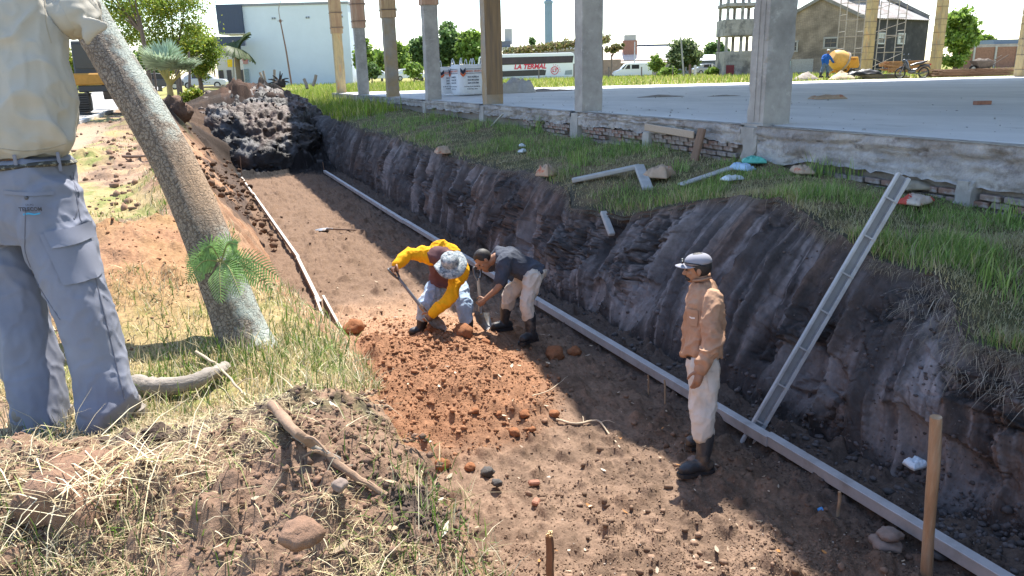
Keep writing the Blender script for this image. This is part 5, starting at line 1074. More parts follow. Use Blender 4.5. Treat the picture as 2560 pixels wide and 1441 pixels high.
# bank clods and the muddy heap at the far end
n = 420; Y = invY(n, 14, 27, .5); t_ = RNG.random(n)**.6; X = mix(edge_l(Y), foot_l(Y)+.25, t_); Z = mix(left_z(edge_l(Y), Y), floor_z(foot_l(Y), Y), t_**.9); R = .01+.08*RNG.random(n)**4
pebbles('bank_clods', np.column_stack([X, Y, Z]), R, M_CR, clod_col(np.array((.12, .075, .05)), n, .5), 17)
bmh = bmesh.new(); bmesh.ops.create_icosphere(bmh, subdivisions=7, radius=1); V0 = np.array([v.co for v in bmh.verts]); F0 = np.array([[v.index for v in f.verts] for f in bmh.faces]); bmh.free()
k = V0[:, 2] > -.2; V = V0*[3.0, 6.3, 2.5]; n0 = V0/np.array([3.0, 6.3, 2.5]); n0 /= np.linalg.norm(n0, axis=1)[:, None]
lo = fbm3(V[:, 0]*.55, V[:, 1]*.55, V[:, 2]*.8, 3, 441)-.5; mi = 1-4*np.abs(fbm3(V[:, 0]*1.7, V[:, 1]*1.7, V[:, 2]*1.9, 3, 442)-.5); hi = fbm3(V[:, 0]*5, V[:, 1]*5, V[:, 2]*5, 3, 443)-.5; ch = 1-4*np.abs(fbm3(V[:, 0]*9, V[:, 1]*9, V[:, 2]*10, 2, 444)-.5)
V = V+n0*(.95*lo+.16*mi+.36*hi+.05*ch)[:, None]*(.35+.65*sstep(0, .5, V0[:, 2]))[:, None]+np.array([2.55, 33.4, -1.42])
cn = fbm3(V[:, 0]*.7, V[:, 1]*.7, V[:, 2]*.9, 3, 445); gn = fbm3(V[:, 0]*1.6, V[:, 1]*1.6, V[:, 2]*2.4, 4, 446)
C = mixc(np.broadcast_to(np.array((.020, .0175, .0175)), V.shape), np.array((.07, .042, .03)), sstep(.44, .58, cn+.10*np.clip(V[:, 2], -1, 1))); C = mixc(C, np.array((.11, .108, .112)), sstep(.60, .68, gn)*.75); C = C*(1+.9*hi)[:, None]  # grey patches paint a wet sheen into the black and brown mud colour
kf = k[F0].all(1); mh = np_mesh('mud_heap', V, F0[kf], mat('wet_mud', attr=True, rough=.6, var=.35, scale=6, bump=.9, bscale=14, bdist=.04, spec=.4), smooth=True, col=np.clip(C, .008, .3)); tag(mh, 'heap of black and brown wet mud closing the far end of the trench', 'mud heap', kind='thing')
ii = RNG.choice(np.where(V0[:, 2] > .02)[0], 1500); R = .02+.11*RNG.random(1500)**5; pebbles('mud_heap_clods', V[ii]+n0[ii]*(R*.1)[:, None], R, MATS['wet_mud'], np.clip(C[ii]*(.6+.9*RNG.random((1500, 1))), .01, .3), 18)
# ---------------- blades
M_BLADE = leaf_mat('grass_blade', .3)
M_STRAW = leaf_mat('straw_blade', .15, .7)
def blades(name, P, az, tilt, h, w, bend, col, m, seed=0, gravity=True):
    """ribbons: base P, direction az (rad) and tilt from vertical, length h, width w, bend (extra tilt along the length)"""
    n = len(P); R4 = []; p = P.copy(); t0 = tilt
    sx, sy = -np.sin(az+1.3*(RNG.random(n)-.5)*2), np.cos(az); sn = np.hypot(sx, sy)+1e-6; S = np.stack([sx/sn, sy/sn, 0*sx], -1)
    rows = []
    for k, f in enumerate((1.0, .8, .16)):
        rows += [p-S*(w*f/2)[:, None], p+S*(w*f/2)[:, None]]
        tt = t0+bend*k*.8; p = p+np.stack([np.sin(tt)*np.cos(az), np.sin(tt)*np.sin(az), np.cos(tt)], -1)*(h/2)[:, None]
    V = np.stack(rows, 1); F = np.array([[0, 1, 3, 2], [2, 3, 5, 4]])[None]+(np.arange(n)*6)[:, None, None]
    o = np_mesh(name, V.reshape(-1, 3), F.reshape(-1, 4), m, smooth=True, col=np.repeat(col, 6, 0)); o['kind'] = 'stuff'; return o
def gcol(n, cols, w):
    i = RNG.choice(len(cols), n, p=np.array(w)/np.sum(w)); return np.array(cols)[i]*(.75+.5*RNG.random((n, 1)))
GREEN = [(.085, .15, .025), (.11, .20, .03), (.16, .24, .05), (.30, .27, .10), (.05, .10, .02)]; STRAW = [(.56, .46, .27), (.46, .37, .21), (.64, .56, .38), (.32, .24, .14), (.24, .27, .08)]
def U(n, a, c): return RNG.uniform(a, c, n)
# straw tangled on the spoil ridge
n = 42000; X = U(n, -1.6, .8); Y = invY(n, 1.35, 3.5, .6); k = (X < edge_l(Y)-.03) & (RNG.random(n) < (sstep(.43, .58, fbm2(X*2.6, Y*2.6, 3, 331))*.9+.06)*sstep(.02, .3, edge_l(Y)-X)); X, Y = X[k], Y[k]; n = len(X)
Z = left_z(X, Y)+.012*RNG.random(n); el = np.abs(RNG.normal(0, .28, n))
blades('straw', np.column_stack([X, Y, Z]), U(n, 0, 6.28), math.pi/2-el, .025+.085*RNG.random(n)**2, .0012+.0018*RNG.random(n), U(n, .0, .9), gcol(n, STRAW, (4, 4, 1, 4, .8))*.92, M_STRAW)
# loose roots and stems arching over the ridge
n = 170; X = U(n, -1.4, .7); Y = U(n, 1.5, 3.3); k = X < edge_l(Y); X, Y = X[k], Y[k]; n = len(X)
blades('straw_stems', np.column_stack([X, Y, left_z(X, Y)+.01]), U(n, 0, 6.28), U(n, .6, 1.45), .10+.18*RNG.random(n), .002+.002*RNG.random(n), U(n, .1, .8), gcol(n, STRAW, (4, 2, 4, 3, 1)), M_STRAW)
# green and yellow grass by the tree and at the bottom corners
def lawn(name, n, x0, x1, y0, y1, dens, cols, wts, hh, ww, tl, mt, zf=left_z, p=.8, edge=True):
    X = U(n, x0, x1); Y = invY(n, y0, y1, p); k = RNG.random(n) < dens(X, Y)
    if edge: k &= X < edge_l(Y)+.06
    X, Y = X[k], Y[k]; n = len(X)
    return blades(name, np.column_stack([X, Y, zf(X, Y)-.005]), U(n, 0, 6.28), np.abs(RNG.normal(0, tl, n)), hh[0]+(hh[1]-hh[0])*RNG.random(n)**2, ww[0]+(ww[1]-ww[0])*RNG.random(n), U(n, .1, .7), gcol(n, cols, wts), mt)
MIXC = GREEN[:3]+STRAW[:3]
lawn('dry_grass', 30000, -2.4, .65, 3.05, 5.3, lambda X, Y: .35+.6*sstep(.35, .6, fbm2(X*1.8, Y*1.8, 3, 341)), MIXC, (.6, 1, 2, 4, 3, 3), (.025, .11), (.003, .006), .7, M_STRAW)
lawn('tree_grass', 3600, -.35, .75, 3.3, 5.0, lambda X, Y: .06+.85*np.clip(bumpg(X, Y, .2, 3.95, .36, .42)*1.2, 0, 1), MIXC, (2, 3, 3, 1.5, 1, 1), (.05, .17), (.004, .008), .5, M_BLADE)
lawn('corner_grass', 9000, -1.3, .75, 1.35, 2.4, lambda X, Y: np.clip(1.2*bumpg(X, Y, -.55, 2.05, .35, .3)+1.2*bumpg(X, Y, .52, 1.75, .22, .45)+.02, 0, 1), MIXC, (2, 3, 3, 2, 2, 2), (.03, .12), (.002, .005), .7, M_BLADE)
lawn('edge_grass', 1500, .1, .75, 3.0, 6.0, lambda X, Y: sstep(-.3, -.02, X-edge_l(Y))*(.3+.7*sstep(.4, .6, fbm2(X*3, Y*3, 2, 347))), MIXC, (1, 2, 2, 3, 3, 2), (.03, .10), (.003, .006), .7, M_STRAW)
lawn('far_left_grass', 26000, -5, .4, 6.5, 34, lambda X, Y: sstep(.44, .62, fbm2(X*.9, Y*.6, 3, 342))*(1-np.clip(bumpg(X, Y, -2.6, 22, 1.0, 9)*1.5, 0, 1))*(heap(X, Y) < .15), MIXC, (1, 2, 2, 3, 2, 2), (.03, .12), (.006, .016), .6, M_STRAW, p=.4)
# verge grass in the shade
def vdens(X, Y): return (.45+.55*sstep(.32, .6, fbm2(X*1.6, Y*1.6, 3, 351)))*np.clip(sstep(-.05, .12, X-rim_x(Y)), 0, 1)
GV = [(.17, .28, .065), (.24, .36, .09), (.33, .41, .14), (.40, .36, .19), (.48, .42, .27)]
n = 100000; Y = invY(n, 2.9, 32, .75); X = mix(rim_x(Y)-.03, np.full(n, 7.42), RNG.random(n)); k = (RNG.random(n) < vdens(X, Y)); X, Y = X[k], Y[k]; n = len(X)
wn = fbm2(X*1.1, Y*1.1, 3, 352); hh = (.04+.12*RNG.random(n)**1.5)*(.5+1.1*sstep(.4, .65, wn))*(1-.62*sstep(6.4, 7.2, X)*sstep(9.5, 8, Y)); dry = (RNG.random(n) < sstep(.58, .40, wn)*.8+.16+.25*sstep(.35, .1, X-rim_x(Y)))
C = np.where(dry[:, None], gcol(n, GV[3:], (2, 1)), gcol(n, GV[:3], (3, 3, 2)))
blades('verge_grass', np.column_stack([X, Y, verge_z(X, Y)-.01]), U(n, 0, 6.28), np.abs(RNG.normal(0, .5, n)), hh, (.0035+.004*RNG.random(n))*(1+Y*.035), U(n, .15, .8), C, M_BLADE)
# tall tufts
PT = []; 
for x, y, c, s_ in ((1240, 300, 60, .3), (1290, 310, 60, .32), (1450, 415, 70, .26), (1890, 385, 90, .22), (1840, 385, 60, .2), (2050, 440, 90, .24), (2130, 445, 90, .24), (2190, 430, 60, .26), (2440, 640, 90, .2), (2500, 720, 90, .2), (2520, 560, 80, .2), (1180, 330, 60, .3), (1700, 430, 50, .2), (2420, 470, 60, .3), (1350, 330, 60, .34), (950, 300, 60, .3), (1080, 300, 60, .3)):
    p = vat(x, y); q = np.repeat(p[None], c, 0)+np.column_stack([RNG.normal(0, .09, c), RNG.normal(0, .11, c), np.zeros(c)]); PT.append(np.column_stack([q, np.full(c, s_)]))
PT = np.vstack(PT); n = len(PT); PT[:, 2] = verge_z(np.clip(PT[:, 0], 4.9, 7.4), PT[:, 1])-.01
blades('verge_tufts', PT[:, :3], U(n, 0, 6.28), np.abs(RNG.normal(.1, .3, n)), PT[:, 3]*(.6+.8*RNG.random(n)), .007+.007*RNG.random(n), U(n, .1, .6), gcol(n, GV[:3], (2, 3, 3)), M_BLADE)
# dead roots and straw hanging over the rim
n = 6000; Y = invY(n, 2.9, 14, .7); k = RNG.random(n) < .12+.88*sstep(.45, .62, fbm2(Y*1.3, Y*0, 3, 361)); Y = Y[k]; n = len(Y); iy = np.clip(np.searchsorted(YW, Y), 0, NRW-1); P = WALLV[iy, -1-RNG.integers(0, 9, n)].copy(); P[:, 1] = Y; P[:, 0] -= .02; P[:, 2] += .03
blades('rim_roots', P, math.pi+U(n, -.9, .9), U(n, 1.2, 2.5), .04+.12*RNG.random(n)**1.6, .002+.0025*RNG.random(n), U(n, .2, .8), gcol(n, [(.34, .28, .19), (.22, .18, .13), (.40, .34, .22), (.12, .10, .08)], (2, 2, 1, 2)), M_STRAW)
n = 800; Y = U(n, 2.9, 4.2); iy = np.clip(np.searchsorted(YW, Y), 0, NRW-1); P = WALLV[iy, -1-RNG.integers(0, 34, n)].copy(); P[:, 1] = Y; P[:, 0] -= .015
blades('wall_roots', P, math.pi+U(n, -1.3, 1.3), U(n, 1.5, 2.9), .05+.22*RNG.random(n)**1.6, .002+.003*RNG.random(n), U(n, .0, .5), gcol(n, [(.34, .28, .21), (.26, .22, .17), (.44, .38, .30)], (2, 2, 1)), M_STRAW)
# sunlit grass at the far end of the slab and over the field
n = 24000; X = U(n, 4.9, 13); Y = U(n, 27, 62); k = ~((X > 7.2) & (Y < 42.6)) & (heap(X, Y) < .35); X, Y = X[k], Y[k]; n = len(X); Z = np.where(Y < 46, np.where(X < 9, verge_z(X, np.minimum(Y, 45)), .5), far_z(X, Y))
blades('slab_end_grass', np.column_stack([X, Y, Z]), U(n, 0, 6.28), np.abs(RNG.normal(0, .35, n)), .15+.45*RNG.random(n)**2, .02+.02*RNG.random(n), U(n, .1, .6), gcol(n, [(.20, .30, .03), (.30, .34, .06), (.42, .40, .14), (.14, .22, .03)], (3, 3, 2, 2)), M_BLADE)
n = 26000; X = 9+U(n, 0, 62); Y = U(n, 0, 70)+42.6-.42*(X-9)+.6; k = Y > 20; X, Y = X[k], Y[k]; n = len(X)
blades('field_grass', np.column_stack([X, Y, far_z(X, Y)]), U(n, 0, 6.28), np.abs(RNG.normal(0, .35, n)), .12+.35*RNG.random(n)**2, .04+.04*RNG.random(n), U(n, .1, .6), gcol(n, [(.24, .33, .04), (.32, .36, .07), (.45, .42, .16), (.16, .24, .03)], (3, 3, 2, 2)), M_BLADE)
# ---------------- leaning tree
m = bpy.data.materials.new('cracked_bark'); m.use_nodes = True; N_ = m.node_tree.nodes; L_ = m.node_tree.links; bs = N_['Principled BSDF']; bs.inputs['Roughness'].default_value = .95
tc = N_.new('ShaderNodeTexCoord'); mp = N_.new('ShaderNodeMapping'); mp.inputs['Scale'].default_value = (1, 1, .62); L_.new(tc.outputs['UV'], mp.inputs[0])
ns = N_.new('ShaderNodeTexNoise'); ns.inputs['Scale'].default_value = 14; ns.inputs['Detail'].default_value = 4; L_.new(mp.outputs[0], ns.inputs['Vector'])
vm = N_.new('ShaderNodeVectorMath'); vm.operation = 'MULTIPLY_ADD'; vm.inputs[1].default_value = (.06, .06, .0); L_.new(ns.outputs['Color'], vm.inputs[0]); L_.new(mp.outputs[0], vm.inputs[2])
v1_ = N_.new('ShaderNodeTexVoronoi'); v1_.distance = 'CHEBYCHEV'; v1_.inputs['Scale'].default_value = 44; L_.new(vm.outputs[0], v1_.inputs['Vector'])
v2_ = N_.new('ShaderNodeTexVoronoi'); v2_.distance = 'CHEBYCHEV'; v2_.feature = 'F2'; v2_.inputs['Scale'].default_value = 44; L_.new(vm.outputs[0], v2_.inputs['Vector'])
vo = N_.new('ShaderNodeMath'); vo.operation = 'SUBTRACT'; L_.new(v2_.outputs['Distance'], vo.inputs[0]); L_.new(v1_.outputs['Distance'], vo.inputs[1])
vc = N_.new('ShaderNodeTexVoronoi'); vc.distance = 'CHEBYCHEV'; vc.inputs['Scale'].default_value = 44; L_.new(vm.outputs[0], vc.inputs['Vector'])
def rmp(o, a, c, lo=0, hi=1):
    q = N_.new('ShaderNodeMapRange'); q.inputs[1].default_value = a; q.inputs[2].default_value = c; q.inputs[3].default_value = lo; q.inputs[4].default_value = hi; L_.new(o, q.inputs[0]); return q.outputs[0]
def mxn(f, A, C_, mode='MIX'):
    q = N_.new('ShaderNodeMix'); q.data_type = 'RGBA'; q.blend_type = mode
    (q.inputs[0].__setattr__('default_value', f) if isinstance(f, float) else L_.new(f, q.inputs[0]))
    for i, c in ((6, A), (7, C_)):
        (q.inputs[i].__setattr__('default_value', (*c, 1)) if isinstance(c, tuple) else L_.new(c, q.inputs[i]))
    return q.outputs[2]
plate = rmp(vo.outputs[0], .0, .16)
c = mxn(vc.outputs['Color'], (.20, .16, .122), (.28, .232, .182)); at_ = N_.new('ShaderNodeAttribute'); at_.attribute_name = 'col'
n2_ = N_.new('ShaderNodeTexNoise'); n2_.inputs['Scale'].default_value = 9; n2_.inputs['Detail'].default_value = 6; n2_.inputs['Roughness'].default_value = .7; L_.new(mp.outputs[0], n2_.inputs['Vector'])
sepc = N_.new('ShaderNodeSeparateColor'); L_.new(at_.outputs['Color'], sepc.inputs[0])
add = N_.new('ShaderNodeMath'); add.operation = 'ADD'; L_.new(n2_.outputs['Fac'], add.inputs[0]); L_.new(sepc.outputs[0], add.inputs[1])
lich = rmp(add.outputs[0], .84, 1.02); c = mxn(plate, (.105, .078, .06), c); c = mxn(lich, c, (.34, .37, .33)); c = mxn(sepc.outputs[1], c, (.36, .24, .15))
L_.new(c, bs.inputs['Base Color']); bp_ = N_.new('ShaderNodeBump'); bp_.inputs['Strength'].default_value = .6; bp_.inputs['Distance'].default_value = .012; L_.new(plate, bp_.inputs['Height'])
b2 = N_.new('ShaderNodeBump'); b2.inputs['Strength'].default_value = .5; b2.inputs['Distance'].default_value = .006; n3_ = N_.new('ShaderNodeTexNoise'); n3_.inputs['Scale'].default_value = 70; n3_.inputs['Detail'].default_value = 5; L_.new(mp.outputs[0], n3_.inputs['Vector']); L_.new(n3_.outputs['Fac'], b2.inputs['Height']); L_.new(bp_.outputs[0], b2.inputs['Normal']); L_.new(b2.outputs[0], bs.inputs['Normal'])
MATS['cracked_bark'] = M_BARK = m
TB = at_z(612, 868, .16); TD = depth_of(TB)
TP = [at_dep(x, y, TD+dd) for x, y, dd in ((628, 905, -.02), (612, 850, 0), (570, 740, .02), (508, 575, .06), (450, 440, .09), (382, 315, .13), (310, 195, .17), (250, 95, .2), (192, -5, .24), (128, -120, .28), (60, -240, .32), (20, -380, .36))]
TR = [.16, .136, .122, .117, .112, .110, .110, .110, .110, .107, .104, .10]
A = catmull(np.column_stack([TP, TR]), 18); seg = 84; L0 = np.concatenate([[0], np.cumsum(np.linalg.norm(np.diff(A[:, :3], axis=0), axis=1))])
V = []; UVs = []; LC = []
T_ = np.gradient(A[:, :3], axis=0); T_ /= np.linalg.norm(T_, axis=1)[:, None]; x0 = perp(T_[0], VR)
for i in range(len(A)):
    x0 = perp(T_[i], x0); y0 = np.cross(T_[i], x0)
    for k in range(seg): 
        a = 2*math.pi*k/seg; nv_ = x0*math.cos(a)+y0*math.sin(a); V.append((A[i, :3], nv_, A[i, 3], L0[i], a))
NV_ = np.array([v[1] for v in V]); CV = np.array([v[0] for v in V]); RV = np.array([v[2] for v in V]); LV = np.array([v[3] for v in V]); AV = np.array([v[4] for v in V])
flare = 1+.35*np.exp(-LV/.12)*(.5+.5*np.cos(3*AV+1)); wav = 1+.24*(fbm3(NV_[:, 0]*1.5, NV_[:, 1]*1.5, LV*1.8, 3, 371)-.5)+.05*(fbm3(NV_[:, 0]*6, NV_[:, 1]*6, LV*12, 3, 372)-.5)+.03*(fbm3(NV_[:, 0]*16, NV_[:, 1]*16, LV*32, 2, 374)-.5)
facing = NV_@nrm(VR*.8+UP*.55-VF*.25)
scar = np.exp(-((LV-1.0)/.24)**2)*sstep(.35, .8, NV_@nrm(VR-.4*VF+.2*UP)); VV = CV+NV_*(RV*flare*wav*(1-.10*scar)+.012*np.exp(-((LV-1.0)/.30)**2)*sstep(.1, .35, NV_@nrm(VR-.4*VF)))[:, None]
F = np.array([(i*seg+k, i*seg+(k+1) % seg, (i+1)*seg+(k+1) % seg, (i+1)*seg+k) for i in range(len(A)-1) for k in range(seg)])
tree = thing('leaning_tree', 'thick leaning trunk with cracked bark and pale lichen beside the man in beige', 'tree')
LCc = np.column_stack([np.clip(.52*facing, -.3, .52)*(1-scar), scar*.85, facing*0])
to = np_mesh('trunk', VV, F, M_BARK, tree, smooth=True, col=LCc)
uv = to.data.uv_layers.new(name='UVMap'); li = np.empty(len(to.data.loops), np.int32); to.data.loops.foreach_get('vertex_index', li)
uu = np.column_stack([np.minimum(AV, 2*math.pi-AV)*.135, LV])[li]; uv.data.foreach_set('uv', uu.astype(np.float32).ravel())
for (i, dx, dy, L1) in ((190, -.4, .5, 1.6), (176, .7, .4, 1.4)):
    p = A[i, :3]; b = B(); b.tube(catmull([p, p+np.array([dx*.3, dy*.3, .5]), p+np.array([dx, dy, L1])], 4).tolist(), [.07-.004*k for k in range(9)], 10); b.build('limb', mat('plain_bark', (.22, .18, .14), var=.3, bump=.6, bscale=20), tree, smooth=True)
# small knot on the trunk
pk = at_dep(545, 690, TD-.16); 
# shoot of feathery leaves growing from the trunk
M_FERN = leaf_mat('shoot_leaf', .35)
shoot = thing('leafy_shoot', 'feathery green shoot sprouting from the leaning trunk', 'shoot')
o0 = at_dep(553, 655, TD-.15)
ends = [(468, 664, -.02), (470, 700, -.05), (552, 752, -.16), (640, 704, -.12), (694, 690, -.03), (680, 722, -.1), (592, 612, -.06), (510, 626, -.04), (600, 735, -.18)]
for j, (ex, ey, dd) in enumerate(ends):
    e = at_dep(ex, ey, TD-.15+dd); L1 = np.linalg.norm(e-o0); mid = (o0+e)/2+UP*.05; R_c = catmull([o0, mid, e], 11); V = []; F = []; C_ = []
    for i in range(3, len(R_c)):
        f = i/(len(R_c)-1); tn = nrm(R_c[i]-R_c[i-1]); sd2 = perp(tn, np.cross(tn, -VF+.35*UP)); Ll = .075*math.sin(math.pi*min(1, .12+f*.86))**.7
        for sg in (-1, 1):
            d2 = nrm(sd2*sg+tn*.45-UP*.12); n_ = np.cross(d2, tn); b0 = len(V); base = R_c[i]; tipw = .0048
            for q_ in range(6):
                g = q_/5; p = base+d2*Ll*g-UP*.012*g*g; wq = tipw*(1-.5*g)*(.75 if q_ % 2 else 1.25); V += [p-tn*wq, p+tn*wq]; C_ += [np.array((.20, .34, .11))*(.7+.7*random.random())+np.array((.06, .06, .02))*g]*2
            F += [(b0+2*q, b0+2*q+1, b0+2*q+3, b0+2*q+2) for q in range(5)]
    fr_ = np_mesh('frond', V, np.array(F), M_FERN, shoot, smooth=True, col=np.array(C_))
    b = B(); b.tube([tuple(p) for p in R_c[::2]], [.0042*(1-.7*k/(len(R_c[::2])-1)) for k in range(len(R_c[::2]))], 5); b.build('stalk', mat('shoot_stalk', (.24, .22, .08), var=.2, bump=0), fr_)
# fallen log, roots and sticks
M_LOG = mat('grey_log', (.27, .235, .20), rough=.95, var=.35, scale=7, bump=.8, bscale=25, bdist=.012, stretch=(1, 1, 3)); M_ROOT = mat('root_bark', (.27, .175, .115), rough=.95, var=.35, scale=9, bump=.6, bscale=30); M_STICK = mat('pale_stick', (.46, .36, .25), rough=.9, var=.3, scale=9, bump=.4)
def branch(name, label, px, r, m, zf, cat='branch', kids=(), jit=.0018, group=None, seg=9):
    P = []
    for x, y, dz in px:
        z = .2 if zf is left_z else -1.45
        for _ in range(14): p = at_z(x, y, z+dz); z = float(zf(p[:1], p[1:2])[0])
        P.append(at_z(x, y, z+dz))
    P = catmull(P, 6); n = len(P); P = P+RNG.normal(0, jit, (n, 3)); rr = [r*(1-.45*k/(n-1))*(1+.10*random.uniform(-1, 1)) for k in range(n)]
    b = B(); b.tube([tuple(p) for p in P], rr, seg); o = b.build(name, m, None, smooth=True); tag(o, label, cat, group)
    for i, dx, dy, dz, L1 in kids:
        q = P[min(i, n-1)]; b = B(); b.tube(catmull([q, q+np.array([dx, dy, dz])*L1*.5+[0, 0, .02], q+np.array([dx, dy, dz])*L1], 4).tolist(), [r*.4*(1-.08*k) for k in range(9)], 6); b.build('twig', m, o, smooth=True)
    return o
branch('log', 'short curved grey log lying in dry grass behind the man in beige', [(335, 962, .05), (400, 968, .055), (470, 958, .06), (530, 935, .06), (562, 918, .05)], .048, M_LOG, left_z, 'log')
branch('root', 'long brown root lying diagonally over the spoil ridge', [(680, 1012, .05), (735, 1075, .05), (800, 1125, .045), (870, 1180, .04), (965, 1240, .02)], .018, M_ROOT, left_z, 'root', ((8, .06, -.1, -.02, .9), (14, -.1, .0, .02, .8)))
branch('root', 'dark forked root just under the long brown root', [(715, 1065, .02), (770, 1110, .03), (850, 1150, .02)], .012, M_LOG, left_z, 'root')
branch('stick', 'thin bent stick leaning in the grass right of the log', [(490, 880, .1), (545, 915, .07), (590, 965, .05), (615, 990, .03)], .0075, M_STICK, left_z, 'stick', ((12, .2, .05, .0, .5),))
branch('stick', 'crooked stick lying on the red soil heap', [(975, 985, .05), (1040, 1005, .03), (1090, 1025, .03), (1118, 1036, .02)], .016, M_STICK, floor_z, 'stick', ((14, .1, .05, .02, .7),))
branch('stick', 'pale twig with thin forks on the sunlit floor right of the soil heap', [(1392, 1050, .02), (1440, 1060, .03), (1492, 1052, .025), (1515, 1075, .02), (1550, 1120, .01)], .012, M_STICK, floor_z, 'stick', ((8, .05, .12, .02, .8), (14, .1, -.1, .02, .9)))
branch('stick', 'short forked stick near the foot of the red heap', [(975, 1150, .04), (1010, 1160, .04), (1035, 1150, .03), (1020, 1120, .05)], .010, M_STICK, floor_z, 'stick')
branch('stick', 'brown branch on the bare ground between the legs and the trunk', [(78, 745, .08), (110, 790, .06), (135, 830, .04)], .02, M_STICK, left_z, 'stick', ((8, -.1, -.2, 0, .8),))
branch('stick', 'dark stick lying across the far bare ground', [(270, 388, .05), (330, 392, .06), (385, 389, .05)], .03, M_WOODD, left_z, 'stick')
branch('stick', 'thin root sticking out of the shaded trench floor by the wall', [(1330, 990, .02), (1375, 975, .05), (1420, 940, .03)], .006, M_STICK, floor_z, 'stick')
# dry leaves and wood chips on the trench floor
def litter(name, n, x0, x1, y0, y1, zf, cols, size, seed):
    rg = np.random.default_rng(seed); X = rg.uniform(x0, x1, n); Y = (y0**-1+(y1**-1-y0**-1)*rg.random(n))**-1; Z = zf(X, Y)+.012; V = []; F = []; C_ = []
    for i in range(n):
        a = rg.random()*6.28; s_ = size*(.4+rg.random()); d1 = np.array([math.cos(a), math.sin(a), rg.uniform(-.3, .3)])*s_; d2 = np.array([-math.sin(a), math.cos(a), rg.uniform(-.4, .4)])*s_*rg.uniform(.18, .45); p = np.array([X[i], Y[i], Z[i]]); k = len(V)
        up_ = np.array([0, 0, s_*.25]); V += [p-d1, p-d1*.3+d2, p+d1*.5+d2*.8+up_*.5, p+d1+up_, p+d1*.4-d2, p-d1*.4-d2*.9, p+up_*.1]; c = np.array(cols[rg.integers(len(cols))])*(.75+.5*rg.random()); C_ += [c]*7
        F += [(k+6, k+j, k+(j+1) % 6) for j in range(6)]
    o = np_mesh(name, V, np.array(F), M_STRAW, col=np.array(C_)); o['kind'] = 'stuff'; return o
litter('fallen_leaves', 150, 1.35, 4.0, 2.35, 5.6, floor_z, [(.46, .36, .25), (.52, .43, .32), (.42, .19, .06), (.34, .25, .17), (.56, .49, .39)], .024, 5)
litter('fallen_leaves', 70, -1.2, .6, 1.6, 3.3, left_z, [(.55, .46, .32), (.62, .55, .42), (.40, .30, .19)], .022, 6)
litter('fallen_leaves', 60, 1.35, 4.0, 5.6, 12, floor_z, [(.55, .44, .30), (.5, .4, .3)], .03, 7)
# the big root ball clod at the lower left
p = at_z(195, 1235, .36); 
lump('root_ball', 'big reddish clod of earth bound with roots at the lower left', tuple(at_z(205, 1243, .36)), .17, mat('root_ball_earth', (.235, .135, .085), rough=.97, var=.35, scale=16, bump=1, bscale=30, bdist=.02), 'clod', seed=92, flat=.75, sub=4)
for k, (x, y, r, lb) in enumerate(((750, 1335, .05, 'round brown clod in front of the straw clump'), (850, 1212, .022, 'small grey round stone beside the long root'))):
    p = at_z(x, y, float(left_z(np.array([.1]), np.array([2.5]))[0])+.02); lump('dirt_clod', lb, tuple(p), r, M_CLODG if k == 0 else M_STONE, 'clod', seed=95+k, sub=3)
n = 260; q = at_z(205, 1190, .47); blades('root_ball_straw', q[None]+np.column_stack([RNG.normal(0, .12, n), RNG.normal(0, .08, n), RNG.normal(.0, .02, n)]), U(n, 0, 6.28), U(n, 1.0, 2.2), .06+.18*RNG.random(n), .002+.003*RNG.random(n), U(n, .1, .7), gcol(n, STRAW, (4, 2, 4, 3, 1)), M_STRAW)
# ------------------------------------------------------------------ everything beyond the slab and down the road
RZ = math.atan2(VR[1], VR[0])
def frame(px, py, dep): return at_dep(px, py, dep)
def kk(dep): return dep/FPX
M_GLASS = mat('dark_glass', (.03, .03, .038), rough=.2, var=.1, bump=0, spec=.4); M_TYRE = mat('tyre_rubber', (.025, .025, .026), rough=.85, var=.2, bump=.2); M_RIM = mat('wheel_rim', (.4, .4, .41), rough=.4, metal=.7, var=.1, bump=0)
def paint(n, c, rough=.32): return mat('paint_'+n, c, rough=rough, var=.05, bump=0, coat=.4)
def wheel(parent, x, y, z, r, w, name='wheel'):
    o = B().cyl((x, y-w/2, z), (x, y+w/2, z), r, 20).build(name, M_TYRE, parent, smooth=True); B().cyl((x, y-w/2-.012, z), (x, y+w/2+.012, z), r*.6, 14).build('rim', M_RIM, o, smooth=True); return o
def panel(parent, name, pts, y, m, th=.02):
    b = B(); n = len(pts); b.add([(x, y, z) for x, z in pts]+[(x, y+th, z) for x, z in pts], [tuple(range(n)), tuple(range(2*n-1, n-1, -1))]+[(i, n+i, n+(i+1) % n, (i+1) % n) for i in range(n)]); return b.build(name, m, parent)
# coach: local x along its length, local -y faces the camera
D = 104.; P = frame(1438, 203, D); t = thing('coach', 'white double-deck coach with red lettering, parked beyond the grass field', 'coach', tuple(P), RZ)
Lb, Hb = 13.4, 3.75; W_ = paint('white', (.74, .77, .78)); b = B(); b.prism([(-Lb, .35), (0, .35), (.0, 1.0), (-.02, 3.2), (-.25, 3.65), (-.6, Hb), (-Lb+.9, Hb), (-Lb+.3, 3.4), (-Lb, 1.6)], 0, 2.5, 'y'); b.build('body', W_, t, bevel=.05)
wn_ = [(-.45, -2.2), (-2.25, -4.0), (-4.05, -5.8), (-5.85, -7.6), (-7.65, -9.4), (-9.45, -11.2), (-11.25, -12.8)]
panel(t, 'upper_window_band', [(-.35, 2.42), (-.2, 3.32), (-Lb+.5, 3.32), (-Lb+.35, 2.3)], -.02, M_GLASS)
for a, c in wn_: panel(t, 'upper_window', [(a, 2.5), (a, 3.26), (c, 3.26), (c, 2.5)], -.035, mat('coach_window', (.045, .032, .045), rough=.25, var=.3, scale=1, bump=0, spec=.35))
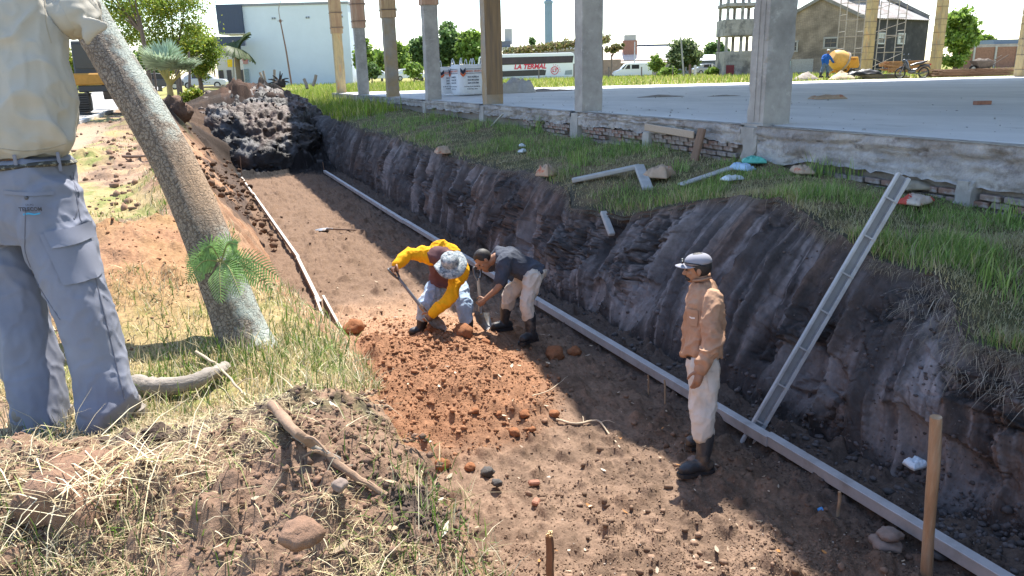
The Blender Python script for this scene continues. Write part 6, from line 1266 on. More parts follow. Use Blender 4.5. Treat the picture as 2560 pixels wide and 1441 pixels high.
panel(t, 'lower_window_band', [(-4.1, .85), (-3.95, 1.5), (-4.4, 1.62), (-Lb+.4, 1.5), (-Lb+.3, .75)], -.02, M_GLASS)
panel(t, 'rear_grille', [(-.4, .85), (-.4, 1.5), (-1.35, 1.4), (-1.45, .85)], -.02, mat('coach_grille', (.30, .34, .34), var=.2, bump=0))
for x in (-2.55, -3.55, -10.6): wheel(t, x, .25, .5, .5, .4)
panel(t, 'skirt_line', [(-.1, .62), (-.1, .70), (-Lb+.1, .70), (-Lb+.1, .62)], -.015, mat('coach_skirt', (.55, .57, .58), var=.05, bump=0))
M_REDP = mat('red_letters', (.62, .02, .06), var=0, bump=0, rough=.5)
text_mesh('lettering', 'LA TERMAL', .86, M_REDP, t, (-6.15, -.04, 2.02), (1, 0, 0), UP, italic=.25, bold=.035)
b = B(); cx, cz = -2.8, 1.45
for a in np.linspace(0, 2*math.pi, 33)[:-1]:
    a2 = a+2*math.pi/32; b.add([(cx+r*math.cos(q), -.035, cz+r*math.sin(q)) for r, q in ((.44, a), (.44, a2), (.54, a2), (.54, a))], [(0, 1, 2, 3)])
b.build('round_emblem', M_REDP, t); text_mesh('emblem_lettering', 'LT', .6, M_REDP, t, (cx, -.04, cz), (1, 0, 0), UP, italic=.1, bold=.03)
b = B()
for k in range(6):
    a = math.radians(100-22*k); B().box((cx+.74*math.cos(a), -.03, cz+.74*math.sin(a)), (.09, .01, .09), R=Euler((0, .78, 0)).to_matrix()).build('emblem_star', M_REDP, t)
# van
def van(label, px, py, dep, flip=1):
    P = frame(px, py, dep); t = thing('van', label, 'van', tuple(P), RZ); W2 = paint('white', (.74, .77, .78))
    b = B(); b.prism([(0, .35), (5.1, .35), (5.15, 1.0), (5.1, 1.75), (4.95, 1.95), (2.0, 1.98), (1.6, 1.88), (.95, 1.2), (.15, .92), (0, .6)], 0, 1.75, 'y'); b.build('body', W2, t, bevel=.05)
    panel(t, 'windscreen', [(1.02, 1.22), (1.6, 1.80), (1.72, 1.80), (1.3, 1.22)], -.015, M_GLASS); panel(t, 'door_window', [(1.5, 1.22), (1.88, 1.75), (2.2, 1.75), (2.2, 1.22)], -.015, M_GLASS); panel(t, 'side_window', [(2.4, 1.22), (2.4, 1.75), (3.4, 1.75), (3.4, 1.22)], -.015, M_GLASS)
    for x in (.95, 4.1): wheel(t, x, .15, .33, .33, .2)
    B().box((-.02, .87, .45), (.1, 1.6, .16)).build('bumper', mat('grey_plastic', (.16, .16, .17)), t, bevel=.02); B().box((.12, .25, .82), (.12, .3, .14)).build('headlight', mat('lamp_glass', (.6, .62, .64), rough=.1, bump=0), t, bevel=.02)
    return t
van('white delivery van parked behind the wire fence', 1534, 197.5, 102)
def car(label, px, py, dep, c, rz=0, group='cars parked in the distance'):
    P = frame(px, py, dep); t = thing('car', label, 'car', tuple(P), RZ+rz, group); b = B()
    b.prism([(-2.05, .3), (2.05, .3), (2.1, .62), (1.95, .82), (1.0, .9), (-1.75, .95), (-2.1, .8)], -.82, .82, 'y'); b.prism([(-1.75, .92), (1.15, .88), (.45, 1.38), (-.1, 1.45), (-1.0, 1.42), (-1.5, 1.2)], -.7, .7, 'y'); b.build('body', c, t, bevel=.04)
    for s_ in (-1, 1):
        for nm, q in (('window', [(-.9, .96), (-.85, 1.34), (-.15, 1.37), (-.15, .95)]), ('window', [(-.05, .95), (-.05, 1.37), (.4, 1.3), (.95, .94)])): panel(t, nm, q, s_*.715-(.0 if s_ > 0 else .02), M_GLASS)
        for x in (-1.3, 1.3): wheel(t, x, s_*.74, .31, .31, .18)
    return t
car('silver car far down the road beside the trees', 512, 222, 72, paint('silver', (.5, .52, .55)), .2); car('white car parked half behind the shrubs, left of the grey column', 945, 203, 98, paint('white', (.74, .77, .78)), .1); car('small white hatchback parked beyond the field, between two columns', 1022, 202, 96, paint('white', (.74, .77, .78)), .4)
car('grey car parked behind the white fence posts near the concrete tower', 1770, 187, 105, paint('grey', (.35, .36, .38)), .1); car('dark car on the road behind the small fan palm', 395, 226, 66, paint('dark', (.05, .05, .06)), .5)
# concrete mixer
D = 46.; M_MIX = mat('mixer_yellow', (.72, .33, .03), rough=.5, var=.12, bump=.1); M_MIXL = mat('mixer_drum', (.68, .38, .09), rough=.6, var=.2, bump=.2)
P = frame(2098, 195, D); t = thing('concrete_mixer', 'yellow concrete mixer with tilted drum at the far edge of the slab', 'concrete mixer', tuple(P), RZ)
b = B(); b.tube([(-.62, -.1, 1.28), (-.42, -.05, 1.18), (-.1, 0, 1.02), (.18, .05, .9), (.36, .08, .82)], [.32, .50, .60, .58, .42], 22); b.build('drum', M_MIXL, t, smooth=True)
b = B(); b.tube([(.12, .04, .93), (.2, .05, .89)], [.64, .64], 24); b.build('ring_gear', mat('gear_grey', (.35, .30, .25), var=.2), t, smooth=True)
b = B(); b.prism([(.35, .55), (.95, .55), (1.02, .75), (.9, 1.2), (.4, 1.2)], -.35, .35, 'y'); b.build('engine_box', M_MIX, t, bevel=.04)
b = B(); b.beam((-.5, 0, .35), (.9, 0, .35), .1, .1); b.beam((.5, 0, .35), (.5, 0, .6), .12, .12); b.beam((-.45, 0, .35), (-.2, 0, .55), .1, .1); b.beam((-.5, 0, .35), (-.75, 0, .05), .06, .06); b.build('frame', M_MIX, t)
for s_ in (-1, 1): wheel(t, .55, s_*.45, .25, .25, .12)
text_mesh('print_lettering', 'MIX', .16, mat('red_print', (.4, .03, .03), var=0, bump=0), t, (.62, -.358, 1.05), (1, 0, 0), UP)
# man in blue feeding the mixer
D0 = 45.2
def Jb(x, y, dd=0.): return at_dep(x, y, D0+dd)
J = dict(pelvis=Jb(2063, 161), chest=Jb(2066, 145), neck=Jb(2069, 136), head=Jb(2071, 129), face=nrm(VF+VR*.7), shL=Jb(2059, 141, .1), elL=Jb(2056, 153, -.05), wrL=Jb(2062, 162, .2), shR=Jb(2073, 141, -.1), elR=Jb(2079, 150, .0), wrR=Jb(2083, 156, .1), hipL=Jb(2060, 164), knL=Jb(2054, 178), anL=Jb(2051, 191), hipR=Jb(2067, 164), knR=Jb(2069, 178), anR=Jb(2068, 192), hem=Jb(2063, 163))
J['hdR'] = VR; J['hnR'] = UP; J['hdL'] = VF; J['hnL'] = UP
mb = figure('person', 'man in blue work jacket with his back turned, feeding the yellow mixer', J, SKIN('skin_tan', (.33, .17, .10)), 1.0, (.6, .6))
M_BLUE = cloth('blue_jacket', (.02, .10, .36), .12); b = B(); r2 = nrm(VR*.8-VF*.3); loft(b, torso_rings(J, r2, (.19, .19, .21, .17, .07), (.14, .14, .14, .10, .07)))
for k in 'LR': limb(b, [mix(J['chest'], J['sh'+k], .5), J['sh'+k], J['el'+k], J['wr'+k]], [.09, .085, .07, .055], 4)
fuse(b, 'jacket', .016, M_BLUE, mb, 3, [(.03, (6, 6, 8), 83, True)])
trousers(mb, J, cloth('blue_grey_trousers', (.10, .15, .22), .1), r2, J['pelvis']+UP*.06, .9, seed=85)
for k, dx in (('L', 8), ('R', 7)): q = Jb(2051+dx if k == 'L' else 2068+dx, 194); boot('boot', J['an'+k], np.array([q[0], q[1], J['an'+k][2]-.07]), J['an'+k]+UP*.2, M_RUBB, mb)
cap(mb, J['head'], J['face'], UP, cloth('white_cap', (.72, .72, .72), .05))
# gravel and sand heaps
heap_stuff('gravel_heap', 'low heap of grey gravel left of the man in blue', frame(2015, 198, 44.5), .75, .6, .42, mat('gravel', (.33, .28, .24), var=.4, scale=12, bump=1, bscale=14, bdist=.05), 31)
heap_stuff('sand_heap', 'pale heap of sand in front of the yellow mixer', frame(2103, 197, 44.0), .75, .6, .42, mat('sand', (.55, .42, .27), var=.2, scale=10, bump=.6, bscale=20, bdist=.03), 32)
# board stacks
def boards(name, label, P, rz, L1, n, m, h=.03, w=.2, spread=.5, rows=3, seed=1):
    t = thing(name, label, 'board stack', tuple(P), rz); rg = random.Random(seed); me = None
    for k in range(n):
        r = k // rows; o = B().box((0, 0, 0), (L1*rg.uniform(.8, 1.05), w, h)).build('board', m, t, bevel=.004) if me is None or rg.random() < .25 else link('board', me, None, t)
        me = o.data; o.location = (rg.uniform(-.35, .35), (k % rows-rows/2)*spread/rows*2+rg.uniform(-.05, .05), h/2+r*h*1.25); o.rotation_euler = (rg.uniform(-.02, .02), 0, rg.uniform(-.08, .08))
    return t
M_BRD = mat('old_boards', (.24, .135, .085), rough=.9, var=.3, scale=3, bump=.3, stretch=(1, 6, 6), col2=(.3, .2, .13), c2scale=2)
boards('board_stack', 'long low stack of reddish boards on the slab at the far right', frame(2418, 191, 41.5), RZ-.05, 4.6, 24, M_BRD, .04, .25, .7, 3, 1)
boards('board_stack', 'low stack of grey boards under a black tarp behind the motorbike', frame(2190, 197, 43), RZ, 2.4, 15, mat('grey_boards', (.20, .17, .14), var=.3, stretch=(1, 6, 6)), .04, .22, .6, 3, 2)
boards('board_stack', 'stack of orange-brown planks behind the motorbike and scaffold', frame(2262, 181, 47.5), RZ, 3.2, 22, mat('orange_boards', (.42, .23, .11), var=.3, stretch=(1, 6, 6)), .05, .22, .6, 2, 3)
crumple('black_tarp', 'black tarp thrown over the grey boards near the sand heap', tuple(frame(2160, 186, 42.6)), 1.7, .8, .3, mat('black_sheet', (.012, .012, .014), rough=.5, var=.2), rz=RZ, seed=33, cat='tarp')
# motorbike
D = 41.; P = frame(2278, 197, D); t = thing('motorbike', 'small black motorbike standing on the slab in front of the boards', 'motorbike', tuple(P), RZ-.05); M_BK = mat('bike_black', (.02, .022, .028), rough=.3, var=.2, bump=0, coat=.3); M_ENG = mat('engine_grey', (.14, .14, .15), rough=.45, metal=.5, var=.3)
for x in (-.62, .62):
    b = B(); b.tube([(x+.26*math.cos(a), 0, .29+.26*math.sin(a)) for a in np.linspace(0, 2*math.pi, 25)], .04, 8, caps=False); w_ = b.build('wheel', M_TYRE, t, smooth=True)
    b = B(); b.tube([(x+.225*math.cos(a), 0, .29+.225*math.sin(a)) for a in np.linspace(0, 2*math.pi, 21)], .013, 5, caps=False)
    for a in np.linspace(0, math.pi, 6)[:-1]: b.cyl((x-.22*math.cos(a), 0, .29-.22*math.sin(a)), (x+.22*math.cos(a), 0, .29+.22*math.sin(a)), .008, 5)
    b.cyl((x, -.06, .29), (x, .06, .29), .045, 10); b.build('rim', M_ENG, w_)
for s_ in (-1, 1): B().cyl((-.62, s_*.07, .29), (-.40, s_*.07, .92), .022, 8).build('fork', M_ENG, t, smooth=True)
b = B(); b.tube([(-.42, 0, .85), (-.30, 0, .62), (-.05, 0, .42), (.25, 0, .48), (.45, 0, .68)], [.06, .05, .06, .06, .05], 8); b.build('frame', M_BK, t, smooth=True)
b = B(); b.ball((.0, 0, .36), (.2, .13, .13), 12, 8); b.cyl((-.18, 0, .36), (-.02, 0, .36), .09, 10); b.build('engine', M_ENG, t, smooth=True)
b = B(); b.tube([(-.12, 0, .68), (.15, 0, .76), (.45, 0, .80), (.75, 0, .92)], [.07, .11, .12, .05], 12, flat=.6); b.build('seat', M_BK, t, smooth=True)
b = B(); b.tube([(-.42, 0, .92), (-.36, 0, .78), (-.30, 0, .58), (-.18, 0, .45)], [.09, .12, .13, .06], 10); b.build('leg_shield', M_BK, t, smooth=True)
b = B(); b.tube([(-.75, 0, .50), (-.62, 0, .60), (-.46, 0, .57), (-.36, 0, .45)], [.03, .07, .07, .03], 10, flat=.6); b.build('front_mudguard', M_BK, t, smooth=True)
b = B(); b.tube([(.4, 0, .62), (.62, 0, .68), (.82, 0, .66), (.95, 0, .5)], [.06, .08, .07, .02], 8); b.build('rear_mudguard', M_BK, t, smooth=True)
b = B(); b.ball((-.48, 0, .92), (.09, .11, .10), 12, 8); b.build('headlamp', M_BK, t, smooth=True)
b = B(); b.tube([(-.28, -.34, 1.0), (-.38, -.15, .98), (-.42, 0, .96), (-.38, .15, .98), (-.28, .34, 1.0)], .015, 6); b.build('handlebar', M_ENG, t, smooth=True)
for s_ in (-1, 1):
    b = B(); b.cyl((-.36, s_*.2, .98), (-.40, s_*.28, 1.2), .008, 5); b.ball((-.40, s_*.28, 1.24), (.02, .07, .05), 10, 6); b.build('mirror', M_BK, t, smooth=True)
b = B(); b.tube([(.0, -.12, .3), (.3, -.15, .24), (.75, -.16, .36)], [.025, .04, .045], 8); b.build('exhaust', M_ENG, t, smooth=True); B().box((.92, 0, .72), (.05, .12, .08)).build('tail_light', mat('red_lens', (.4, .02, .02), rough=.2, bump=0), t, bevel=.01)
b = B(); b.cyl((.05, -.1, .3), (.12, -.28, .01), .014, 6); b.build('stand', M_ENG, t)
# wheelbarrow
D = 41.; P = frame(2462, 186, D); t = thing('wheelbarrow', 'dark rusty wheelbarrow standing on the board stack', 'wheelbarrow', tuple(P+UP*.08), RZ); M_RUST = mat('rusty_iron', (.11, .085, .07), rough=.8, var=.4)
b = B(); b.add([(-.75, -.32, .62), (.3, -.32, .58), (.3, .32, .58), (-.75, .32, .62), (-.45, -.2, .25), (.12, -.2, .25), (.12, .2, .25), (-.45, .2, .25)], [(0, 1, 5, 4), (1, 2, 6, 5), (2, 3, 7, 6), (3, 0, 4, 7), (4, 5, 6, 7)]); o = b.build('tray', M_RUST, t); o.modifiers.new('t', 'SOLIDIFY').thickness = .02
for s_ in (-1, 1):
    b = B(); b.tube([(-.55, s_*.1, .2), (.1, s_*.25, .3), (.5, s_*.28, .6), (.95, s_*.28, .88)], .022, 7); b.build('handle', M_RUST, t, smooth=True); b = B(); b.tube([(.05, s_*.24, .3), (.12, s_*.26, .0), (.3, s_*.26, .0), (.3, s_*.26, .42)], .018, 6); b.build('leg', M_RUST, t)
wheel(t, -.68, 0, .2, .2, .08); crumple('load', None, (0, 0, 0), .8, .5, .2, M_RUST, seed=40); o = [q for q in COL.objects if q.name.startswith('load')][-1]; o.parent = t; o.location = (-.2, 0, .58); del o['category']
# far columns in yellow formwork
for px, wpx, dep, tilt, lb in ((2164, 22, 47, .0, 'far yellow formwork column standing beside the tall scaffold'), (2335, 21, 46, .0, 'far yellow formwork column right of the motorbike'), (2552, 26, 38, .0, 'yellow formwork column at the right edge of the picture')):
    P = frame(px, 192, dep); P = at_z(px, 0, 0) if False else P; t = thing('column', lb, 'column', (P[0], P[1], .7), RZ+.35, 'columns in yellow formwork'); t['kind'] = 'thing'; w_ = .40
    rough_box('shaft', -w_/2, w_/2, -w_/2, w_/2, 0, 9.9, M_CONCB, t, 400+px, n=40)
    for k in range(4):
        z0 = .1+k*1.45
        for (cx, cy, dx, dy) in ((0, -w_/2-.02, w_+.06, .03), (-w_/2-.02, 0, .03, w_), (w_/2+.02, 0, .03, w_), (0, w_/2+.02, w_+.06, .03)): B().box((cx+random.uniform(-.006, .006), cy, z0+.7), (dx, dy, 1.43)).build('formwork_board', M_YELB, t)
        for q in range(2): B().tube([(-w_/2-.05, -w_/2-.05, z0+.3+q*.7), (w_/2+.05, -w_/2-.05, z0+.3+q*.7), (w_/2+.05, w_/2+.05, z0+.3+q*.7), (-w_/2-.05, w_/2+.05, z0+.3+q*.7), (-w_/2-.05, -w_/2-.05, z0+.3+q*.7)], .012, 5).build('tie_wire', M_STEEL, t)
# scaffolds
M_SCAF = mat('scaffold_tube', (.36, .32, .29), rough=.6, var=.3, metal=.2)
def scaffold(label, pxs, pyb, dep, h, depthw=1.1):
    P = frame(pxs[0], pyb, dep); t = thing('scaffold', label, 'scaffold', (P[0], P[1], .7), RZ, 'scaffolds beside the far columns'); w_ = (pxs[1]-pxs[0])*kk(dep)
    for y in (0, depthw):
        for x in (0, w_): B().cyl((x, y, 0), (x, y, h), .03, 7).build('standard', M_SCAF, t)
    lv = [.5+1.05*k for k in range(int((h-.4)/1.05)+1)]
    for z in lv:
        for y in (0, depthw): B().cyl((0, y, z), (w_, y, z), .022, 6).build('rung', M_SCAF, t)
        for x in (0, w_): B().cyl((x, 0, z+.3), (x, depthw, z+.3), .02, 6).build('transom', M_SCAF, t)
    return t, w_, lv
t1, w1, lv1 = scaffold('tall tube scaffold in front of the brick gable', (2104, 2149), 185, 50, 5.6)
t2, w2, lv2 = scaffold('tall tube scaffold in front of the blackened wall', (2205, 2250), 185, 50, 5.2)
gap = (2205-2149)*kk(50)
for z0, z1, nm in ((.3, 1.5, 0), (1.5, .3, 0), (2.6, 3.4, 0), (2.2, 2.6, 0), (4.0, 4.8, 0)): B().cyl((-gap, -.05, z0), (w2, -.06, z1), .02, 6).build('brace', M_SCAF, t2)
# brick house
D = 74.; PC = frame(2150, 178.5, D); s2 = math.sqrt(.5); gd = np.array(-VR*.80+VF*.60); sdv = np.array(VR*.80+VF*.60)
M_BRW = bpy.data.materials.new('old_brickwork'); M_BRW.use_nodes = True; nn_ = M_BRW.node_tree.nodes; ll_ = M_BRW.node_tree.links; bt = nn_.new('ShaderNodeTexBrick'); bt.inputs['Color1'].default_value = (.34, .27, .20, 1); bt.inputs['Color2'].default_value = (.26, .20, .15, 1); bt.inputs['Mortar'].default_value = (.16, .135, .115, 1); bt.inputs['Scale'].default_value = 4.2; bt.inputs['Mortar Size'].default_value = .03
tcx = nn_.new('ShaderNodeTexCoord'); sp = nn_.new('ShaderNodeSeparateXYZ'); cb = nn_.new('ShaderNodeCombineXYZ'); ll_.new(tcx.outputs['Object'], sp.inputs[0]); ad = nn_.new('ShaderNodeMath'); ad.operation = 'ADD'; ll_.new(sp.outputs[0], ad.inputs[0]); ll_.new(sp.outputs[1], ad.inputs[1]); ll_.new(ad.outputs[0], cb.inputs[0]); ll_.new(sp.outputs[2], cb.inputs[1]); ll_.new(cb.outputs[0], bt.inputs['Vector']); nz_ = nn_.new('ShaderNodeTexNoise'); nz_.inputs['Scale'].default_value = .9; nz_.inputs['Detail'].default_value = 6; ll_.new(tcx.outputs['Object'], nz_.inputs['Vector']); mm_ = nn_.new('ShaderNodeMix'); mm_.data_type = 'RGBA'; mm_.blend_type = 'MULTIPLY'; mm_.inputs[0].default_value = .9; mr = nn_.new('ShaderNodeMapRange'); mr.inputs[1].default_value = .3; mr.inputs[2].default_value = .7; mr.inputs[3].default_value = .55; mr.inputs[4].default_value = 1.25; ll_.new(nz_.outputs['Fac'], mr.inputs[0]); ll_.new(bt.outputs['Color'], mm_.inputs[6]); ll_.new(mr.outputs[0], mm_.inputs[7]); ll_.new(mm_.outputs[2], nn_['Principled BSDF'].inputs['Base Color']); nn_['Principled BSDF'].inputs['Roughness'].default_value = .95
house = thing('brick_house', 'old brick shed with corrugated roof, its long wall blackened', 'building', tuple(PC), 0)
GW = 150*kk(D)/.80*1.12; SW = 12.6; HE = 126*kk(D); HR = HE+2.05
M_BLK = mat('sooty_wall', (.04, .038, .038), rough=.95, var=.4, scale=1.5, bump=.4, bscale=6, bdist=.03, col2=(.10, .09, .085), c2scale=.8, c2lo=.55, c2hi=.7); M_TIN = mat('corrugated_tin', (.33, .31, .29), rough=.6, var=.2, scale=2, metal=.2, col2=(.25, .2, .17), c2scale=.6); M_SOOT = mat('stained_coping', (.2, .185, .17), var=.4, scale=2)
def wallquad(o, d, L1, pts, m, name, parent, thick=.3, inn=None):
    """upright wall polygon along direction d from o; pts are (along, height)"""
    n = len(pts); nrmv = nrm(np.cross(UP, d)); nrmv = nrmv if nrmv@VF > 0 else -nrmv
    V = [o+d*a+UP*z for a, z in pts]+[o+d*a+UP*z+nrmv*thick for a, z in pts]; b = B(); b.add(V, [tuple(range(n)), tuple(range(2*n-1, n-1, -1))]+[(i, n+i, n+(i+1) % n, (i+1) % n) for i in range(n)]); return b.build(name, m, parent)
Z0 = np.zeros(3)
wallquad(Z0, gd, GW, [(0, -.4), (GW, -.4), (GW, HE), (GW/2, HR), (0, HE)], M_BRW, 'gable_wall', house); wallquad(Z0, sdv, SW, [(0, -.4), (SW, -.4), (SW, HE), (0, HE)], M_BLK, 'long_wall', house)
wallquad(sdv*SW, gd, GW, [(0, -.4), (GW, -.4), (GW, HE), (GW/2, HR+.4), (0, HE+.3)], M_BRW, 'far_gable', house); wallquad(gd*GW, sdv, SW, [(0, -.4), (SW, -.4), (SW, HE), (0, HE)], M_BRW, 'rear_wall', house)
def roofplane(a0, z0, a1, z1, name):
    n = 60; V = []; F = []
    for i in range(n+1):
        s_ = i/n*(SW-.1)+.15; rp_ = .05*math.sin(i*math.pi) if False else .06*(i % 2)
        for a, z in ((a0, z0), (a1, z1)): V.append(gd*a+sdv*s_+UP*(z+.12+rp_))
    F = [(2*i, 2*i+1, 2*i+3, 2*i+2) for i in range(n)]; b = B(); b.add(V, F); o = b.build(name, M_TIN, house); o.modifiers.new('t', 'SOLIDIFY').thickness = .03; return o
roofplane(-.35, HE-.15, GW/2, HR, 'roof'); roofplane(GW+.3, HE-.12, GW/2, HR, 'roof')
for s_ in (0, 1):
    a0, a1 = (0, GW/2) if s_ == 0 else (GW, GW/2); b = B(); b.beam(tuple(gd*(a0-(.1 if s_ == 0 else -.1))-sdv*.06+UP*(HE+.02)), tuple(gd*a1-sdv*.06+UP*(HR+.1)), .4, .3); b.build('coping', M_SOOT, house)
b = B(); b.beam(tuple(gd*0+sdv*SW+UP*(HE+.35)), tuple(gd*GW/2+sdv*SW+UP*(HR+.55)), .4, .35); b.build('coping', M_SOOT, house)
lc = gd*GW/2+sdv*6.2+UP*(HR-.05)                             # roof lantern
for q, (a, z) in enumerate(((-.9, 0),)):
    V = []
    for s_ in (-2.4, 2.4):
        for a, z in ((-1.1, -.45), (-1.1, .35), (0, .8), (1.1, .35), (1.1, -.45)): V.append(lc+sdv*s_+gd*a+UP*z)
    b = B(); b.add(V, [(0, 1, 2, 3, 4), (9, 8, 7, 6, 5), (0, 5, 6, 1), (3, 8, 9, 4)]); b.build('lantern_wall', M_SOOT, house); b = B(); b.add([p+UP*.05 for p in V], [(1, 6, 7, 2), (2, 7, 8, 3)]); o = b.build('lantern_roof', M_TIN, house); o.modifiers.new('t', 'SOLIDIFY').thickness = .08
def win(o, d, a, z, w_, h_, m=M_GLASS, name='window', fm=None):
    nrmv = nrm(np.cross(UP, d)); nrmv = -nrmv if nrmv@VF > 0 else nrmv; fr = thing_part = B(); c = o+d*a+UP*z
    for (aa, zz, ww, hh) in ((0, -h_/2, w_+.2, .14), (0, h_/2, w_+.2, .14), (-w_/2, 0, .14, h_), (w_/2, 0, .14, h_)): fr.beam(tuple(c+d*(aa-ww/2)+UP*zz+nrmv*.03), tuple(c+d*(aa+ww/2)+UP*zz+nrmv*.03), .12, hh)
    fo = fr.build(name, fm or mat('window_frame_grey', (.36, .34, .31), var=.2), house)
    for aa in (-.25, .25):
        for zz in (-.25, .25): b = B(); b.beam(tuple(c+d*(aa-.23)*w_+UP*zz*h_+nrmv*.015), tuple(c+d*(aa+.23)*w_+UP*zz*h_+nrmv*.015), .02, h_*.44); b.build('pane', m if random.random() < .75 else mat('pale_pane', (.36, .38, .38), rough=.3, bump=0), fo)
for a, z in ((GW*.36, 2.75), (GW*.83, 2.55)): win(Z0, gd, a, z, 1.25, .95)
for a, z in ((3.3, 3.05), (7.2, 3.05)): win(Z0, sdv, a, z, 1.3, .95, fm=mat('pale_frame', (.5, .49, .46), var=.2))
for a in (2.2, 6.3): wallquad(sdv*a-np.array([sdv[1], -sdv[0], 0])*0-VF*.03, sdv, 1.8, [(0, 0), (1.8, 0), (1.8, .95), (0, .95)], mat('dark_opening', (.008, .008, .008), var=0, bump=0), 'opening', house, .02)
wallquad(gd*(GW*.8)-VF*.04, gd, 1.4, [(0, 0), (1.4, 0), (1.4, 1.15), (0, 1.15)], mat('pale_green_door', (.35, .45, .42), var=.2), 'door', house, .04); wallquad(gd*(GW*.55)-VF*.04, gd, 2.2, [(0, 0), (2.2, 0), (2.2, 1.3), (0, 1.3)], mat('old_plaster', (.36, .33, .29), var=.25), 'plaster_patch', house, .04)
# concrete tower
D = 82.; P = frame(1808, 186, D); t = thing('concrete_tower', 'weathered concrete frame tower with a tank level and a small red door', 'tower', tuple(P), RZ); q = kk(D); M_TW = mat('tower_concrete', (.30, .285, .26), rough=.95, var=.35, scale=1.2, bump=.5, bscale=5, bdist=.04, col2=(.13, .125, .12), c2scale=.7, c2lo=.48, c2hi=.62)
W_t = 3.6; b = B(); b.box((W_t/2, W_t/2, 1.1), (W_t, W_t, 2.5)); b.build('base_room', M_TW, t, bevel=.03); B().box((.7, -.03, .45), (.85, .08, .95)).build('door', mat('oxide_red_door', (.16, .03, .035), var=.2), t)
for x in (.25, W_t*.5, W_t-.25):
    for y in (.25, W_t-.25): B().box((x, y, 6), (.28, .28, 8)).build('post', M_TW, t)
for z, h_ in ((4.75, 1.7), (7.05, .35), (9.2, .35)): b = B(); b.box((W_t/2, W_t/2, z), (W_t+.1, W_t+.1, h_)); b.build('tank' if h_ > 1 else 'ring_beam', M_TW, t, bevel=.03)
# white hall with a dark fascia box
D = 96.; q = kk(D); P = frame(628, 218, D); hall = thing('white_hall', 'big white windowless hall with a dark blue box sign over its entrance', 'building', tuple(P), RZ); HW, HH = 256*q, 192*q
M_WH = mat('white_wall_paint', (.62, .68, .72), rough=.9, var=.05, scale=.5, bump=.2, bscale=30); M_NAVY = mat('navy_cladding', (.045, .06, .10), rough=.6, var=.15, scale=1, stretch=(20, 20, .3))
b = B(); b.box((HW/2, 3, HH/2-1), (HW, 6, HH+2-.2)); b.build('hall_wall', M_WH, hall); B().box((HW/2, 3, HH+.02), (HW+.2, 6.2, .3)).build('roof_coping', mat('hall_coping', (.25, .25, .26)), hall)
b = B(); ang = -.65; b.box((-1.55, 1.6, HH-1.55), (3.1, 4.2, 3.35)); b.build('box_sign', M_NAVY, hall); B().box((-1.55, 1.6, HH-3.3), (3.0, 4.1, .12)).build('sign_soffit', mat('pale_soffit', (.5, .48, .44)), hall)
b = B(); b.box((-.35, 2, 2.6), (.7, 4, HH-5)); b.build('pilaster', M_WH, hall); B().box((-.35, -.06, 3.3), (.6, .1, 1.0)).build('red_notice', mat('notice_red', (.62, .32, .30)), hall); text_mesh('notice_lettering', 'Kaase', .34, M_REDP, hall, (-.35, -.12, 3.3), (1, 0, 0), UP)
B().box((-.35, -.06, 1.2), (.55, .1, 2.0)).build('glass_door', mat('poster_glass', (.30, .36, .36), var=.4, scale=6), hall)
for x in (3.6, 7.8, 11.9):
    for dx in (0, .28): B().box((x+dx, -.03, HH-1.6), (.18, .1, .22)).build('vent', mat('vent_dark', (.2, .22, .24)), hall)
# lamp post
D = 88.; P = frame(731, 218, D); t = thing('street_lamp', 'tall rusty street lamp with a curved arm in front of the white hall', 'street lamp', tuple(P), RZ); M_LP = mat('rusty_pole', (.17, .10, .075), var=.3); q = kk(D)
b = B(); b.tube([(0, 0, -1), (-.3, 0, 4), (-.62, 0, 7.2)], [.11, .09, .07], 8); b.build('pole', M_LP, t, smooth=True); b = B(); b.tube(catmull([(-.62, 0, 7.2), (-.65, 0, 8.6), (-.1, 0, 9.7), (.9, 0, 10.2), (2.0, 0, 10.3)], 5).tolist(), .05, 7); b.build('arm', mat('lamp_arm_grey', (.28, .24, .22)), t, smooth=True); B().box((2.3, 0, 10.25), (.8, .25, .16)).build('lamp_head', mat('lamp_arm_grey'), t, bevel=.03)
b = B(); b.cyl((-.62, 0, 7.1), (-.62, 0, 7.4), .14, 8); b.beam((-.95, 0, 7.25), (-.3, 0, 7.25), .05, .05); b.build('bracket', M_LP, t)
# row of shops left of the hall
D = 105.; P = frame(548, 214, D); t = thing('shop', 'low white shop with dark fascia and a yellow sign beyond the heap', 'building', tuple(P), RZ); q = kk(D)
b = B(); b.box((2.2, 3, 2.2), (4.4, 6, 4.6)); b.build('shop_wall', mat('cream_wall', (.6, .57, .52)), t); B().box((1.6, 2.6, 5.4), (5.6, 6.2, 1.9)).build('fascia', M_NAVY, t); B().box((2.2, -.1, 2.9), (1.3, .12, 1.0)).build('yellow_sign', mat('sign_yellow', (.75, .5, .02)), t)
for x in (.5, 1.6, 3.2): B().box((x, -.06, 1.0), (.6, .12, 2.0)).build('shop_door', mat('dark_door', (.08, .07, .07)), t)
for x in (-.2, 4.3): B().cyl((x, -.6, 0), (x, -.6, 4.4), .1, 8).build('awning_post', M_LP, t)
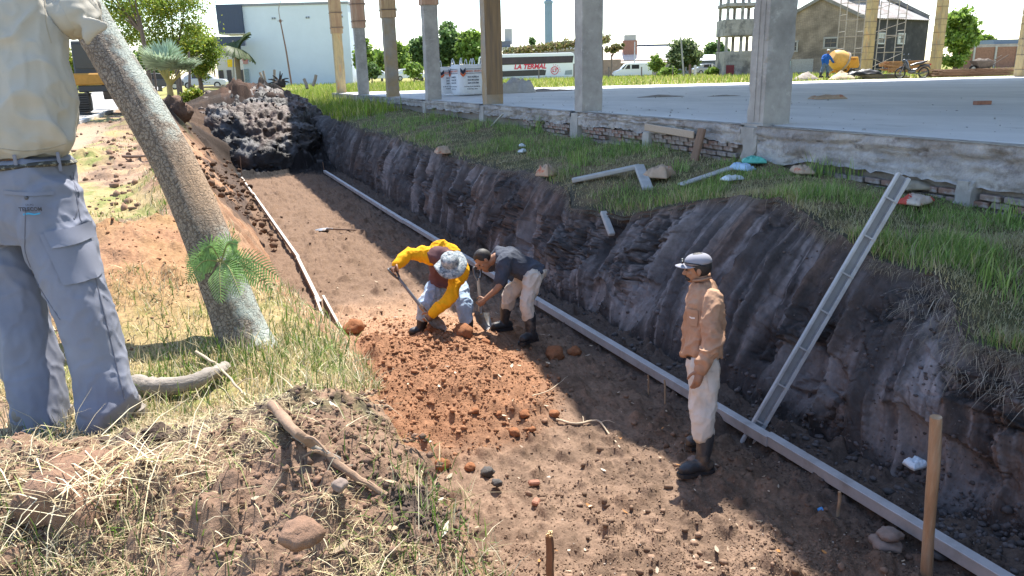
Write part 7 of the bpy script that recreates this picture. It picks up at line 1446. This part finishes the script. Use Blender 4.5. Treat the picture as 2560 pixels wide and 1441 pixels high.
# long low buildings behind the coach
D = 125.; q = kk(D); P = frame(1262, 190, D); t = thing('warehouse', 'long low grey warehouse behind the white coach', 'building', tuple(P), RZ); M_GW = mat('grey_render', (.42, .41, .39), var=.15, scale=.6)
b = B(); b.box((7.5, 5, 2.2), (15.5, 10, 4.6)); b.build('warehouse_wall', M_GW, t); B().box((7.5, -.2, 4.2), (15.8, .5, .55)).build('eaves_band', mat('pale_eaves', (.55, .54, .52)), t)
B().box((.75, 2, 6.2), (1.25, 1.3, 2.4)).build('roof_tank', M_GW, t); B().box((.3, 1, 5.0), (1.6, 2, .9)).build('roof_room', mat('dark_room', (.15, .16, .19)), t)
for x in (3.2, 5.8, 8.4, 11): B().beam((x, -.5, 3.9), (x+.25, -.05, 4.15), .12, .12).build('bracket', M_LP, t)
# chimney
D = 170.; P = frame(1373, 190, D); b = B(); b.tube([(0, 0, 0), (0, 0, 16)], [1.02, .95], 18); t = thing('factory_chimney', 'tall blue-grey factory chimney rising behind the warehouse', 'chimney', tuple(P), RZ)
M_CHM = mat('chimney_blue', (.20, .28, .36), rough=.7, var=.1, scale=.5, bump=0); b = B(); b.tube([(0, 0, -2), (0, 0, 15.5)], [.92, .88], 18); b.build('shaft', M_CHM, t, smooth=True); b = B(); b.tube([(0, 0, 15.5), (0, 0, 30)], [.72, .62], 18); b.build('upper_shaft', M_CHM, t, smooth=True); b = B(); b.tube([(0, 0, 15.2), (0, 0, 15.7)], [1.0, 1.0], 18); b.build('collar', M_CHM, t, smooth=True)
# creeper-covered pergola behind the coach
def lleaf(P, s_, col): return P, s_, col
# houses right of the coach
D = 118.; q = kk(D); P = frame(1516, 196, D); t = thing('tiled_house', 'low house with pale orange roof and a brick chimney stack', 'building', tuple(P), RZ)
b = B(); b.box((4.6, 4, 1.2), (9.2, 8, 2.8)); b.build('house_wall', mat('pinkish_wall', (.45, .36, .3), var=.2), t); b = B(); b.add([(-.3, -.6, 2.2), (9.4, -.6, 2.2), (7.4, 4.5, 4.4), (.6, 4.5, 4.4)], [(0, 1, 2, 3)]); o = b.build('roof', mat('pale_tiles', (.62, .50, .42), var=.15, scale=2, stretch=(4, 1, 1)), t); o.modifiers.new('t', 'SOLIDIFY').thickness = .12
b = B(); b.box((4.0, 3, 4.3), (2.1, 1.4, 2.6)); b.build('chimney_stack', mat('chimney_brick', (.30, .15, .11), var=.2, scale=6), t); B().box((4.0, 3, 6.0), (1.75, 1.2, .85)).build('chimney_cap', M_GW, t); B().box((.3, -.75, 1.3), (3.6, .25, 2.9)).build('front_wall', mat('brown_block_wall', (.30, .23, .19), var=.25, scale=3), t)
P = frame(1600, 194, 122); t = thing('grey_roof_house', 'house with a long grey metal roof beside the brick chimney', 'building', tuple(P), RZ); b = B(); b.box((4.5, 5, 1.4), (9, 8, 2.8)); b.build('house_wall', mat('grey_wall', (.40, .40, .40), var=.15), t); b = B(); b.add([(-1, -.5, 2.6), (9, -.5, 2.6), (8.6, 4.6, 4.9), (-.6, 4.6, 4.9)], [(0, 1, 2, 3)]); o = b.build('roof', mat('zinc_roof', (.42, .45, .48), rough=.5, var=.1), t); o.modifiers.new('t', 'SOLIDIFY').thickness = .15
B().box((4.0, 4.8, 5.0), (9.2, .4, .3)).build('ridge_beam', mat('dark_ridge', (.12, .12, .13)), t)
P = frame(1748, 188, 120); t = thing('small_shed', 'small blue-grey shed with a lean-to roof behind the trees', 'building', tuple(P), RZ); b = B(); b.box((1.6, 2, 1.1), (3.4, 4, 2.4)); b.build('shed_wall', mat('slate_wall', (.10, .12, .16), var=.2), t); b = B(); b.add([(-.6, -.4, 2.2), (3.6, -.4, 2.2), (3.0, 3, 3.1), (.4, 3, 3.1)], [(0, 1, 2, 3)]); b.build('roof', MATS['zinc_roof'], t)
P = frame(1772, 187, 126); t = thing('brick_annex', 'low red brick annex with a blue gate beside the tower', 'building', tuple(P), RZ); b = B(); b.box((1.8, 2, 1.4), (4, 4, 3.2)); b.build('annex_wall', mat('annex_brick', (.30, .17, .13), var=.25, scale=4), t); B().box((2.3, -.06, .8), (1.6, .1, 1.6)).build('gate', mat('steel_blue_gate', (.22, .30, .38)), t)
# fence posts beyond the field, poles
M_FP = mat('fence_post_wood', (.16, .13, .11), var=.3); M_FPW = mat('white_fence_post', (.62, .6, .57), var=.15)
for i, (px, yt, yb, w_, m, lb) in enumerate(((1347, 174, 204, .16, M_FP, 'dark fence post in front of the coach lettering'), (1604, 168, 197, .16, M_FP, 'dark fence post in front of the white van'), (1682, 166, 195, .13, M_FP, 'thin fence post right of the white van'), (1435, 160, 202, .2, M_FP, 'dark post at the tail of the coach'), (1522, 168, 199, .18, M_FP, 'dark post left of the white van'), (1738, 164, 192, .35, M_FPW, 'broad white post near the shed'), (1781, 160, 188, .25, M_FPW, 'white post in front of the parked grey car'), (1725, 162, 193, .3, MATS['rusty_pole'], 'arched rusty post beside the leaning pole'))):
    D = 88.; P = frame(px, yb, D); Pt = frame(px, yt, D); b = B(); b.tube([tuple(P-UP*.3), tuple(Pt)], [w_/2, w_/2*.9], 7); o = b.build('fence_post', m); tag(o, lb, 'post', 'posts along the far fence')
for px0, py0, px1, py1, D, r, m, lb in ((1711, 193, 1702, 92, 85, .11, mat('grey_pole', (.33, .31, .28), var=.2), 'leaning grey utility pole left of the bushy tree'), (1147, 198, 1144, 93, 110, .13, mat('grey_pole', (.33, .31, .28)), 'pale utility pole in front of the big trees, between two columns'), (1586, 172, 1587, 105, 116, .09, mat('white_pole', (.6, .6, .58)), 'thin white mast in front of the brick chimney stack'), (163, 252, 150, 95, 60, .12, mat('grey_pole', (.33, .31, .28)), 'leaning pale pole among the yellow-green trees at the left'), (2413, 90, 2423, 32, 120, .35, mat('grey_pole', (.33, .31, .28)), 'bare concrete stack sticking up right of the green tree'), (2391, 60, 2394, 36, 120, .28, mat('grey_pole', (.33, .31, .28)), 'short concrete stack seen over the green tree'), (584, 214, 582, 102, 98, .14, mat('grey_pole', (.33, .31, .28)), 'grey pole in front of the palm beside the hall')):
    P = frame(px0, py0, D); Pt = frame(px1, py1, D); P = P-UP*(3 if py0 < 100 else .5); b = B(); b.tube([tuple(P), tuple(Pt)], [r, r*.8], 9); o = b.build('utility_pole', m, None, smooth=True); tag(o, lb, 'pole', 'poles in the distance')
# walls at the far right
D = 92.; P = frame(2418, 166, D); t = thing('brick_boundary_wall', 'long red brick boundary wall with concrete posts at the far right', 'wall', tuple(P), RZ); t['kind'] = 'thing'; q = kk(D); b = B(); b.box((5, .15, .7), (12, .25, 2.9)); b.build('brick_face', mat('boundary_brick', (.28, .15, .105), rough=.95, var=.3, scale=5), t)
for x in (.6, 3.2, 5.8, 8.4): B().box((x, -.02, .75), (.2, .2, 3.0)).build('wall_post', M_GW, t)
P = frame(2418, 140, 100); t = thing('concrete_boundary_wall', 'stained pale concrete wall rising behind the red brick wall', 'wall', tuple(P), RZ); t['kind'] = 'thing'; b = B(); b.box((5, .15, -.2), (12, .3, 3.2)); b.build('wall_face', mat('stained_wall', (.36, .33, .30), var=.35, scale=1.5), t); b = B(); b.box((6, 2, 1.5), (5, 3, .9)); b.build('low_roof', mat('blue_tin', (.16, .21, .27), var=.15), t)
# excavator on the road at the left
P = at_z(245, 288, .22); t = thing('excavator', 'dark tracked excavator on the road, half hidden by the leaning trunk', 'excavator', tuple(P), .05); M_TRK = mat('track_steel', (.055, .05, .045), rough=.8, var=.4); M_EXY = mat('excavator_orange', (.48, .24, .05), var=.15); M_EXD = mat('excavator_dark', (.03, .032, .04), rough=.4, var=.2)
for sx in (-.55, 1.5):
    b = B(); pts = [(0, .45, .12), (0, 3.2, .12), (0, 3.6, .5), (0, 3.2, .85), (0, .45, .85), (0, .05, .5), (0, .45, .12)]; pr = [(y, z) for _, y, z in pts[:-1]]; b.prism(pr, sx-.28, sx+.28, 'x'); tk = b.build('track', M_TRK, t, bevel=.02)
    for k in range(9): B().box((sx, .03+.02*abs(k-4), .1+.1*k), (.62, .06, .055)).build('track_shoe', M_TRK, tk)
    for k in range(12): B().box((sx, .4+.25*k, .88), (.62, .12, .05)).build('track_shoe', M_TRK, tk)
B().box((.5, 1.8, 1.1), (2.2, 2.6, .28)).build('turntable', M_EXD, t, bevel=.03); b = B(); b.box((.45, 1.9, 1.5), (2.4, 3.0, .5)); b.build('counterweight', M_EXY, t, bevel=.06); b = B(); b.box((.9, 2.4, 2.0), (1.4, 2.2, .75)); b.build('engine_hood', M_EXD, t, bevel=.08)
b = B(); b.box((-.2, 1.6, 2.35), (.95, 1.5, 1.5), taper=.9); cabo = b.build('cab', M_EXD, t, bevel=.05); B().box((-.2, .83, 2.45), (.75, .03, 1.0)).build('cab_window', M_GLASS, cabo)
b = B(); b.tube([(.55, 2.6, 1.8), (.55, 5.0, 4.4), (.55, 7.6, 3.8)], [.25, .28, .2], 6); b.build('boom', M_EXY, t); b = B(); b.tube([(.55, 7.6, 3.9), (.55, 7.9, 1.6)], [.18, .14], 6); b.build('stick_arm', M_EXY, t); b = B(); b.prism([(7.5, 1.5), (8.4, 1.4), (8.3, .6), (7.6, .5), (7.2, .9)], .1, 1.0, 'x'); b.build('bucket', M_TRK, t)
P = at_z(208, 244, .2); t = thing('cement_ring', 'black tyre standing at the roadside behind the man in beige', 'tyre', tuple(P+UP*.5)); b = B(); b.tube([(.5*math.cos(a), 0, .5*math.sin(a)) for a in np.linspace(0, 2*math.pi, 25)], .13, 8, caps=False); b.build('tyre_tread', M_TYRE, t, smooth=True); t.name = 'roadside_tyre'
# pallets by the heap
for k in range(3): boards('plank_stack', ('lowest' if k == 0 else 'middle' if k == 1 else 'top')+' grey plank layer of the stack right of the small palm', frame(548, 240-k*10, 46), RZ, 2.1, 6, mat('grey_boards'), .05, .2, .6, 3, 40+k)
# ------------------------------------------------------------------ trees and palms
M_LEAF = leaf_mat('tree_leaf', .42)
M_TRUNK = mat('tree_bark', (.17, .13, .10), rough=.95, var=.3, bump=.5, bscale=18)
def leaves(P, size, col, elong=1.6):
    """one quad a leaf, random orientation"""
    n = len(P); a = RNG.normal(size=(n, 3)); a /= np.linalg.norm(a, axis=1)[:, None]; b_ = RNG.normal(size=(n, 3)); b_[:, 2] *= .6; b_ -= a*np.sum(a*b_, 1)[:, None]; b_ /= np.linalg.norm(b_, axis=1)[:, None]
    s_ = size*(.6+.8*RNG.random((n, 1))); A_ = a*s_*elong/2; B_ = b_*s_/2
    V = np.stack([P-A_, P+B_, P+A_, P-B_], 1); return V.reshape(-1, 3), (np.arange(n)[:, None]*4+np.arange(4)[None]), np.repeat(col, 4, 0)
def tree(name, label, base, h, blobs, nleaf, size, cols, wts, tr=.15, group=None, trunk_top=.5, clumps=60, cat='tree', lean=(0, 0), forks=5, spread=.16):
    """blobs: list of (dx, dy, z, rx, ry, rz) crown masses about the base, in metres"""
    base = np.asarray(base, float); t = thing(name, label, cat, tuple(base), 0, group)
    vol = np.array([q[3]*q[4]*q[5] for q in blobs]); cen = []; C_ = []
    for i in RNG.choice(len(blobs), clumps, p=vol/vol.sum()):
        dx, dy, z, rx, ry, rz = blobs[i]; d = RNG.normal(size=3); d /= np.linalg.norm(d); r = RNG.random()**.45; cen.append((dx+d[0]*rx*r, dy+d[1]*ry*r, z+d[2]*rz*r)); C_.append(min(rx, rz))
    cen = np.array(cen); C_ = np.array(C_); k = RNG.integers(0, clumps, nleaf); P = cen[k]+RNG.normal(size=(nleaf, 3))*(C_[k]*spread*1.6)[:, None]*[1, 1, .7]
    cc = gcol(nleaf, cols, wts)*(.75+.5*RNG.random((clumps, 1))[k]); V, F, C2 = leaves(P, size, cc); np_mesh('crown', V, F, M_LEAF, t, col=C2)
    top = np.array([lean[0], lean[1], h*trunk_top]); b = B(); b.tube(catmull([(0, 0, -.3), (lean[0]*.3+.05, lean[1]*.3, h*trunk_top*.5), tuple(top)], 4).tolist(), [tr*1.2, tr*1.1, tr, tr, tr*.95, tr*.9, tr*.85, tr*.8, tr*.7], 9); tk = b.build('trunk', M_TRUNK, t, smooth=True)
    for q in range(forks):
        e = cen[RNG.integers(0, clumps)]; m_ = (top+e)/2+np.array([0, 0, -.05*h]); b = B(); b.tube(catmull([top-np.array([0, 0, .1*h]), m_, e], 4).tolist(), [tr*.5*(1-.09*i) for i in range(9)], 6); b.build('limb', M_TRUNK, tk, smooth=True)
    return t
LG = [(.16, .26, .04), (.22, .33, .06), (.32, .42, .10), (.11, .18, .04)]; DG = [(.08, .14, .04), (.12, .20, .06), (.18, .27, .09), (.05, .09, .03)]; YG = [(.24, .30, .03), (.34, .36, .05), (.16, .24, .03), (.40, .34, .04)]
def gp_(px, py, dep): return at_dep(px, py, dep)
def T(label, px, py, dep, ytop, xw, n, size, cols, wts, name='broadleaf_tree', tt=.45, tr=.2, blobs=None, group='trees in the distance', clumps=60, cat='tree', **kw):
    P = gp_(px, py, dep); k = dep/FPX; h = (py-ytop)*k; w = xw*k/2
    bl = blobs or [(0, 0, h*.62, w*.75, w*.75, h*.36), (-w*.45, 0, h*.5, w*.5, w*.5, h*.25), (w*.45, 0, h*.52, w*.5, w*.5, h*.26), (0, 0, h*.8, w*.5, w*.5, h*.2)]
    r = np.array([[VR[0], VF[0]], [VR[1], VF[1]]]); bl = [(*(r@np.array(q[:2])), *q[2:]) for q in bl]
    return tree(name, label, P, h, bl, n, size, cols, wts, tr, group, tt, clumps, cat, **kw)
# behind the columns
T('dark evergreen tree between the third and fourth column from the far end', 1055, 200, 105, 98, 80, 3800, .34, DG, (3, 3, 2, 2)); T('big dark leafy tree behind the bulk bags, left of the utility pole', 1128, 200, 108, 70, 105, 5200, .36, DG, (3, 3, 3, 1)); T('tall loose leafy tree behind the bulk bags, right of the utility pole', 1180, 200, 106, 72, 80, 4600, .34, LG, (3, 3, 2, 1))
T('light green shrubby tree behind the second and third columns', 1000, 203, 100, 112, 62, 3000, .30, LG, (2, 3, 3, 1)); T('small light tree in front of the white hall corner, behind the second column', 915, 206, 92, 100, 60, 2800, .28, LG, (2, 3, 3, 1)); T('low light green shrub right of the third column', 1035, 206, 90, 155, 46, 1500, .22, LG, (2, 3, 3, 1), name='shrub', cat='shrub', tt=.3, tr=.08)
T('low bush beside the white car, left of the third column', 930, 210, 88, 160, 50, 1500, .22, DG, (2, 3, 3, 1), name='shrub', cat='shrub', tt=.3, tr=.08)
T('round grey-green tree left of the concrete tower', 1707, 196, 92, 103, 82, 5200, .26, [(.09, .13, .05), (.13, .18, .07), (.20, .24, .11), (.05, .08, .03)], (2, 3, 3, 1), tt=.35); T('small light bush between the orange roof and the round tree', 1640, 196, 94, 138, 38, 1500, .22, LG, (2, 3, 2, 1), name='shrub', cat='shrub', tt=.4, tr=.07); T('low hedge plant in front of the grey roofed house', 1672, 197, 90, 168, 60, 1300, .22, LG, (2, 3, 2, 1), name='shrub', cat='shrub', tt=.2, tr=.06)
T('far treetop seen behind the concrete tower', 1790, 180, 150, 108, 70, 2200, .5, DG, (2, 3, 2, 1)); T('small dark tree beside the roof tank of the warehouse', 1330, 160, 130, 98, 26, 1200, .3, DG, (2, 3, 2, 1), tr=.1)
T('bushy bright green tree against the right end of the brick shed', 2388, 170, 66, 28, 72, 7000, .22, LG, (2, 3, 3, 1), tt=.3, blobs=[(0, 0, 2.6, 1.15, 1.1, 2.2), (-.3, 0, 3.7, .75, .8, 1.2), (.55, 0, 2.2, .85, .8, 1.5), (-.2, 0, 1.0, 1.0, .8, .9)])
T('far pale treetops above the boundary wall at the right', 2455, 120, 170, 92, 75, 1400, .6, LG, (2, 2, 3, 1)); T('weeds growing at the foot of the shed beside the tower', 1780, 190, 84, 170, 40, 700, .2, LG, (2, 3, 2, 1), name='shrub', cat='shrub', tt=.2, tr=.05)
for i, (px, yt, w, lb) in enumerate(((955, 130, 70, 'soft light tree of the far line, between the second and third columns'), (1090, 105, 80, 'soft tree of the far line, behind the fourth column'), (1210, 118, 60, 'soft tree of the far line, behind the ochre column'), (1545, 140, 60, 'low soft tree of the far line, right of the front grey column'), (1470, 128, 60, 'low soft tree of the far line, behind the front grey column'), (890, 128, 50, 'soft tree of the far line, at the right corner of the white hall'))):
    T(lb, px, 200, 135, yt, w, 2600, .36, LG[:3]+DG[1:2], (2, 3, 2, 2), tt=.3, group='soft far treeline')
# creeper spread over the pergola behind the coach
P = gp_(1395, 190, 112); k = 112/FPX; t = thing('creeper_pergola', 'pergola overgrown with brownish creeper between the coach roof and the chimney', 'pergola', tuple(P), RZ); b = B()
for x0, z0, x1, z1 in ((-8, 3.6, 7.5, 5.3), (-6.5, 3.2, 7, 3.6), (-2, 4.0, 4, 5.0)): B().beam((x0, 0, z0), (x1, 0, z1), .12, .12).build('pergola_beam', M_FP, t)
for x in (-6, 0, 6.6): B().cyl((x, .5, -.5), (x, .5, 4), .12, 7).build('pergola_post', M_FP, t)
n = 4200; q = RNG.uniform(-8, 7.5, n); zz = 3.6+(q+8)/15.5*1.6+RNG.normal(0, .22, n)-.5*RNG.random(n)**2; V, F, C2 = leaves(np.column_stack([q, RNG.normal(0, .9, n), zz]), .26, gcol(n, [(.20, .15, .08), (.14, .16, .05), (.27, .22, .10), (.09, .11, .03)], (3, 3, 2, 2))); np_mesh('crown', V, F, M_LEAF, t, col=C2)
T('scrappy brown-green creeper clump right of the front grey column', 1528, 190, 104, 118, 70, 1500, .22, [(.20, .15, .08), (.14, .16, .05), (.27, .22, .10), (.09, .11, .03)], (3, 3, 2, 2), tt=.7, tr=.12, blobs=[(0, 0, 3.5, 1.7, 1, .45), (.8, 0, 3.8, 1.2, 1, .3)])
# left side: feathery trees by the road
T('light feathery tree at the top left, behind the fan palm', 452, 262, 34, -60, 230, 15000, .065, YG[:2]+LG[1:3], (2, 3, 3, 1), tt=.42, tr=.12, group='feathery roadside trees', clumps=120, forks=9, blobs=[(-1.3, 0, 3.9, 1.2, 1.0, .7), (.2, 0, 4.4, 1.4, 1.0, .7), (-.5, 0, 3.0, .9, .9, .6), (1.0, 0, 3.1, .7, .8, .8), (-1.9, 0, 3.2, .7, .7, .6), (-.9, 0, 2.5, .8, .8, .5)], spread=.24)
T('dense bright green tree right of the fan palm', 505, 250, 40, 78, 120, 9000, .075, YG[:3]+LG[:1], (2, 2, 3, 3), tt=.4, tr=.12, group='feathery roadside trees', clumps=80, blobs=[(0, 0, 2.35, 1.15, 1, .95), (.25, 0, 3.0, .75, .8, .6), (.35, 0, 1.6, .8, .8, .7)])
T('high feathery branches over the top left of the road', 380, 262, 30, -120, 250, 5200, .07, YG[:3]+LG[:1], (2, 2, 3, 2), tt=.55, tr=.09, group='feathery roadside trees', clumps=90, forks=8, blobs=[(-.6, 0, 4.6, 1.3, 1.0, .8), (.5, 0, 5.2, 1.2, 1.0, .6), (-.7, 0, 3.7, .7, .8, .5)], spread=.22)
T('yellow-green tree behind the arm of the man in beige', 178, 245, 62, 128, 80, 4200, .16, YG, (3, 2, 3, 1), tt=.45, tr=.1, group='yellow-green roadside trees'); T('paler tree at the far left, left of the leaning pole', 140, 240, 70, 100, 70, 3200, .18, LG, (2, 3, 3, 1), group='yellow-green roadside trees'); T('yellow-green roadside tree in front of the excavator cab', 215, 248, 75, 150, 60, 2600, .16, YG, (3, 2, 3, 2), tt=.4, tr=.1, group='yellow-green roadside trees'); T('dark green tree far down the road behind the trunk', 300, 225, 95, 120, 120, 3600, .28, DG, (2, 3, 3, 1), group='yellow-green roadside trees')
T('leafy dark tree down the road behind the small palm', 400, 222, 85, 110, 130, 4200, .24, LG[:2]+DG[:2], (2, 2, 2, 2), group='yellow-green roadside trees')
for px, y0, y1, dep, r, lb in ((392, 262, 140, 30, .05, 'thin bare stem left of the fan palm'), (470, 258, 130, 32, .065, 'slim dark trunk right of the fan palm'), (452, 250, 165, 33, .05, 'slanting slim trunk close behind the fan palm')):
    a = gp_(px, y0, dep); c = gp_(px-14 if px != 470 else px+2, y1, dep); b = B(); b.tube(catmull([a-UP*.3, (a+c)/2+VR*.05, c], 4).tolist(), [r*(1-.05*i) for i in range(9)], 8); o = b.build('sapling_stem', M_TRUNK, None, smooth=True); tag(o, lb, 'tree', 'slim stems by the road')
T('low yellow-green bush at the foot of the slim dark trunk', 485, 268, 31, 222, 62, 1300, .07, YG, (3, 2, 3, 1), name='shrub', cat='shrub', tt=.25, tr=.03, group=None); T('small green weed beside the excavator track', 262, 300, 36, 280, 30, 350, .06, LG, (2, 3, 3, 1), name='shrub', cat='shrub', tt=.2, tr=.02, group=None)
# small fan palm on its root ball at the rim of the bank
D = 23.5; PB = gp_(428, 248, D); t = thing('fan_palm', 'small blue-green fan palm perched on its root ball at the trench rim', 'palm', tuple(PB)); M_PALM = leaf_mat('palm_leaf', .25)
k = D/FPX
for j in range(34):
    az = j*2.399; el = math.radians(28+58*((j*.618) % 1)); L1 = .75+.35*random.random(); d = np.array([math.cos(az)*math.cos(el), math.sin(az)*math.cos(el), math.sin(el)]); hub = np.array([0, 0, .55])+d*(.55+.2*random.random()); V = []; F = []; C_ = []
    sd3 = perp(d, np.array([-math.sin(az), math.cos(az), 0])); up3 = np.cross(d, sd3)
    for s_ in range(17):
        a = (s_-8)/8*1.75; dd = d*math.cos(a)+sd3*math.sin(a); w3 = .03; tip = hub+dd*L1*.68*(1-.12*abs(a))+np.array([0, 0, -.07*random.random()]); sp3 = nrm(np.cross(dd, up3)+1e-6); b0 = len(V)
        V += [hub, hub+dd*L1*.35+sp3*w3, tip, hub+dd*L1*.35-sp3*w3]; F.append((b0, b0+1, b0+2, b0+3)); C_ += [np.array((.38, .48, .34))*(.7+.6*random.random())]*4
    fr_ = np_mesh('fan_leaf', V, np.array(F), M_PALM, t, col=np.array(C_)); b = B(); b.tube([(0, 0, .3), tuple(np.array([0, 0, .45])+d*.2), tuple(hub)], [.018, .014, .01], 5); b.build('leaf_stalk', mat('palm_stalk', (.38, .34, .12), var=.2, bump=0), fr_)
b = B(); b.tube([(0, 0, -.15), (0, 0, .15), (0, 0, .6)], [.12, .10, .07], 10); b.build('trunk', mat('palm_trunk', (.34, .27, .12), var=.3, bump=.6, bscale=20), t, smooth=True)
o = lump('root_ball', None, (0, 0, -.42), .5, mat('root_ball_dark', (.13, .075, .05), rough=.97, var=.35, scale=9, bump=1, bscale=18, bdist=.04), seed=120, flat=1.05, parent=t, sub=4)
# date palm beside the hall entrance
P = gp_(600, 214, 93); t = thing('date_palm', 'arching date palm beside the entrance of the white hall', 'palm', tuple(P)); b = B(); b.tube([(0, 0, -.5), (0, 0, 2.2), (.05, 0, 4.2)], [.32, .3, .34], 10); b.build('trunk', mat('date_trunk', (.2, .15, .10), var=.3, bump=.6), t, smooth=True)
for j in range(26):
    az = j*2.399; el = math.radians(-10+80*((j*.618) % 1)); d = np.array([math.cos(az)*math.cos(el), math.sin(az)*math.cos(el), math.sin(el)]); p = np.array([.05, 0, 4.3]); V = []; F = []; C_ = []
    for s_ in range(14):
        p2 = p+d*.2; d = nrm(d+np.array([0, 0, -.10])); sd3 = perp(d, np.array([-math.sin(az), math.cos(az), 0]))
        for sg in (-1, 1): b0 = len(V); V += [p, p2, p2+sd3*sg*.42-UP*.22, p+sd3*sg*.42-UP*.25]; F.append((b0, b0+1, b0+2, b0+3)); C_ += [np.array((.10, .13, .05))*(.7+.6*random.random())]*4
        p = p2
    np_mesh('frond', V, np.array(F), M_LEAF, t, col=np.array(C_))
# uprooted stump and cut stems on the mud heap
def cut_stem(px0, py0, px1, py1, dep, r, lb, m=None):
    a = gp_(px0, py0, dep); c = gp_(px1, py1, dep); b = B(); b.tube(catmull([a, (a+c)/2+VR*.02, c], 3).tolist(), r, 8); o = b.build('cut_stem', m or mat('pale_cut_wood', (.36, .29, .21), var=.3, bump=.4), None, smooth=True); tag(o, lb, 'stem', 'cut stems sticking out of the heap')
for a in ((660, 215, 650, 182, 36, .06, 'left pale cut stem of the pair on top of the mud heap'), (664, 214, 658, 178, 36, .05, 'right pale cut stem of the pair on top of the mud heap'), (684, 208, 686, 175, 36, .06, 'upright grey cut stem beside the uprooted stump'), (768, 222, 760, 198, 34, .07, 'short cut stem leaning in the lit grass'), (782, 215, 790, 188, 34, .07, 'taller cut stem leaning right in the lit grass')): cut_stem(*a)
P = gp_(700, 210, 36); t = thing('uprooted_stump', 'dark uprooted stump with splayed roots on the mud heap', 'stump', tuple(P)); MR = mat('muddy_root', (.05, .04, .035), rough=.9, var=.4, bump=.7)
lump('stump_core', None, (0, 0, 0), .26, MR, seed=130, parent=t, sub=3)
for j in range(11):
    d = np.array([*(VR[:2]*math.cos(j*.57-.3)), 0])*1+UP*abs(math.sin(j*.57-.3))*.6-VF*random.uniform(-.4, .4); d = nrm(d); L1 = random.uniform(.35, .65); b = B(); b.tube(catmull([(0, 0, 0), d*L1*.5+UP*.06, d*L1+UP*random.uniform(-.1, .12)], 3).tolist(), [.06, .055, .05, .04, .035, .028, .02], 6); b.build('root', MR, t, smooth=True)
